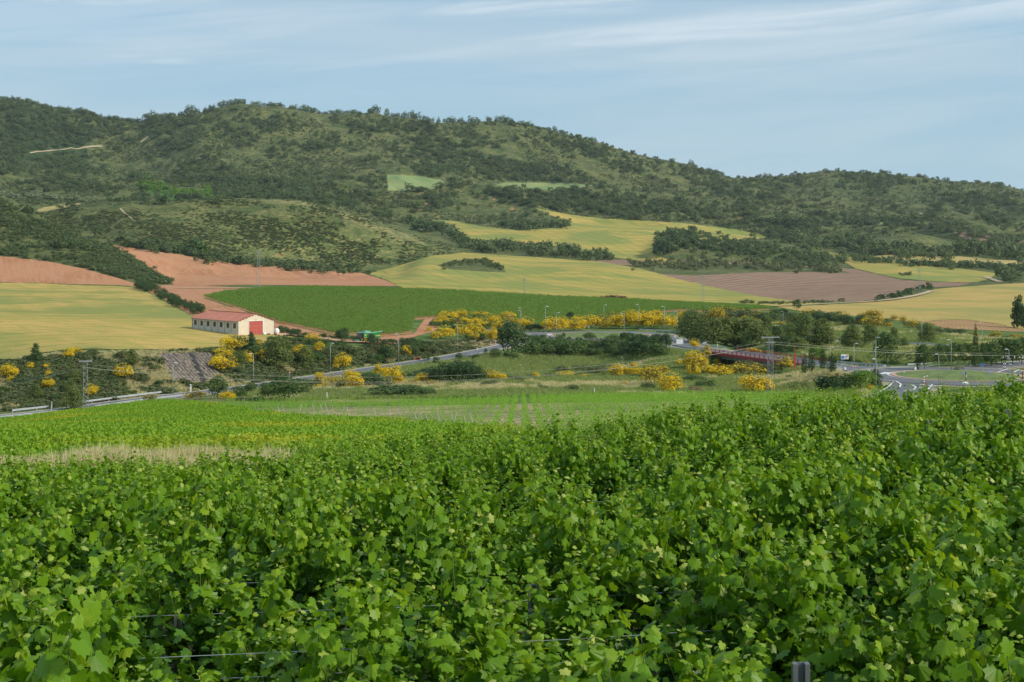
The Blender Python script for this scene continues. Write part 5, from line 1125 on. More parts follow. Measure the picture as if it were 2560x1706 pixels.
# right: trees round the near roundabout
cluster([(60, 480, 160, 240), (230, 530, 195, 235), (545, 550, 155, 175), (560, 420, 100, 90), (745, 490, 110, 150), (990, 510, 105, 145), (1090, 545, 82, 92), (1345, 488, 150, 168)], 'pine', 'pine_tree', 'pine tree', 'rounded pine on the grass beside the back road', TE, 'pines beside the back road')
cluster([(905, 725, 195, 290, 'tree')], 'tree', 'leafy_tree', 'tree', 'big leafy tree behind the curving guardrail', TE)
cluster([(1235, 782, 44, 242, 'cypress'), (1848, 690, 34, 345, 'cypress'), (1822, 690, 26, 210, 'cypress')], 'cypress', 'cypress', 'cypress tree', 'tall narrow cypress behind the near roundabout', TE)
cluster([(1310, 785, 112, 232), (1450, 760, 125, 215), (1540, 745, 110, 190), (1645, 740, 130, 205), (1770, 735, 120, 200), (1865, 755, 95, 130), (1930, 720, 120, 190), (2010, 740, 170, 215), (2120, 720, 170, 230), (2230, 725, 170, 225), (2330, 720, 150, 240)], 'tree', 'leafy_tree', 'tree', 'green street tree behind the near roundabout', TE, 'street trees behind the near roundabout')
cluster([(1670, 805, 105, 80, 'olive')], 'olive', 'olive_tree', 'olive tree', 'small grey olive tree on the roundabout edge', TE)
cluster([(2288, 338, 110, 335), (2352, 345, 70, 240)], 'poplar', 'poplar', 'poplar tree', 'tall dense poplar at the edge of the wheat field', TE)
cluster([(370, 1032, 340, 215, 'darkshrub'), (460, 1030, 200, 200, 'darkshrub'), (290, 1025, 180, 150, 'greenshrub'), (780, 975, 165, 205, 'conifer')], 'darkshrub', 'shrub', 'shrub', 'big dark bush before the near roundabout', TE)
cluster([(640, 1010, 225, 195, 'freshtree')], 'freshtree', 'shrub', 'shrub', 'round bright green bush left of the dark roadside pine', TE)
cluster([(725, 1005, 70, 70, 'broom'), (310, 890, 110, 50, 'broom'), (620, 1005, 90, 40, 'broomhalf')], 'broom', 'broom_bush', 'broom bush', 'yellow broom growing among the big dark bushes', TE, BG)
sl = []
for i in range(22): sl.append((rp.uniform(780, 1400), rp.uniform(600, 745), rp.uniform(60, 130), rp.uniform(25, 50)))
cluster(sl, 'greenshrub', 'shrub', 'shrub', 'low bramble behind the curving guardrail', TE, 'brambles behind the curving guardrail')

# ------------------------------------------------------------------ hedges: each strip one thing
def joined(kind, P, Wd, H, r):
    ms = KIND[kind][0][0][1]; VV = []; n = 0
    base = []
    for me in ms:
        a = np.empty(len(me.vertices) * 3, np.float32); me.vertices.foreach_get('co', a); base.append(a.reshape(-1, 3))
    for p, w, h in zip(P, Wd, H):
        b = base[r.integers(len(base))]; t = r.uniform(0, 6.28); c_, s_ = math.cos(t), math.sin(t)
        q = np.stack([(b[:, 0] * c_ - b[:, 1] * s_) * w + p[0], (b[:, 0] * s_ + b[:, 1] * c_) * w + p[1], b[:, 2] * h + p[2] - h * .06], 1); VV.append(q)
    V = np.concatenate(VV); return V, np.arange(len(V)).reshape(-1, 4)
def hedge(pts, wpx, hpx, label, kind='farbush', mat='leaf_dark', dmin=60.0, dens=1.0, spread=3.0, name='hedge', cat='hedge'):
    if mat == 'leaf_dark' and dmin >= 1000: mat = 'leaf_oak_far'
    r = np.random.default_rng(len(label)); L = [0]
    for a, b in zip(pts[:-1], pts[1:]): L.append(L[-1] + math.hypot(b[0] - a[0], b[1] - a[1]))
    n = int(L[-1] / wpx * 2.2 * dens) + 2; t = np.sort(r.uniform(0, L[-1], n))
    u = np.interp(t, L, [p[0] for p in pts]) + r.normal(0, 1, n); v = np.interp(t, L, [p[1] for p in pts]) + r.normal(0, spread, n)
    D = unproj(u, v, dmin); ok_ = ~np.isnan(D); u, v, D = u[ok_], v[ok_], D[ok_]; x = (u - CU) / F * D
    P = np.stack([x, D, hgt(x, D)], 1); s = D / F; k = r.uniform(.65, 1.35, len(u))
    V, f = joined(kind, P, wpx * s * k, hpx * s * k * r.uniform(.8, 1.2, len(u)), r)
    o = P[0].copy(); return link(name, mk(name, V - o, f, [mat]), loc=tuple(o), label=label, cat=cat)
hedge([(345, 722), (385, 735), (420, 752), (470, 775), (500, 786)], 18, 18, 'dark hedge running down from red soil to the barn', dmin=500, spread=4, dens=2.6, kind='shrub', mat='leaf_dark')
hedge([(1010, 560), (1060, 572), (1120, 585), (1160, 606), (1200, 612)], 22, 20, 'dark wooded strip at left end of the upper field', dmin=1400, spread=7, dens=1.6)
hedge([(1200, 625), (1280, 628), (1350, 632), (1400, 640), (1460, 646), (1530, 650)], 22, 24, 'dark hedge between the upper and middle fields', dmin=1400, spread=4, dens=2.0)
hedge([(1140, 612), (1190, 622), (1250, 628)], 20, 20, 'dark hedge left of the middle field rim', dmin=1350, spread=5, dens=1.6)
hedge([(1280, 570), (1330, 572), (1380, 570), (1420, 566)], 16, 16, 'scrubby bank inside the upper field', dmin=1500, spread=4, dens=1.4)
hedge([(1640, 612), (1700, 605), (1760, 610), (1830, 620), (1900, 628), (1980, 638), (2070, 658)], 14, 10, 'dark wooded knoll behind the ploughed field', dmin=1500, spread=13, dens=6)
hedge([(1648, 610), (1690, 596), (1740, 598), (1640, 632)], 18, 17, 'dense dark trees at left end of wooded knoll', dmin=1500, spread=6, dens=4)
hedge([(1560, 668), (1640, 664), (1720, 668), (1800, 664), (1900, 670), (2000, 672), (2100, 677)], 14, 12, 'scrubby bank crossing the ploughed field', mat='leaf_shrub', dmin=1000, spread=5, dens=2.2)
hedge([(2070, 645), (2100, 655), (2112, 660)], 18, 16, 'small bushes at right end of wooded knoll', dmin=1200, spread=3, dens=1)
hedge([(2130, 650), (2200, 657), (2300, 666), (2400, 669), (2500, 673), (2600, 680)], 18, 14, 'long dark hedge under the orange stubble field', dmin=1200, spread=2.5, dens=2.0)
hedge([(1980, 600), (2060, 612), (2150, 620), (2230, 632), (2300, 640), (2380, 643)], 22, 20, 'dark tree belt behind the stubble field', dmin=1550, spread=8, dens=3.5)
hedge([(2390, 640), (2420, 632), (2450, 636), (2500, 645), (2560, 650)], 26, 32, 'tall dark trees at the right edge', dmin=1550, spread=5, dens=3)
hedge([(2500, 700), (2520, 702), (2545, 702)], 26, 24, 'rounded trees beside the white farm track', dmin=1000, spread=3, dens=2.5)
hedge([(2250, 688), (2275, 689)], 10, 7, 'small hedge piece in the green gold field', dmin=1000, spread=1)
hedge([(2190, 750), (2240, 742), (2270, 735), (2300, 727), (2330, 722)], 12, 9, 'low bushes between ploughed and wheat field', dmin=800, spread=2.5, dens=1.6)
hedge([(1850, 757), (1930, 760), (2000, 759), (2060, 757), (2110, 755)], 10, 6, 'grassy strip below the ploughed field', mat='leaf_shrub', dmin=800, spread=1.5, dens=1.2)
hedge([(1105, 668), (1150, 660), (1200, 655), (1240, 670), (1255, 678)], 10, 7, 'scrubby bank inside the middle wheat field', mat='leaf_shrub', dmin=1000, spread=3, dens=2.0)
hedge([(1205, 652), (1230, 662), (1262, 677)], 10, 8, 'dark bushes on right end of the wheat field bank', dmin=1000, spread=2, dens=2.0)
hedge([(300, 606), (340, 618), (400, 628), (470, 634), (520, 650), (600, 660), (700, 668), (800, 676), (900, 678)], 20, 15, 'dark bushes along the foot of the scrub knoll', dmin=1100, spread=5, dens=1.8)
hedge([(440, 628), (475, 635), (495, 632), (510, 646)], 30, 26, 'leafy trees at the foot of the scrub knoll', mat='leaf_oak', dmin=1100, spread=4, dens=1.4)
hedge([(0, 492), (80, 495), (160, 498), (225, 506)], 16, 10, 'row of pale olive trees on the left terrace', mat='leaf_olive', dmin=1700, spread=2, dens=2.2)
hedge([(1500, 748), (1540, 747), (1565, 748)], 16, 7, 'reddish bushes at the upper vineyard edge', mat='leaf_brown', dmin=700, spread=1, dens=1)
hedge([(800, 844), (860, 848), (930, 852)], 14, 8, 'low dark hedge in front of the harvester track', dmin=430, spread=2, dens=1.5, kind='shrub', mat='leaf_dark')
hedge([(690, 828), (715, 836), (745, 842), (775, 846)], 22, 14, 'dark bushes behind the white tank', dmin=430, spread=2, dens=1.0, kind='shrub', mat='leaf_dark')
hedge([(2330, 573), (2420, 580), (2480, 600), (2560, 608)], 18, 14, 'hedge along the small brown field', dmin=1500, spread=5, dens=2.5)
hedge([(1900, 560), (2000, 557), (2100, 556), (2200, 560), (2290, 562)], 16, 12, 'dark bush line below the pale terrace', dmin=1650, spread=5, dens=2.5)
hedge([(345, 466), (380, 470), (420, 480), (470, 488), (530, 492)], 14, 11, 'fresh light green trees in a fold of the mountain foot', mat='leaf_fresh', dmin=1900, spread=6, dens=2.5, name='tree_belt', cat='tree belt')

# ------------------------------------------------------------------ masses nobody could count: geometry-node scatter
def scatter(name, P, S, meshes, label=None, rot=None, tilt=0.0, seed=0):
    r = np.random.default_rng(seed + 5); n = len(P)
    c = bpy.data.collections.new(name + '_source')
    for me in meshes:
        o = bpy.data.objects.new(name + '_piece', me); c.objects.link(o)
    R = np.stack([r.normal(0, tilt, n), r.normal(0, tilt, n), r.uniform(0, 6.28, n) if rot is None else rot], 1)
    base = P.mean(0)
    me = bpy.data.meshes.new(name); me.vertices.add(n); me.vertices.foreach_set('co', (P - base).astype(np.float32).ravel())
    for k, a in (('rot', R), ('scl', S)):
        at_ = me.attributes.new(k, 'FLOAT_VECTOR', 'POINT'); at_.data.foreach_set('vector', a.astype(np.float32).ravel())
    at_ = me.attributes.new('pick', 'INT', 'POINT'); at_.data.foreach_set('value', r.integers(0, len(meshes), n).astype(np.int32))
    o = link(name, me, loc=tuple(base), kind='stuff', label=label)
    ng = bpy.data.node_groups.new(name, 'GeometryNodeTree')
    ng.interface.new_socket('Geometry', in_out='INPUT', socket_type='NodeSocketGeometry'); ng.interface.new_socket('Geometry', in_out='OUTPUT', socket_type='NodeSocketGeometry')
    gi = ng.nodes.new('NodeGroupInput'); go = ng.nodes.new('NodeGroupOutput'); ci = ng.nodes.new('GeometryNodeCollectionInfo'); ip = ng.nodes.new('GeometryNodeInstanceOnPoints')
    ci.inputs['Collection'].default_value = c; ci.inputs['Separate Children'].default_value = True; ci.inputs['Reset Children'].default_value = True
    ip.inputs['Pick Instance'].default_value = True
    def at2(nm, dt):
        a = ng.nodes.new('GeometryNodeInputNamedAttribute'); a.data_type = dt; a.inputs['Name'].default_value = nm
        return [x for x in a.outputs if x.enabled and x.name == 'Attribute'][0]
    ng.links.new(gi.outputs[0], ip.inputs['Points']); ng.links.new(ci.outputs[0], ip.inputs['Instance'])
    ng.links.new(at2('pick', 'INT'), ip.inputs['Instance Index']); ng.links.new(at2('scl', 'FLOAT_VECTOR'), ip.inputs['Scale'])
    e2r = ng.nodes.new('FunctionNodeEulerToRotation'); ng.links.new(at2('rot', 'FLOAT_VECTOR'), e2r.inputs[0]); ng.links.new(e2r.outputs[0], ip.inputs['Rotation'])
    ng.links.new(ip.outputs[0], go.inputs[0])
    md = o.modifiers.new('scatter', 'NODES'); md.node_group = ng
    return o
def kmesh(k): return KIND[k][0][0][1]
def poly_mask(u, v, P):
    ins = np.zeros(len(u), bool); n = len(P)
    for i in range(n):
        x1, y1 = P[i]; x2, y2 = P[(i + 1) % n]
        if y1 == y2: continue
        ins ^= ((v < y1) != (v < y2)) & (u < (x2 - x1) * (v - y1) / (y2 - y1) + x1)
    return ins
FIELDS_UV = [W1, RED, RED2, W2, P1, W3, CLOD, W4, W5, [(2150, 640), (2210, 634), (2300, 638), (2500, 648), (2700, 655), (2700, 672), (2400, 662), (2250, 660)],
             [(966, 432), (1040, 436), (1110, 450), (1122, 462), (1080, 478), (966, 480)], [(1240, 462), (1262, 453), (1400, 455), (1490, 462), (1380, 476), (1330, 475), (1280, 470)], [(2375, 577), (2450, 572), (2480, 585), (2560, 597), (2700, 610), (2700, 618), (2540, 608), (2430, 604), (2400, 594)],
             [(70, 378), (160, 370), (260, 360), (260, 374), (160, 384), (70, 392)], [(345, 358), (372, 338), (380, 346), (352, 364)],
             [(70, 532), (105, 517), (150, 509), (225, 506), (160, 522), (120, 530)]]
FOREST = [([(-60, 200), (120, 240), (330, 300), (350, 330), (240, 345), (200, 372), (0, 392), (-60, 400)], 1.0), ([(-60, 392), (200, 400), (250, 440), (120, 440), (-60, 440)], .75),
          ([(800, 290), (1000, 300), (1200, 330), (1500, 360), (1700, 410), (1650, 440), (1450, 400), (1200, 370), (1050, 370), (1000, 340), (850, 315)], .72),
          ([(1000, 350), (1250, 400), (1450, 430), (1520, 470), (1200, 455), (1050, 440), (960, 380)], .8),
          ([(540, 450), (760, 450), (800, 500), (900, 530), (1000, 540), (900, 550), (780, 520), (640, 495), (540, 495)], .95),
          ([(560, 300), (660, 350), (620, 372), (500, 350), (380, 330), (380, 300), (480, 290)], .75), ([(1250, 470), (1500, 480), (1700, 500), (1900, 520), (1900, 545), (1700, 550), (1500, 540), (1350, 515), (1240, 490)], .72),
          ([(1700, 420), (1900, 445), (1980, 470), (1950, 500), (1800, 490), (1720, 460)], .8), ([(1720, 440), (1900, 430), (2300, 435), (2560, 470), (2560, 540), (2300, 490), (2000, 465), (1800, 480)], .62), ([(1940, 560), (2040, 565), (2100, 600), (1960, 592), (1900, 575)], .5)]
def hill_points(n, u0, u1, v0, v1, dmin, dmax, base, forest=True, sc=45, seed=1):
    r = np.random.default_rng(seed); u = r.uniform(u0, u1, n); v = r.uniform(v0, v1, n)
    D = unproj(u, v, dmin); ok_ = ~np.isnan(D) & (D < dmax) & (D > dmin + 2)
    u, v, D = u[ok_], v[ok_], D[ok_]; x = (u - CU) / F * D
    pr = np.full(len(u), base)
    if forest:
        for P, q in FOREST: m_ = poly_mask(u, v, P); pr[m_] = np.maximum(pr[m_], q)
    nn = fbm(x, D, sc, 4, .55)
    p = np.clip(pr + (nn - .5) * 4.0 * (1.0 - np.abs(pr - .5)), 0, 1) * (1 if not forest else 1)
    k = r.random(len(u)) < p
    for P in FIELDS_UV: k &= ~poly_mask(u, v, P)
    u, v, D, x = u[k], v[k], D[k], x[k]
    return u, v, np.stack([x, D, hgt(x, D)], 1)
# trees on the mountain
u, v, P = hill_points(26000, -60, 2620, 225, 610, 1960, 3200, .10, sc=60, seed=2)
r = np.random.default_rng(3); w = r.uniform(6.0, 11.5, len(P)) * (.75 + .4 * fbm(P[:, 0], P[:, 1], 90, 2)); S = np.stack([w, w, w * r.uniform(.6, .95, len(P))], 1)
big = (u > 0) & (u < 2560) & (v > 0); order = np.argsort(-np.where(big, w / P[:, 1], 0)); ind = order[:150]; rest = np.setdiff1d(np.arange(len(P)), ind)
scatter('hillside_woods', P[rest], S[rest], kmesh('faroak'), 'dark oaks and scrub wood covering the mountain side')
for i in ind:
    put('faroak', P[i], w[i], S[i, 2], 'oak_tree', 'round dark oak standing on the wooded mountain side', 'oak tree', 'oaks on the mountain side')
# undergrowth on the mountain and on the knolls
u, v, P = hill_points(90000, -60, 2620, 225, 620, 1900, 3200, .56, False, 70, seed=4)
w = r.uniform(1.4, 4.6, len(P)); scatter('mountain_scrub', P, np.stack([w, w, w * r.uniform(.4, .8, len(P))], 1), kmesh('scrubby') + kmesh('farbush')[:2], 'low olive scrub between the oaks on the mountain')
u, v, P = hill_points(26000, -60, 1200, 480, 700, 1080, 1650, .38, False, 40, seed=5)
sp = u < 440; w = r.uniform(1.2, 3.0, len(P)); S = np.stack([w * 1.3, w * 1.3, w * r.uniform(.3, .55, len(P))], 1)
scatter('knoll_scrub', P, S, kmesh('scrubby') + kmesh('farbush')[:3], 'small dark shrubs dotting the grassy knoll')
# left spur: closer, darker bushes; the largest stand alone
SPUR = [(-60, 470), (60, 520), (160, 555), (250, 600), (300, 622), (370, 672), (432, 708), (400, 712), (330, 704), (260, 684), (180, 664), (100, 650), (0, 640), (-60, 634)]
n = 9000; r = np.random.default_rng(8); u = r.uniform(-60, 440, n); v = r.uniform(470, 712, n); k = poly_mask(u, v, SPUR); u, v = u[k], v[k]
D = unproj(u, v, 925); k = ~np.isnan(D) & (D < 1300); u, v, D = u[k], v[k], D[k]; x = (u - CU) / F * D
nn = fbm(x, D, 30, 4, .55) + np.clip((u - 150) / 500, 0, .4); k = r.random(len(u)) < np.clip((nn - .40) * 4, .06, 1); x, D, u, v = x[k], D[k], u[k], v[k]
P = np.stack([x, D, hgt(x, D)], 1); w = r.uniform(1.8, 4.5, len(P)) ; S = np.stack([w, w, w * r.uniform(.5, .8, len(P))], 1)
scatter('spur_scrub', P, S, kmesh('farbush') + kmesh('scrubby')[:2], 'dense dark green scrub on the spur above the red soil')
its = [(92, 640, 90, 90), (60, 640, 60, 80), (245, 975, 70, 60), (640, 900, 100, 130), (700, 930, 110, 160), (750, 880, 90, 120), (835, 910, 90, 130), (930, 900, 90, 100), (980, 930, 80, 90), (880, 955, 70, 70), (450, 880, 50, 60), (100, 915, 60, 70), (170, 890, 50, 50), (1335, 1225, 90, 70), (1915, 1310, 100, 80), (1750, 1150, 50, 50), (60, 450, 70, 100), (330, 515, 110, 100), (530, 690, 70, 60), (180, 700, 90, 90), (1100, 780, 120, 130), (680, 460, 80, 50), (800, 455, 110, 90), (1450, 880, 110, 90), (1660, 410, 80, 70), (1860, 410, 100, 100), (2040, 390, 90, 70), (2230, 920, 150, 150), (1820, 400, 60, 50)]
cluster([(x, y + 4, w_, h_) for x, y, w_, h_ in its], 'faroak', 'oak_tree', 'oak tree', 'single round green tree on the left spur or knoll', TF(0, 420, 4.525), 'oaks on the left spur and knoll', dmin=930)
# conspicuous trees farther right
cluster([(1330, 640, 26, 18), (1025, 478, 24, 22), (1052, 478, 22, 12), (1310, 472, 12, 14), (1468, 470, 10, 10), (1354, 545, 16, 18), (2290, 553, 28, 22), (2304, 571, 10, 14), (2214, 590, 18, 22), (2267, 580, 14, 14), (2400, 590, 14, 16), (1968, 606, 16, 15), (548, 512, 26, 26), (403, 512, 24, 24), (732, 530, 14, 18), (1140, 470, 40, 26), (935, 470, 26, 28), (1100, 470, 26, 16)], 'faroak', 'oak_tree', 'oak tree', 'lone dark oak beside the upper fields', TN, 'lone oaks by the upper fields', dmin=1200)
# skyline oaks
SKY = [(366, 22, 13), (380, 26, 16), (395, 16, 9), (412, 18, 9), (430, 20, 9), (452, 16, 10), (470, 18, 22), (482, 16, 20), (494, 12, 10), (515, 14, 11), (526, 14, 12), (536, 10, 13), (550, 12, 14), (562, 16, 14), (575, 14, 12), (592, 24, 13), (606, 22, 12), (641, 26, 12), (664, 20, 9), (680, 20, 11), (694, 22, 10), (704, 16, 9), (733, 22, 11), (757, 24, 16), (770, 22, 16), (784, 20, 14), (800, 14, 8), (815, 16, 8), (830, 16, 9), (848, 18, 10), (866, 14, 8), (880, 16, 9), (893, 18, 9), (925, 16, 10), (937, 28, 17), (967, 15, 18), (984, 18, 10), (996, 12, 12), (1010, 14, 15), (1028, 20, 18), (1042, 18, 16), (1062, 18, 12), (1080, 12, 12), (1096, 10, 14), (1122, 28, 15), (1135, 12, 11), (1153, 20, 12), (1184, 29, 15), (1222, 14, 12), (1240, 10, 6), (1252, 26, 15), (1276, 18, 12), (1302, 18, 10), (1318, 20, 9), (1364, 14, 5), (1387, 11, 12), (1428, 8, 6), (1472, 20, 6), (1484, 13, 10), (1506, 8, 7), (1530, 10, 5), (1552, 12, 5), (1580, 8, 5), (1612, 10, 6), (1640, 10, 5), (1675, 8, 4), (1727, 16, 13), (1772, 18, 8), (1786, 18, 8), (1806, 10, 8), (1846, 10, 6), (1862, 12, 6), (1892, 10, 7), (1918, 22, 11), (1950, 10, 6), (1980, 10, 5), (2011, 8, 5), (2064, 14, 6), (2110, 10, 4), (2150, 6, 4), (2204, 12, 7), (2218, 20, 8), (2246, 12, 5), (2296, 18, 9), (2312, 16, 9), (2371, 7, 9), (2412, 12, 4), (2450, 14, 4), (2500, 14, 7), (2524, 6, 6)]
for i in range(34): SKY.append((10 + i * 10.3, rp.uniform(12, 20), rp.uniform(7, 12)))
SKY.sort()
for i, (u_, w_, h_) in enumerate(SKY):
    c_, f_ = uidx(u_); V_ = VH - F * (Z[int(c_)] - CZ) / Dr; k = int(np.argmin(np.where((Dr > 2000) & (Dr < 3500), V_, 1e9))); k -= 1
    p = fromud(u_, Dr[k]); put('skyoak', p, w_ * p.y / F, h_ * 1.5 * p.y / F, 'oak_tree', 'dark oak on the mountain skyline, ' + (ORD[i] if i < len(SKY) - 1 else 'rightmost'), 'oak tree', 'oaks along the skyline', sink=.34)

# ------------------------------------------------------------------ meadow grass
def grass_tuft(k, mat, n=26):
    r_ = np.random.default_rng(k); V = []; f = []
    for i in range(n):
        a = r_.uniform(0, 6.28); b = r_.uniform(0, .45); x, y = b * math.cos(a), b * math.sin(a); h_ = r_.uniform(.5, 1); l = r_.uniform(.05, .35); w_ = r_.uniform(.02, .05); q = r_.uniform(0, 3.14)
        dx, dy = w_ * math.cos(q), w_ * math.sin(q); j = len(V)
        V += [(x - dx, y - dy, 0), (x + dx, y + dy, 0), (x + dx * .6 + l * .4 * math.cos(a), y + dy * .6 + l * .4 * math.sin(a), h_ * .6), (x + l * math.cos(a), y + l * math.sin(a), h_)]
        f.append((j, j + 1, j + 2, j + 3))
    return mk('grass_tuft', V, np.array(f), [mat])
gg = [grass_tuft(i, 'grass_green') for i in range(4)]; gd = [grass_tuft(20 + i, 'grass_dry') for i in range(4)]
def region_points(polys, n, dmin, seed, dmax=3000):
    r_ = np.random.default_rng(seed); P = np.array(polys); u = r_.uniform(P[:, 0].min(), P[:, 0].max(), n); v = r_.uniform(P[:, 1].min(), P[:, 1].max(), n)
    k = poly_mask(u, v, polys); u, v = u[k], v[k]; D = unproj(u, v, dmin); k = ~np.isnan(D) & (D < dmax); u, v, D = u[k], v[k], D[k]; x = (u - CU) / F * D
    return u, v, np.stack([x, D, hgt(x, D)], 1)
def road_free(P):
    k = np.ones(len(P), bool)
    for R, w_ in zip(ROADS, (4.6, 5.6, 5.6, 5.4, 5, 5, 4.6, 5)):
        for q in R[::2]: k &= (np.hypot(P[:, 0] - q[0], P[:, 1] - q[1]) > w_)
    for c, r_ in discs: k &= np.hypot(P[:, 0] - c[0], P[:, 1] - c[1]) > r_ + 1
    al_ = (P[:, 0] - BR_A.x) * bdir.x + (P[:, 1] - BR_A.y) * bdir.y; b_ = (P[:, 0] - BR_A.x) * perp.x + (P[:, 1] - BR_A.y) * perp.y
    k &= ~((al_ > -2) & (al_ < 41) & (b_ > -.5) & (b_ < BW + .5))
    return k
MEADOW = [(560, 992), (700, 965), (820, 950), (950, 922), (1100, 905), (1260, 880), (1420, 890), (1600, 868), (1760, 880), (2000, 920), (2160, 945), (2230, 985), (2200, 1000), (1600, 990), (1000, 998), (700, 1003), (560, 1003)]
u, v, P = region_points(MEADOW, 30000, 200, 31); k = road_free(P); u, v, P = u[k], v[k], P[k]
r = np.random.default_rng(32); nn = fbm(P[:, 0], P[:, 1], 16, 4, .55); dry = (nn + np.exp(-((v - (962 + np.where(u > 1600, -14, 0))) / 13) ** 2) * .22) > .68
sc_ = r.uniform(.55, 1.25, len(P)); S = np.stack([sc_ * 1.5, sc_ * 1.5, sc_ * .9], 1)
scatter('meadow_grass', P[~dry], S[~dry], gg, 'long green grass of the meadow', tilt=.12); scatter('dry_grass', P[dry], S[dry], gd, 'dry straw coloured grass in the meadow', tilt=.12)
CUTS = [(-60, 920), (0, 902), (150, 882), (300, 878), (600, 872), (900, 872), (1060, 860), (1240, 845), (1260, 862), (1000, 905), (760, 940), (600, 966), (440, 985), (200, 1015), (0, 1030), (-60, 1040)]
u, v, P = region_points(CUTS, 15000, 285, 33); k = road_free(P) & ~poly_mask(u, v, REV); P = P[k]; nn = fbm(P[:, 0], P[:, 1], 12, 4, .55)
w = r.uniform(.5, 1.7, len(P)); S = np.stack([w * 1.3, w * 1.3, w * .6], 1); k = nn > .44
scatter('slope_weeds', P[k], S[k], kmesh('scrubby') , 'low weeds on the road cutting'); scatter('slope_dry_grass', P[~k], S[~k] * .8, gd, 'dry grass on the road cutting', tilt=.1)
RSL = [(1700, 790), (2000, 790), (2300, 830), (2560, 850), (2560, 905), (2300, 912), (2120, 905), (2060, 900), (1990, 880), (1900, 865), (1720, 845)]
u, v, P = region_points(RSL, 11000, 330, 34, 700); k = road_free(P); P = P[k]; nn = fbm(P[:, 0], P[:, 1], 14, 4, .55); w = r.uniform(.5, 1.4, len(P)); S = np.stack([w * 1.7, w * 1.7, w * .8], 1); k = nn > .38
scatter('roadside_grass', P[k], S[k], gg, 'green grass on slopes behind the roundabout', tilt=.12); scatter('roadside_dry_grass', P[~k], S[~k], gd, 'dry grass on slopes behind the roundabout', tilt=.12)
# tall pale grass strip between the two left vineyards
r = np.random.default_rng(41); n = 9000; u = r.uniform(-120, 760, n); D = 46.5 + r.normal(0, 1.4, n) + (u < 200) * 0; x = (u - CU) / F * D; fade = np.clip((745 - u) / 90, 0, 1)
k = r.random(n) < fade; x, D = x[k], D[k]; P = np.stack([x, D, hgt(x, D)], 1); s = r.uniform(.9, 1.75, len(P)) * (.72 + .5 * fbm(x[:len(P)], D[:len(P)], 3.5, 2)); hgt_v = .75 + .5 * fbm(x, D, 2.2, 3)
scatter('tall_grass', P, np.stack([s * .45, s * .45, s * .95 * hgt_v], 1), [grass_tuft(60 + i, 'grass_dry', 34) for i in range(4)], 'strip of tall pale seeding grass between two vineyards', tilt=.15)

# ------------------------------------------------------------------ vines
foliage('vine_leaf', (0.034, 0.100, 0.016), (0.1, 0.2, 0.01), 0.36, (0.11, 0.245, 0.010), 0.42, (0.44, 0.50, 0.12), ((0.078, 0.185, 0.011), (0.150, 0.290, 0.010), (0.27, 0.39, 0.022)))
foliage('vine_bright', (0.10, 0.25, 0.018), (0.25, 0.41, 0.026), 0.34, (0.22, 0.36, 0.022), 0.55, (0.32, 0.38, 0.025))
foliage('vine_far', (0.075, 0.185, 0.028), (0.18, 0.32, 0.050), 0.3, (0.12, 0.22, 0.038), 0.6)
foliage('vine_young', (0.14, 0.33, 0.03), (0.26, 0.45, 0.06), 0.38, (0.22, 0.40, 0.05), 0.6)
plain('cane', (0.10, 0.14, 0.03), 0.8); plain('vine_wood', (0.09, 0.06, 0.045), 0.95, 0, .3, 8); plain('wire', (0.36, 0.40, 0.38), 0.4, 0.6); plain('steel_post', (0.17, 0.18, 0.185), 0.5, 0.4); plain('old_wood', (0.42, 0.38, 0.32), 0.9)
# lobed leaf outline, stalk at the origin, tip along +Y
LEAF = np.array([(0, 0), (.24, -.16), (.48, -.04), (.41, .17), (.57, .40), (.37, .52), (.33, .75), (.14, .73), (0, 1.0), (-.14, .73), (-.33, .75), (-.37, .52), (-.57, .40), (-.41, .17), (-.48, -.04), (-.24, -.16)])
LEAF_T = [(0, i, i + 1) for i in range(1, 15)]
def leaves_to(V, Fc, A, pos, yaw, pitch, size, age, r, lod=0):
    """append lobed leaves: pos (n,3)"""
    n = len(pos)
    if lod == 0: O = LEAF; T = np.array([(0, 1, 2), (0, 2, 3), (0, 3, 4), (0, 4, 5), (0, 5, 6), (0, 6, 7), (0, 7, 8), (0, 8, 9), (0, 9, 10), (0, 10, 11), (0, 11, 12), (0, 12, 13), (0, 13, 14), (0, 14, 15)])
    else: O = np.array([(0, 0), (.48, .0), (.5, .42), (0, 1.0), (-.5, .42), (-.48, .0)]); T = np.array([(0, 1, 2), (0, 2, 3), (0, 3, 4), (0, 4, 5)])
    curl = r.uniform(.05, .38, n)[:, None]; x = O[None, :, 0] * size[:, None]; y = O[None, :, 1] * size[:, None]
    z = -np.abs(O[None, :, 0]) * size[:, None] * curl * 1.6 - (O[None, :, 1] ** 2) * size[:, None] * curl
    # rotate: pitch about x (leaf hangs outward/down), roll a little, then yaw
    cp, sp_ = np.cos(pitch)[:, None], np.sin(pitch)[:, None]; y2 = y * cp - z * sp_; z2 = y * sp_ + z * cp
    rl = r.normal(0, .45, n)[:, None]; x2 = x * np.cos(rl) + z2 * np.sin(rl); z3 = -x * np.sin(rl) + z2 * np.cos(rl)
    cy, sy_ = np.cos(yaw)[:, None], np.sin(yaw)[:, None]
    W_ = np.stack([x2 * cy - y2 * sy_ + pos[:, 0:1], x2 * sy_ + y2 * cy + pos[:, 1:2], z3 + pos[:, 2:3]], -1)
    off = sum(len(a) for a in V); m_ = len(O); V.append(W_.reshape(-1, 3)); Fc.append((T[None] + off + (np.arange(n) * m_)[:, None, None]).reshape(-1, 3)); A.append(np.repeat(age, m_))
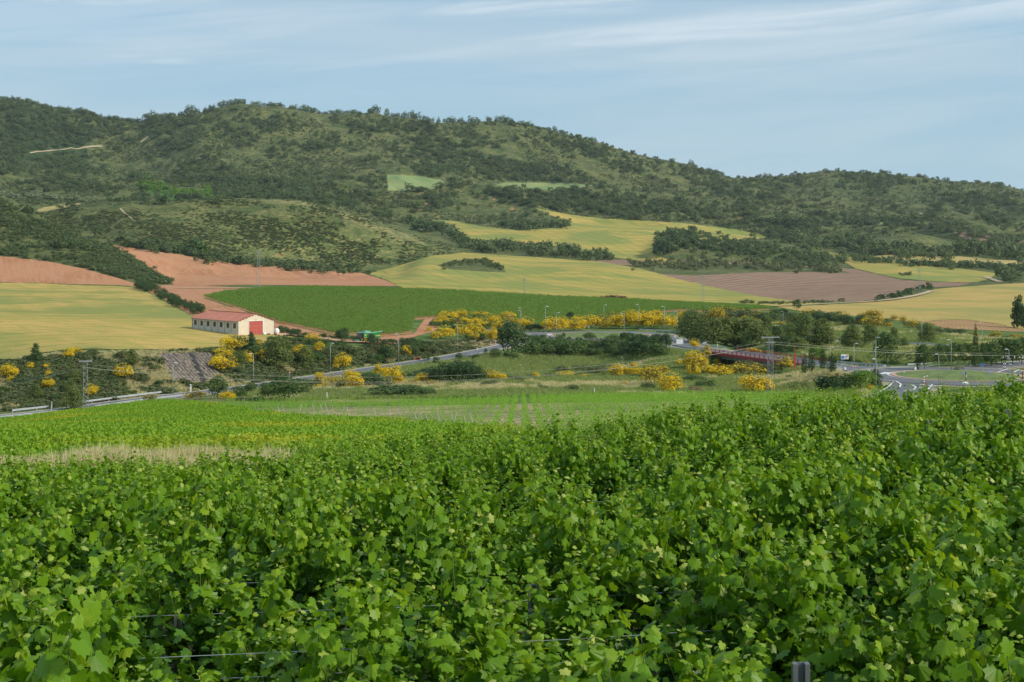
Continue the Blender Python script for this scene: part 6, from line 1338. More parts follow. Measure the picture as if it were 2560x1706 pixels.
def vine(seed, shoots=24, lod=0, L=1.1, H=1.55, low=.55, size=.084):
    r_ = np.random.default_rng(seed); V, Fc, A = [], [], []; cm = MB(); single = []
    npl = 5; pc = [(-L / 2 + L * (i + r_.uniform(.2, .8)) / npl, r_.normal(0, .12), r_.choice([.66, .8, .9, 1.0, 1.18]) * H, r_.normal(0, .14), r_.normal(0, .30)) for i in range(npl)]
    for s in range(shoots):
        q_ = pc[s % npl]; x0 = q_[0] + r_.normal(0, .055); y0 = q_[1] + r_.normal(0, .055); top = q_[2] * r_.uniform(.86, 1.08)
        lean = np.array([q_[3] + r_.normal(0, .07), q_[4] + r_.normal(0, .08)]); bend = r_.normal(0, .08, 2)
        n = int((top - low) / .031); t = np.linspace(0, 1, n) ; zz = low + (top - low) * t
        px_ = x0 + lean[0] * t + bend[0] * t * t; py_ = y0 + lean[1] * t * t + bend[1] * t
        if s % 2 == 0 or lod == 0:
            m_ = 3
            for q in range(m_):
                a = int(q * (n - 1) * .80 / m_); b = int((q + 1) * (n - 1) * .80 / m_); cm.tube((px_[a], py_[a], zz[a]), (px_[b], py_[b], zz[b]), .0045, .0025, 4, False)
        young = sstep(t, .72, 1.0); sz = size * (1.15 - .78 * young) * r_.uniform(.6, 1.4, n)
        side = np.where(np.arange(n) % 2 == 0, 0, math.pi); yaw = side + r_.normal(0, .8, n) + r_.uniform(-.5, .5)
        pos = np.stack([px_ - np.sin(yaw) * .05, py_ + np.cos(yaw) * .05, zz], 1) + r_.normal(0, .035, (n, 3)) * np.array([1, 1.6, .6])
        pitch = r_.uniform(-1.5, -.25, n) + young * .7
        age = np.clip(.05 + .62 * t ** 1.15 + young ** 1.6 * r_.uniform(-.2, .30, n) + r_.normal(0, .06, n) + (r_.random(n) < .015) * .4, 0, 1)
        leaves_to(V, Fc, A, pos, yaw, pitch, sz, age, r_, lod)
    # leafy skirt inside the row
    n = int(190 * L); pos = np.stack([r_.uniform(-L / 2, L / 2, n), r_.normal(0, .20, n), r_.uniform(low * .75, H * .7, n)], 1)
    leaves_to(V, Fc, A, pos, r_.uniform(0, 6.28, n), r_.uniform(-1.3, -.2, n), size * r_.uniform(.8, 1.35, n), r_.uniform(0, .18, n), r_, lod)
    V = np.concatenate(V); Fc = np.concatenate(Fc); A = np.concatenate(A)
    tr = MB(); tr.tube((0, 0, -.1), (.03, 0, low), .035, .028, 6); tr.tube((0.02, 0, low), (.5, 0, low + .05), .02, .015, 5); tr.tube((0.02, 0, low), (-.5, 0, low + .04), .02, .015, 5)
    return V, Fc, A, cm.mesh('shoot', 'cane'), tr.mesh('trunk', 'vine_wood')
NEARV = []
for i in range(9):
    V, Fc, A, cm_, tm_ = vine(300 + i); NEARV.append((mk('foliage', V, Fc, ['vine_leaf'], attrs={'age': A}), cm_, tm_, V, Fc, A))
MIDV = []
for i in range(7):
    V, Fc, A, cm_, tm_ = vine(400 + i, 22, 1); MIDV.append(mk('vine_bush', V, Fc, ['vine_leaf'], attrs={'age': A}))
# rows of the near vineyard: they run nearly across the view, rising to the right
RA = math.radians(9.0); rd = np.array([math.cos(RA), math.sin(RA)]); rn = np.array([-math.sin(RA), math.cos(RA)])
pts = []; r = np.random.default_rng(51)
def crest_d(u): return np.interp(u, [-400, 640, 760, 1500, 1800, 2600], [42, 42, 47, 52, 58, 64])
rowsets = []
SP = 2.0
for j in range(2, 40):
    c0 = 3.0 + j * SP
    for i in range(-60, 60):
        x = rd[0] * i * 1.05 + rn[0] * c0 + 0.0; y = rd[1] * i * 1.05 + rn[1] * c0
        if y < 4.6 or y > 64: continue
        u = CU + F * x / y
        if u < -260 - 13000 / y or u > 2820 + 13000 / y or y > crest_d(u): continue
        pts.append((x + r.normal(0, .06), y + r.normal(0, .08), j))
pts = np.array(pts); print('near vines', len(pts))
P = np.stack([pts[:, 0], pts[:, 1], hgt(pts[:, 0], pts[:, 1])], 1)
vis = (np.abs(CU + F * P[:, 0] / P[:, 1] - 1280) < 1330); order = np.argsort(np.where(vis, P[:, 1], 1e9)); NI = 290; near = order[:NI]; rest = np.setdiff1d(np.arange(len(P)), near)
hv = .70 + .62 * fbm(P[:, 0], P[:, 1], 3.2, 3)
lowl = (P[:, 1] > 33) & (CU + F * P[:, 0] / P[:, 1] < 720); hv[lowl] *= .84
farr = rest[P[rest, 1] > 17]; nearr = rest[P[rest, 1] <= 17]
R0 = np.where(r.random(len(P)) < .5, 0, math.pi) + RA
def sc3(ix): return np.stack([np.full(len(ix), 1.05), np.full(len(ix), 1.15), hv[ix]], 1)
scatter('vineyard', P[farr], sc3(farr), MIDV, 'dense green grapevine canopy filling the lower half', rot=R0[farr], tilt=.04)
if len(nearr): scatter('vineyard_edge', P[nearr], sc3(nearr), [a[0] for a in NEARV], 'grapevine canopy at the sides of the frame', rot=R0[nearr], tilt=.04)
LB = 'leafy green grapevine with pale shoot tips in the near vineyard'
vn = 0
for q, i in enumerate(near):
    k = q % 9; fo, cm_, tm_, V, Fc, A = NEARV[k]
    u_ = CU + F * P[i, 0] / P[i, 1]
    e = link('grapevine', None, loc=tuple(P[i]), rz=float(R0[i]), label=LB, cat='grapevine', group='grapevines of the near vineyard', scale=(1.05, 1.15, float(hv[i])))
    link('trunk', tm_, e); link('shoots', cm_, e, kind='stuff')
    if vn < 5 and P[i, 1] > 6.4 and 150 < u_ < 2400:
        # the leaves that show largest are parts of their own
        vn += 1; nl = len(V) // 16; ctr = V.reshape(nl, 16, 3).mean(1); pick = np.argsort(-ctr[:, 2])[:58]; msk = np.ones(nl, bool); msk[pick] = False
        Vr = V.reshape(nl, 16, 3)[msk].reshape(-1, 3); Ar = A.reshape(nl, 16)[msk].ravel(); T14 = Fc.reshape(nl, 14, 3)[0] - Fc.reshape(nl, 14, 3)[0].min()
        link('foliage', mk('foliage', Vr, (T14[None] + (np.arange(msk.sum()) * 16)[:, None, None]).reshape(-1, 3), ['vine_leaf'], attrs={'age': Ar}), e, kind='stuff')
        for li in pick:
            Vl = V.reshape(nl, 16, 3)[li]; o0 = Vl[0].copy(); link('leaf', mk('leaf', Vl - o0, T14, ['vine_leaf'], attrs={'age': A.reshape(nl, 16)[li]}), e, loc=tuple(o0))
    else: link('foliage', fo, e, kind='stuff')
# trellis: posts and wires
def trellis(j, x0, x1, posts):
    c0 = 3.0 + j * SP
    f = lambda s: Vector((rd[0] * s + rn[0] * c0, rd[1] * s + rn[1] * c0, 0))
    a = f(x0); a.z = float(hgt(a.x, a.y)); e = link('trellis', None, loc=a, label='wire trellis with steel posts in vine row %s from the front' % ('first second third fourth fifth sixth seventh eighth ninth tenth'.split()[min(9, trellis.n)]), cat='trellis', group='trellises of the near vineyard'); trellis.n += 1
    for z in (.78, .96):
        m_ = MB(); s = x0
        while s < x1:
            p = f(s); q = f(s + 3); p.z = float(hgt(p.x, p.y)) + z; q.z = float(hgt(q.x, q.y)) + z; m_.tube(p - a, q - a, 0.0032, n=4, caps=False); s += 3
        m_.build('wire', 'wire', e)
    s = x0 + posts
    while s < x1:
        p = f(s); p.z = float(hgt(p.x, p.y)); m_ = MB()
        for dx in (-.03, 0.03): m_.box(p - a + Vector((dx, 0, .46)), (.02, .045, .98))
        m_.box(p - a + Vector((0, .02, .46)), (.05, .008, .98)); m_.build('post', 'steel_post', e); s += 5.25
trellis.n = 0
for j in range(2, 12): trellis(j, -11 - j * 1.2, 12 + j * 1.2, (2.3 + j * 1.7) % 5.25)
# three posts the photograph shows by themselves
for u_, d_, h_, lb in ((2002, 7.6, 1.50, 'dark double steel post standing at the bottom of vineyard'), (1334, 11.5, 1.36, 'grey steel post top in the middle of the vine canopy'), (2325, 26, 1.75, 'grey steel post top in vines below the near roundabout'), (2521, 27, 1.75, 'grey steel post top in the vines at the right edge')):
    p = fromud(u_, d_); m_ = MB()
    for dx in (-.032, .032): m_.box((dx, 0, h_ / 2), (.026, .05, h_))
    m_.box((0, .02, h_ / 2), (.05, .01, h_)); e = link('vineyard_post', None, loc=p, label=lb, cat='post'); m_.build('post_profile', 'steel_post', e); MB().box((0, 0, h_ - .2), (.09, .06, .03)).build('wire_clip', 'wire', e)

# bright vineyard on the left, young rows in the middle, dark vineyard below the wheat
def small_vine(seed, n, L, H, Wd, s, mat, name='vine_bush', low=.25):
    r_ = np.random.default_rng(seed); C = np.stack([r_.uniform(-L / 2, L / 2, n), r_.normal(0, Wd, n), low + (H - low) * r_.beta(1.6, 1.3, n)], 1)
    V, Fq = cards(C, r_.normal(0, 1, (n, 3)) * np.array([.5, 1, .8]) + np.array([0, 0, .3]), r_.uniform(.6, 1.25, n) * s, r_); return mk(name, V, Fq, [mat])
def vrows(ang, sp, st, u0, u1, d0, d1, seed, jit=.10):
    r_ = np.random.default_rng(seed); a = math.radians(ang); D_ = np.array([math.cos(a), math.sin(a)]); N_ = np.array([-math.sin(a), math.cos(a)])
    R_ = 950; c = np.array([(u0 + u1) / 2 - CU, F]) / F * (d0 + d1) / 2; I, J = np.meshgrid(np.arange(-R_ / 2 // st, R_ / 2 // st), np.arange(-R_ / 2 // sp, R_ / 2 // sp), indexing='ij')
    p = c[None, None] + D_ * (I * st)[..., None] + N_ * (J * sp)[..., None]; p = p.reshape(-1, 2) + r_.normal(0, jit, (I.size, 2))
    k = (p[:, 1] > d0) & (p[:, 1] < d1); p = p[k]; u = CU + F * p[:, 0] / p[:, 1]; k = (u > u0) & (u < u1); p = p[k]
    z = hgt(p[:, 0], p[:, 1]); P_ = np.stack([p[:, 0], p[:, 1], z], 1); return CU + F * P_[:, 0] / P_[:, 1], VH - F * (z - CZ) / P_[:, 1], P_, a
u, v, P, a = vrows(12, 1.35, .75, -300, 1330, 50, 285, 61)
far_lim = np.interp(u, [-300, 0, 200, 350, 430, 520, 640, 800, 1000, 1200, 1330], [275, 262, 272, 282, 284, 222, 182, 152, 124, 98, 84])
k = (P[:, 1] < far_lim) & (P[:, 1] > 51); P = P[k]; r = np.random.default_rng(62); s = r.uniform(.85, 1.15, len(P))
print('bright', len(P)); scatter('bright_vineyard', P, np.stack([s, s, s * (.9 + .2 * fbm(P[:, 0], P[:, 1], 6, 2))], 1), [small_vine(500 + i, 130, 1.0, 1.45, .30, .085, 'vine_bright', low=.35) for i in range(5)], 'bright yellow green vineyard block on the left', rot=np.full(len(P), a))
u, v, P, a = vrows(89.6, 1.45, 1.0, 380, 2300, 66, 296, 63, .24)
near_lim = np.interp(u, [380, 430, 520, 640, 800, 1000, 1200, 1330, 1500, 2300], [288, 287, 226, 187, 158, 131, 106, 92, 78, 66]); far2 = np.interp(u, [380, 600, 1000, 1600, 2100, 2200, 2300], [292, 296, 291, 284, 252, 240, 228])
k = (P[:, 1] > near_lim) & (P[:, 1] < far2); u, v, P = u[k], v[k], P[k]; r = np.random.default_rng(64)
gap = fbm(P[:, 0], P[:, 1], 25, 3); right = sstep(u, 1100, 1800); k = r.random(len(P)) < np.clip(.66 + .4 * right - (u < 1000) * .08 + (gap - .5), .3, 1); u, v, P = u[k], v[k], P[k]
s = r.uniform(.65, 1.2, len(P)) * (.84 + .24 * sstep(u, 800, 1500)); print('young', len(P)); scatter('young_vineyard', P, np.stack([s * .9, s * .9, s * r.uniform(.8, 1.15, len(P))], 1), [small_vine(520 + i, 46, .5, 1.35, .11, .065, 'vine_young', low=.05) for i in range(6)], 'rows of young vines with bare soil between them', rot=np.full(len(P), a))
V2 = [(511, 745), (560, 734), (650, 725), (770, 721), (900, 723), (1100, 729), (1400, 746), (1600, 753), (1750, 763), (1900, 770), (1930, 774), (1800, 782), (1700, 778), (1640, 782), (1560, 800), (1480, 815), (1400, 822), (1250, 826), (1180, 800), (1090, 795), (1035, 800), (1030, 834), (960, 842), (880, 838), (830, 836), (700, 808), (600, 773)]
paint_soil = sheet('vineyard_soil', V2, 'red_soil', 0.05, dmin=480, label='reddish soil under the large dark vineyard')
u, v, P, a = vrows(28, 4.1, 1.3, 480, 1960, 490, 960, 65); k = poly_mask(u, v, V2); P = P[k]; r = np.random.default_rng(66); s = r.uniform(.85, 1.2, len(P))
k = r.random(len(P)) < .97; P = P[k]; s = s[k]; print('dark', len(P)); scatter('dark_vineyard', P, np.stack([s, s, s], 1), [small_vine(540 + i, 70, 1.5, 1.9, .34, .19, 'vine_far', low=.2) for i in range(5)], 'large dark green vineyard behind the barn', rot=np.full(len(P), a))
# slanting end posts of the young rows
pm = MB().tube((0, 0, -.1), (-.55, -.25, 1.75), .05, .045, 5).mesh('vine_post', 'old_wood'); cnt = 0
EP = [(705, 1049), (715, 1047), (745, 1045), (790, 1042), (812, 1046), (823, 1040), (838, 1046), (850, 1049), (878, 1052), (898, 1055), (920, 1057), (946, 1060), (950, 1068), (968, 1065), (985, 1068), (1010, 1072), (1020, 1070), (1034, 1078), (1052, 1082), (1066, 1080), (1080, 1084), (1108, 1078), (1126, 1082), (1142, 1084), (1175, 1086), (1190, 1080)]
for i, (u_, v_) in enumerate(EP):
    link('vine_post', pm, loc=at(u_, v_, 70), rz=rp.uniform(-.7, .7) + (math.pi if i % 5 == 2 else 0), label='pale slanting end post of young vine rows, ' + (ORD[i] if i < len(EP) - 1 else 'rightmost'), cat='post', group='slanting end posts of the young vineyard')

# ------------------------------------------------------------------ street lamps
plain('pole_grey', (0.34, 0.38, 0.38), 0.5, 0.2, 0.05); plain('lamp_head', (0.78, 0.80, 0.80), 0.4, 0, 0.04)
pole_me = MB().tube((0, 0, 0), (0, 0, 1), .0095, .0055, 8).mesh('pole', 'pole_grey', True)
arm_me = MB().tube((0, 0, .985), (.05, 0, .995), .006, .005, 6).mesh('arm', 'pole_grey')
head_me = MB().box((.085, 0, .996), (.085, .034, .014), 0, 0, .12).box((.06, 0, 1.003), (.05, .022, .008)).mesh('luminaire', 'lamp_head')
foot_me = MB().box((0, 0, .01), (.04, .04, .03)).mesh('base_plate', 'pole_grey')
LAMPS = [(TF(0, 620, 3.677), [(1590, 1370, 315)], 'street lamp in front of the grey stone slope', 200),
         (TB, [(712, 830, 300)], 'street lamp standing right of the stone slope by the lower road', 200), (TB, [(1420, 700, 265)], 'street lamp above the middle broom bushes', 250), (TB, [(2047, 625, 275)], 'street lamp where the road climbs past the harvester', 250),
         (TC, [(530, 532, 268)], 'street lamp in front of the yellow thicket', 250), (TC, [(995, 340, 160)], 'street lamp rising behind the big dark tree', 250), (TC, [(1110, 328, 196), (1113, 300, 190)], 'street lamp right of the big dark tree', 250), (TC, [(1337, 338, 242), (1437, 412, 258), (1875, 290, 208), (2060, 408, 245), (2197, 308, 230)], 'street lamp round the far roundabout', 250),
         (TC, [(1117, 758, 125)], 'short street lamp in the meadow above the dry grass', 250), (TC, [(2050, 705, 138)], 'short street lamp above a low broom bush', 250),
         (TD, [(371, 325, 228), (490, 402, 255), (572, 205, 90), (632, 200, 105), (650, 412, 228), (777, 240, 130)], 'street lamp between the far roundabout and the pine grove', 250), (TD, [(1462, 290, 148), (2122, 278, 102)], 'street lamp in the broom band above the pines', 250), (TD, [(950, 672, 165)], 'street lamp standing in front of the bridge underpass', 250),
         (TE, [(320, 840, 305)], 'street lamp between two slim cypresses', 150), (TE, [(568, 820, 322)], 'street lamp at the road from the bridge', 150), (TE, [(797, 770, 335)], 'street lamp behind two others in one line', 150), (TE, [(791, 800, 258)], 'street lamp in the middle of three in one line', 150), (TE, [(800, 1022, 362)], 'nearest tall street lamp left of the near roundabout', 150),
         (TE, [(1280, 495, 255)], 'street lamp beside the dark pine on the back road', 150), (TE, [(1589, 800, 340)], 'street lamp standing before the street trees', 150), (TE, [(1458, 935, 325)], 'street lamp at the near edge of the roundabout island', 150), (TE, [(2195, 915, 355)], 'street lamp at the right end of the roundabout island', 150), (TE, [(1918, 530, 256), (2347, 560, 95)], 'street lamp half hidden by street trees', 150), (TE, [(577, 312, 108)], 'short looking street lamp in the broom band', 150)]
for T, its, lb, dm in LAMPS:
    its = sorted(its)
    for i, (x, yb, h_) in enumerate(its):
        u_, v_ = T(x, yb); s = T(1, 0)[0] - T(0, 0)[0]; p = at(u_, v_, dm); hh = h_ * s * p.y / F
        e = link('street_lamp', None, loc=p, rz=rp.choice([0.1, 3.2, .3, 2.9, -.3, 3.5]), scale=(min(hh, 11.5),) * 2 + (hh,), label=lb if len(its) == 1 else lb + ', ' + (ORD[i] if i < len(its) - 1 else 'rightmost'), cat='street lamp', group='street lamps')
        link('pole', pole_me, e); link('luminaire', head_me, e); link('base_plate', foot_me, e); link('arm', arm_me, e)

# ------------------------------------------------------------------ lattice pylons and cables
plain('pylon_steel', (0.27, 0.30, 0.30), 0.6, 0.0, 0.12, 1.0); plain('cable', (0.42, 0.42, 0.34), 0.6)
def lattice(mb, h_, wb, wt, n, r0, z0=0):
    for sx in (-1, 1):
        for sy in (-1, 1): mb.tube((sx * wb / 2, sy * wb / 2, z0), (sx * wt / 2, sy * wt / 2, h_), r0, r0 * .9, 4)
    lev = [z0 + (h_ - z0) * i / n for i in range(n + 1)]; W_ = lambda z: (wb + (wt - wb) * (z - z0) / (h_ - z0)) / 2
    return lev, W_
def pylon(p, h_, wb, wt, n, r0, label, arms=((.985, 1.3),), rz=0.0, hidden=0.0, group=None):
    e = link('power_pylon', None, loc=p - Vector((0, 0, hidden)), rz=rz, label=label, cat='pylon', group=group)
    m_ = MB(); lev, W_ = lattice(m_, h_, wb, wt, n, r0); m_.build('leg_frame', 'pylon_steel', e)
    m_ = MB()
    for i in range(n):
        a, b = W_(lev[i]), W_(lev[i + 1]); f = i % 2
        for s in (-1, 1):
            c, d = ((-a, b) if f else (a, -b)); m_.tube((c, s * a, lev[i]), (d, s * b, lev[i + 1]), r0 * .55, n=4); m_.tube((s * a, c, lev[i]), (s * b, d, lev[i + 1]), r0 * .55, n=4)
    m_.build('bracing', 'pylon_steel', e)
    for fz, w_ in arms:
        z = h_ * fz; MB().box((0, 0, z), (w_ * 2, .14, .12)).box((0, .2, z + .1), (w_ * 2, .08, .08)).build('crossarm', 'pylon_steel', e)
        for x in (-w_, -w_ * .1, w_): m_ = MB().tube((x, 0, z), (x, 0, z - .55), .07, .05, 6); m_.build('insulator', 'junk_brown', e)
    return e
pL = at(214, 1046, 190); hL = (1046 - 902) * pL.y / F
pylon(pL, hL, .9, .5, 17, .030, 'grey lattice pylon standing in the bright vineyard at left', ((.985, 1.0),), .25)
pR = at(1926, 993, 200); hR = (993 - 842) * pR.y / F
pylon(pR, hR, 1.1, .7, 16, .036, 'grey lattice pylon with cross head in front of the bridge', ((.985, 1.75), (.90, .9)), .15)
for (u_, v_, h_, lb) in ((646, 719, 93, 'tall thin lattice tower standing on the red field'), (1311, 735, 40, 'short lattice tower at the rim of the dark vineyard'), (1758, 757, 70, 'thin lattice tower on the slope below the ploughed field'), (2298, 733, 62, 'thin lattice tower at right end of the ploughed field')):
    p = at(u_, v_, 600); H_ = h_ * p.y / F
    pylon(p, H_, H_ * .095, H_ * .05, 14, .055, lb, ((.96, H_ * .07), (.86, H_ * .07)), .4)
def cable(a, b, sag, label, r0=.016, n=40):
    P = [a.lerp(b, i / n) - Vector((0, 0, sag * 4 * (i / n) * (1 - i / n))) for i in range(n + 1)]; m_ = MB()
    for p, q in zip(P[:-1], P[1:]): m_.tube(p - a, q - a, r0, n=4, caps=False)
    m_.build('power_cable', 'cable', None, loc=a, label=label, cat='cable', group='power cables along the valley')
lt = pL + Vector((0, 0, hL - 1.0)); rt = pR + Vector((0, 0, hR - 1.3))
for i, (dy, dz, nm) in enumerate(((-.9, 0, 'nearest'), (0, -.1, 'middle'), (.9, .3, 'farthest'))):
    cable(lt + Vector((dy * .3, dy, dz)), rt + Vector((dy * .4, dy, dz * 1.6)), 4.6 - .25 * i, 'power cable sagging between the two pylons, %s of three' % nm)
    cable(lt + Vector((dy * .3, dy, dz)), Vector(px(-260, 985, 285)) + Vector((0, dy, dz * 2.2)), 1.2, 'power cable from the left pylon out of the frame, %s of three' % nm)
    cable(rt + Vector((dy * .4, dy, dz)), Vector(px(2900, 872, 330)) + Vector((0, dy, dz)), 1.8, 'power cable from the right pylon out of the frame, %s of three' % nm)

# ------------------------------------------------------------------ signs and small posts
plain('sign_white', (0.80, 0.80, 0.78), 0.5, 0, .03); plain('sign_blue', (0.03, 0.20, 0.62), 0.4, 0, .03); plain('sign_red', (0.60, 0.03, 0.035), 0.4, 0, .03); plain('sign_back', (0.36, 0.38, 0.39), 0.5, .3, .05); plain('paint_black', (0.02, 0.02, 0.02), 0.5)
plain('corten', (0.48, 0.115, 0.055), 0.75, 0, .15, 1.0); plain('pole_red', (0.42, 0.05, 0.05), 0.5)
def face(mb, pts, y): return mb.add([(x, y, z) for x, z in pts] + [(x, y + .03, z) for x, z in pts], [tuple(range(len(pts))), tuple(range(2 * len(pts) - 1, len(pts) - 1, -1))] + [(i, len(pts) + i, len(pts) + (i + 1) % len(pts), (i + 1) % len(pts)) for i in range(len(pts))])
def circ(cx_, cz_, r_, n=20, a0=0, a1=2 * math.pi): return [(cx_ + r_ * math.cos(a0 + (a1 - a0) * i / (n if a1 - a0 > 6 else n - 1)), cz_ + r_ * math.sin(a0 + (a1 - a0) * i / (n if a1 - a0 > 6 else n - 1))) for i in range(n)]
def sign(T, x, yb, hpx, label, name='road_sign', cat='road sign', dm=150):
    u_, v_ = T(x, yb); s = T(1, 0)[0] - T(0, 0)[0]; p = at(u_, v_, dm); H_ = hpx * s * p.y / F
    e = link(name, None, loc=p, label=label, cat=cat); return e, H_, s * p.y / F
def post(e, H_, r_=.04, mat='pole_grey', x=0): MB().tube((x, 0, 0), (x, 0, H_), r_, n=8).build('post', mat, e)
# blue round roundabout signs
for x, yb, hp, lb in ((1718, 885, 88, 'blue round roundabout sign in the middle of the island'), (1984, 885, 100, 'blue round sign at right part of the island')):
    e, H_, k = sign(TE, x, yb, hp, lb); post(e, H_ - .3); R_ = 15.5 * k
    face(MB(), circ(0, H_ - R_, R_), -.08).build('sign_rim', 'sign_white', e); b = face(MB(), circ(0, H_ - R_, R_ * .92), -.112).build('sign_face', 'sign_blue', e)
    m_ = MB()
    for q in range(3):
        a = q * 2.094 + .3; o = [(r_ * math.cos(t_), H_ - R_ + r_ * math.sin(t_)) for r_, t_ in ((R_ * .42, a), (R_ * .62, a), (R_ * .62, a + .55), (R_ * .62, a + 1.1), (R_ * .74, a + 1.1), (R_ * .52, a + 1.6), (R_ * .32, a + 1.1), (R_ * .42, a + 1.1), (R_ * .42, a + .55))]; face(m_, o, -.145)
    m_.build('arrows', 'sign_white', b)
e, H_, k = sign(TC, 2150, 400, 72, 'small blue round sign before the far roundabout'); post(e, H_ - .2); face(MB(), circ(0, H_ - 11 * k, 11 * k), -.08).build('sign_face', 'sign_blue', e); face(MB(), circ(0, H_ - 11 * k, 4 * k), -.112).build('arrows', 'sign_white', e)
# direction panel : blue squares and the loop arrow
e, H_, k = sign(TE, 440, 722, 108, 'white direction panel with blue fields and a black loop arrow')
post(e, H_ - .2, .07); m_ = MB(); w_, h_ = 80 * k, 52 * k; x0 = -10 * k; z0 = H_ - h_
m_.box((x0 + w_ / 2, -.08, z0 + h_ / 2), (w_, .05, h_)); pn = m_.build('panel', 'sign_white', e); q = MB()
for bx, bz in ((.06, .42), (.26, .42), (.06, .10), (.26, .10)): q.box((x0 + w_ * (bx + .085), -.11, z0 + h_ * (bz + .13)), (w_ * .17, .015, h_ * .24))
q.box((x0 + w_ * .24, -.108, z0 + h_ * .38), (w_ * .38, .012, h_ * .10)); q.build('blue_field', 'sign_blue', pn)
ring_ = MB(); cx_, cz_ = x0 + w_ * .70, z0 + h_ * .48
for i in range(13):
    a, b = -1.2 + i * .4, -1.2 + (i + 1) * .4; ro, ri = h_ * .22, h_ * .13
    face(ring_, [(cx_ + ri * math.cos(a), cz_ + ri * math.sin(a)), (cx_ + ro * math.cos(a), cz_ + ro * math.sin(a)), (cx_ + ro * math.cos(b), cz_ + ro * math.sin(b)), (cx_ + ri * math.cos(b), cz_ + ri * math.sin(b))], -.13)
face(ring_, [(cx_ - .05 * w_, cz_ - .2 * h_), (cx_ + .01 * w_, cz_ - .2 * h_), (cx_ + .01 * w_, cz_ - .42 * h_), (cx_ - .05 * w_, cz_ - .42 * h_)], -.13); face(ring_, [(cx_ + .1 * w_, cz_ + .1 * h_), (cx_ + .22 * w_, cz_ + .34 * h_), (cx_ + .25 * w_, cz_ + .22 * h_), (cx_ + .14 * w_, cz_ + .02 * h_)], -.13); face(ring_, [(cx_ - .30 * h_, cz_ - .03 * h_), (cx_ - .30 * h_, cz_ + .05 * h_), (cx_ - .18 * h_, cz_ + .05 * h_), (cx_ - .18 * h_, cz_ - .03 * h_)], -.13)
ring_.build('loop_arrow', 'paint_black', pn); MB().box((x0 + w_ * .87, -.112, z0 + h_ * .88), (w_ * .18, .015, h_ * .16)).build('orange_field', 'stripe_orange', pn)
# yield triangles, no entry, chevrons
def tri_sign(T, x, yb, hp, rpx, lb):
    e, H_, k = sign(T, x, yb, hp, lb); post(e, H_ - .2); R_ = rpx * k
    face(MB(), [(-R_, H_), (R_, H_), (0, H_ - R_ * 1.7)], -.08).build('sign_rim', 'sign_red', e); face(MB(), [(-R_ * .62, H_ - R_ * .2), (R_ * .62, H_ - R_ * .2), (0, H_ - R_ * 1.28)], -.112).build('sign_face', 'sign_white', e)
tri_sign(TE, 558, 800, 68, 15, 'left red and white yield triangle below the street lamp'); tri_sign(TE, 584, 800, 68, 13, 'right red and white yield triangle below the street lamp')
tri_sign(TD, 537, 400, 62, 17, 'red and white yield triangle at the guardrail bend'); tri_sign(TB, 1045, 775, 78, 12, 'yield triangle beside the lower road in the middle')
e, H_, k = sign(TE, 390, 875, 66, 'red round no entry sign below the cypresses'); post(e, H_ - .2); face(MB(), circ(0, H_ - 13 * k, 13 * k), -.08).build('sign_face', 'sign_red', e); MB().box((0, -.13, H_ - 13 * k), (17 * k, .02, 5 * k)).build('bar', 'sign_white', e)
e, H_, k = sign(TC, 1690, 318, 62, 'tiny red round no entry sign at the far roundabout'); post(e, H_ - .2); face(MB(), circ(0, H_ - 9 * k, 9 * k), -.08).build('sign_face', 'sign_red', e); MB().box((0, -.13, H_ - 9 * k), (12 * k, .02, 3 * k)).build('bar', 'sign_white', e)
e, H_, k = sign(TC, 1735, 322, 44, 'small grey round sign back at the far roundabout'); post(e, H_ - .2); face(MB(), circ(0, H_ - 10 * k, 10 * k), -.08).build('sign_face', 'sign_back', e)
e, H_, k = sign(TE, 1213, 822, 76, 'pale round sign back on the road edge behind the island'); post(e, H_ - .2); face(MB(), [(11 * k * math.cos(t_ * .314), H_ - 17 * k + 17 * k * math.sin(t_ * .314)) for t_ in range(20)], -.08).build('sign_face', 'sign_white', e)
e, H_, k = sign(TE, 1911, 806, 92, 'pair of small blue arrow signs beside the street trees'); post(e, H_, .05, x=-9 * k); post(e, H_, .05, x=9 * k)
face(MB(), [(-15 * k, H_ - 18 * k), (-2 * k, H_ - 18 * k), (-2 * k, H_), (-15 * k, H_)], -.08).build('sign_face', 'sign_blue', e); face(MB(), [(0, H_ - 18 * k), (14 * k, H_ - 18 * k), (22 * k, H_ - 9 * k), (14 * k, H_), (0, H_)], -.08).build('sign_face', 'sign_blue', e)
# finger post with white blades on a red pole
e, H_, k = sign(TE, 1322, 950, 112, 'red pole with four small white finger boards'); post(e, H_, .08, 'pole_red')
for x_, z_ in ((-17, 8), (-17, 38), (8, 0), (-16, 58)): MB().box((x_ * k, -.15, H_ - (z_ + 4) * k), (18 * k, .04, 8 * k)).build('finger_board', 'sign_white', e)
e, H_, k = sign(TE, 2337, 925, 160, 'dark red sign pole at the right edge of the roundabout'); post(e, H_, .10, 'pole_red'); MB().box((-6 * k, -.15, H_ - 20 * k), (26 * k, .04, 8 * k)).build('finger_board', 'sign_white', e)
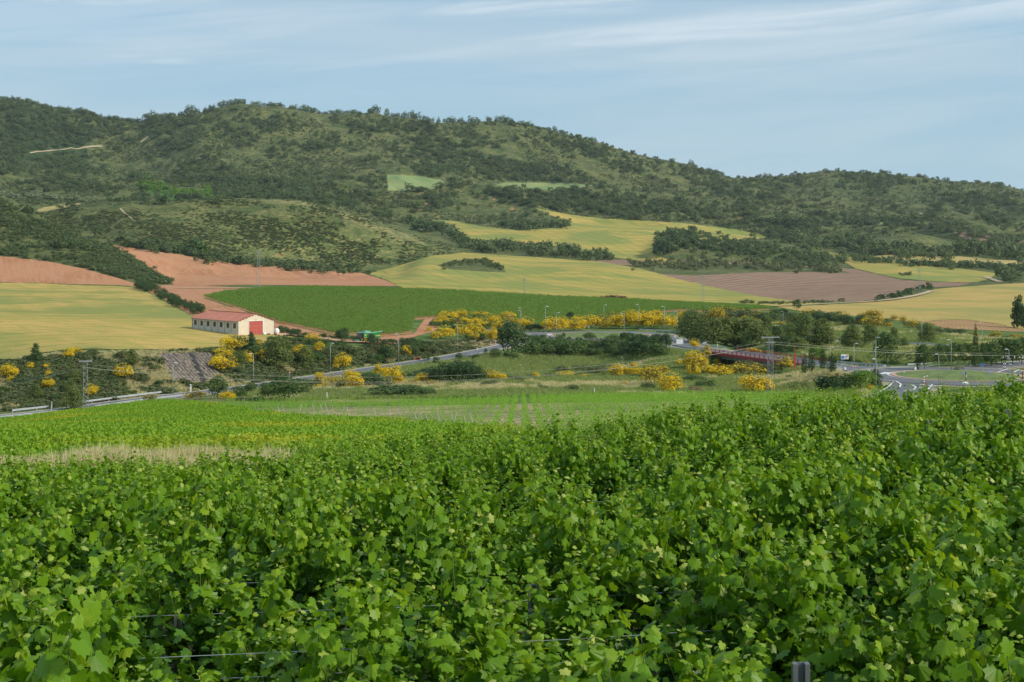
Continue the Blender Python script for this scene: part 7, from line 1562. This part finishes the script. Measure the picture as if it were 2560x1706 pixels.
# small black and white figure sculpture with its plinth, tall orange sculpture
e, H_, k = sign(TE, 1737, 935, 68, 'small brown and white figure sculpture on a pale stone', 'sculpture', 'sculpture')
MB().sphere((-3 * k, 0, .25), .55, 12, 8, (1.2, .8, .6)).build('plinth_stone', 'sign_white', e)
face(MB(), [(-.15, .6), (.0, .55), (.3, 1.2), (.27, 1.8), (.12, 2.35), (-.06, 2.4), (-.15, 2.1), (.06, 1.8), (.06, 1.3)], 0).build('figure', 'junk_brown', e); face(MB(), [(.13, 1.35), (.25, 1.35), (.24, 1.8), (.12, 1.85)], -.05).build('figure_panel', 'sign_white', e)
e, H_, k = sign(TD, 1569, 702, 222, 'tall thin rust orange sculpture beside the bridge end', 'sculpture', 'sculpture')
m_ = MB(); w_ = 9 * k
for z0, z1, a, b in ((0, .35, 1.05, .95), (.35, .60, .95, .90), (.60, .63, .90, 1.1), (.63, .72, 1.1, .75), (.72, .80, .75, .5), (.80, 1.0, .5, .42)):
    for sx in (-1, 1):
        m_.add([(sx * w_ * .12, -.18, H_ * z0), (sx * w_ * a, -.18, H_ * z0), (sx * w_ * b, -.18, H_ * z1), (sx * w_ * .12, -.18, H_ * z1), (sx * w_ * .12, .18, H_ * z0), (sx * w_ * a, .18, H_ * z0), (sx * w_ * b, .18, H_ * z1), (sx * w_ * .12, .18, H_ * z1)], [(0, 1, 2, 3), (4, 7, 6, 5), (0, 4, 5, 1), (1, 5, 6, 2), (2, 6, 7, 3), (3, 7, 4, 0)])
m_.box((0, 0, H_ * .5), (w_ * .3, .12, H_)); m_.build('column', 'corten', e)
# white info board and panel frames
e, H_, k = sign(TD, 513, 455, 55, 'white rectangular board at the guardrail bend', dm=300); MB().box((0, 0, H_ - 22 * k), (64 * k, .08, 44 * k)).build('board', 'sign_white', e); post(e, H_, .09, x=-32 * k); post(e, H_, .09, x=32 * k)
e, H_, k = sign(TC, 1373, 408, 62, 'low white double arrow board before the far roundabout', dm=300); face(MB(), [(-24 * k, H_ - 8 * k), (-18 * k, H_ - 15 * k), (22 * k, H_ - 15 * k), (22 * k, H_), (-18 * k, H_)], -.08).build('board', 'sign_white', e); post(e, H_, .08, x=-8 * k); post(e, H_, .08, x=17 * k)
# striped marker posts and small white posts
def marker(T, x, yb, hp, lb, red=True, n=6, w_=.14):
    e, H_, k = sign(T, x, yb, hp, lb, 'marker_post', 'marker post', 200)
    for i in range(n): MB().box((0, 0, H_ * (i + .5) / n), (w_, w_, H_ / n)).build('band', ('sign_red' if red else 'paint_black') if i % 2 == 0 else 'sign_white', e)
marker(TG, 1155, 768, 112, 'red and white striped marker post left of the big dark tree, left one', w_=.22); marker(TG, 1240, 745, 105, 'red and white striped marker post left of the big dark tree, right one', w_=.22)
marker(TE, 2140, 768, 78, 'black and white striped marker post left of pair', False, 5, .16); marker(TE, 2156, 768, 78, 'black and white striped marker post right of pair', False, 5, .16); marker(TE, 2213, 745, 50, 'white marker post with dark band by street trees', False, 3, .2)
for T, x, yb, hp, lb, w_ in ((TG, 925, 808, 55, 'short white post on the verge of the climbing road', .3), (TB, 135, 888, 75, 'grey roadside sign seen edge on above the left broom', .35), (TB, 965, 805, 25, 'small white post on the lower road verge', .3), (TB, 1388, 948, 60, 'white field post in the dry meadow', .22), (TC, 1787, 908, 62, 'thin white field post before the meadow', .2), (TFf, 585, 855, 110, 'thin pale pole beside the left guardrail', .12), (TD, 848, 905, 38, 'small grey post at the meadow edge left of pylon', .2), (TE, 1094, 835, 50, 'thin grey post at the road edge', .14), (TD, 860, 480, 38, 'small white post at the left bridge railing', .3)):
    e, H_, k = sign(T, x, yb, hp, lb, 'marker_post', 'marker post', 180); MB().box((0, 0, H_ * .5), (w_, .08, H_)).build('post', 'sign_white', e); MB().box((0, -.05, H_ * .82), (w_ * .9, .03, H_ * .1)).build('reflector', 'sign_back', e)
# parked cars half hidden by the street trees
plain('car_white', (0.72, 0.73, 0.74), 0.25, 0, .02, 1, .6); plain('car_red', (0.40, 0.03, 0.03), 0.25, 0, .02, 1, .6)
def car(p, rz, mat, label):
    e = link('parked_car', None, loc=p, rz=rz, label=label, cat='car', group='cars parked behind the street trees')
    prof(MB(), [(-2.1, .3), (2.1, .3), (2.15, .75), (1.3, .92), (-1.9, .95), (-2.15, .75)], -.85, .85).build('body', mat, e)
    prof(MB(), [(-1.7, .95), (1.1, .92), (.45, 1.42), (-1.2, 1.45)], -.72, .72).build('cabin', 'dark_glass', e); prof(MB(), [(-1.15, 1.452), (.42, 1.422), (.38, 1.49), (-1.1, 1.50)], -.70, .70).build('roof', mat, e)
    for x_ in (-1.3, 1.35):
        for y_ in (-.8, .8): MB().disc((x_, y_, .32), .32, (0, 1, 0), 14, .2).build('wheel', 'rubber', e)
for u_, v_, m__, lb in ((2548, 908, 'car_white', 'white car parked at the right edge behind trees'), (2522, 909, 'car_white', 'white car parked second from the right edge'), (2485, 911, 'car_white', 'white car seen under the street trees')): car(at(u_, v_, 320), .25, m__, lb)

# ------------------------------------------------------------------ haze
HZ = 0.00003
if HZ > 0:
    m, t = newmat('haze_air'); v_ = nd(t, 'ShaderNodeVolumePrincipled', {'Color': (0.78, 0.90, 1.0, 1), 'Density': HZ, 'Anisotropy': 0.15}); nd(t, 'ShaderNodeOutputMaterial', {'Volume': v_.outputs[0]})
    zt_ = float(Z.max()) + 30; zb_ = min(float(Z.min()), CZ - 60) - 2
    MB().box((0, 2680, (zt_ + zb_) / 2), (14400, 5700, zt_ - zb_)).build('haze', 'haze_air', kind='stuff')
SC.cycles.volume_step_rate = 4.0
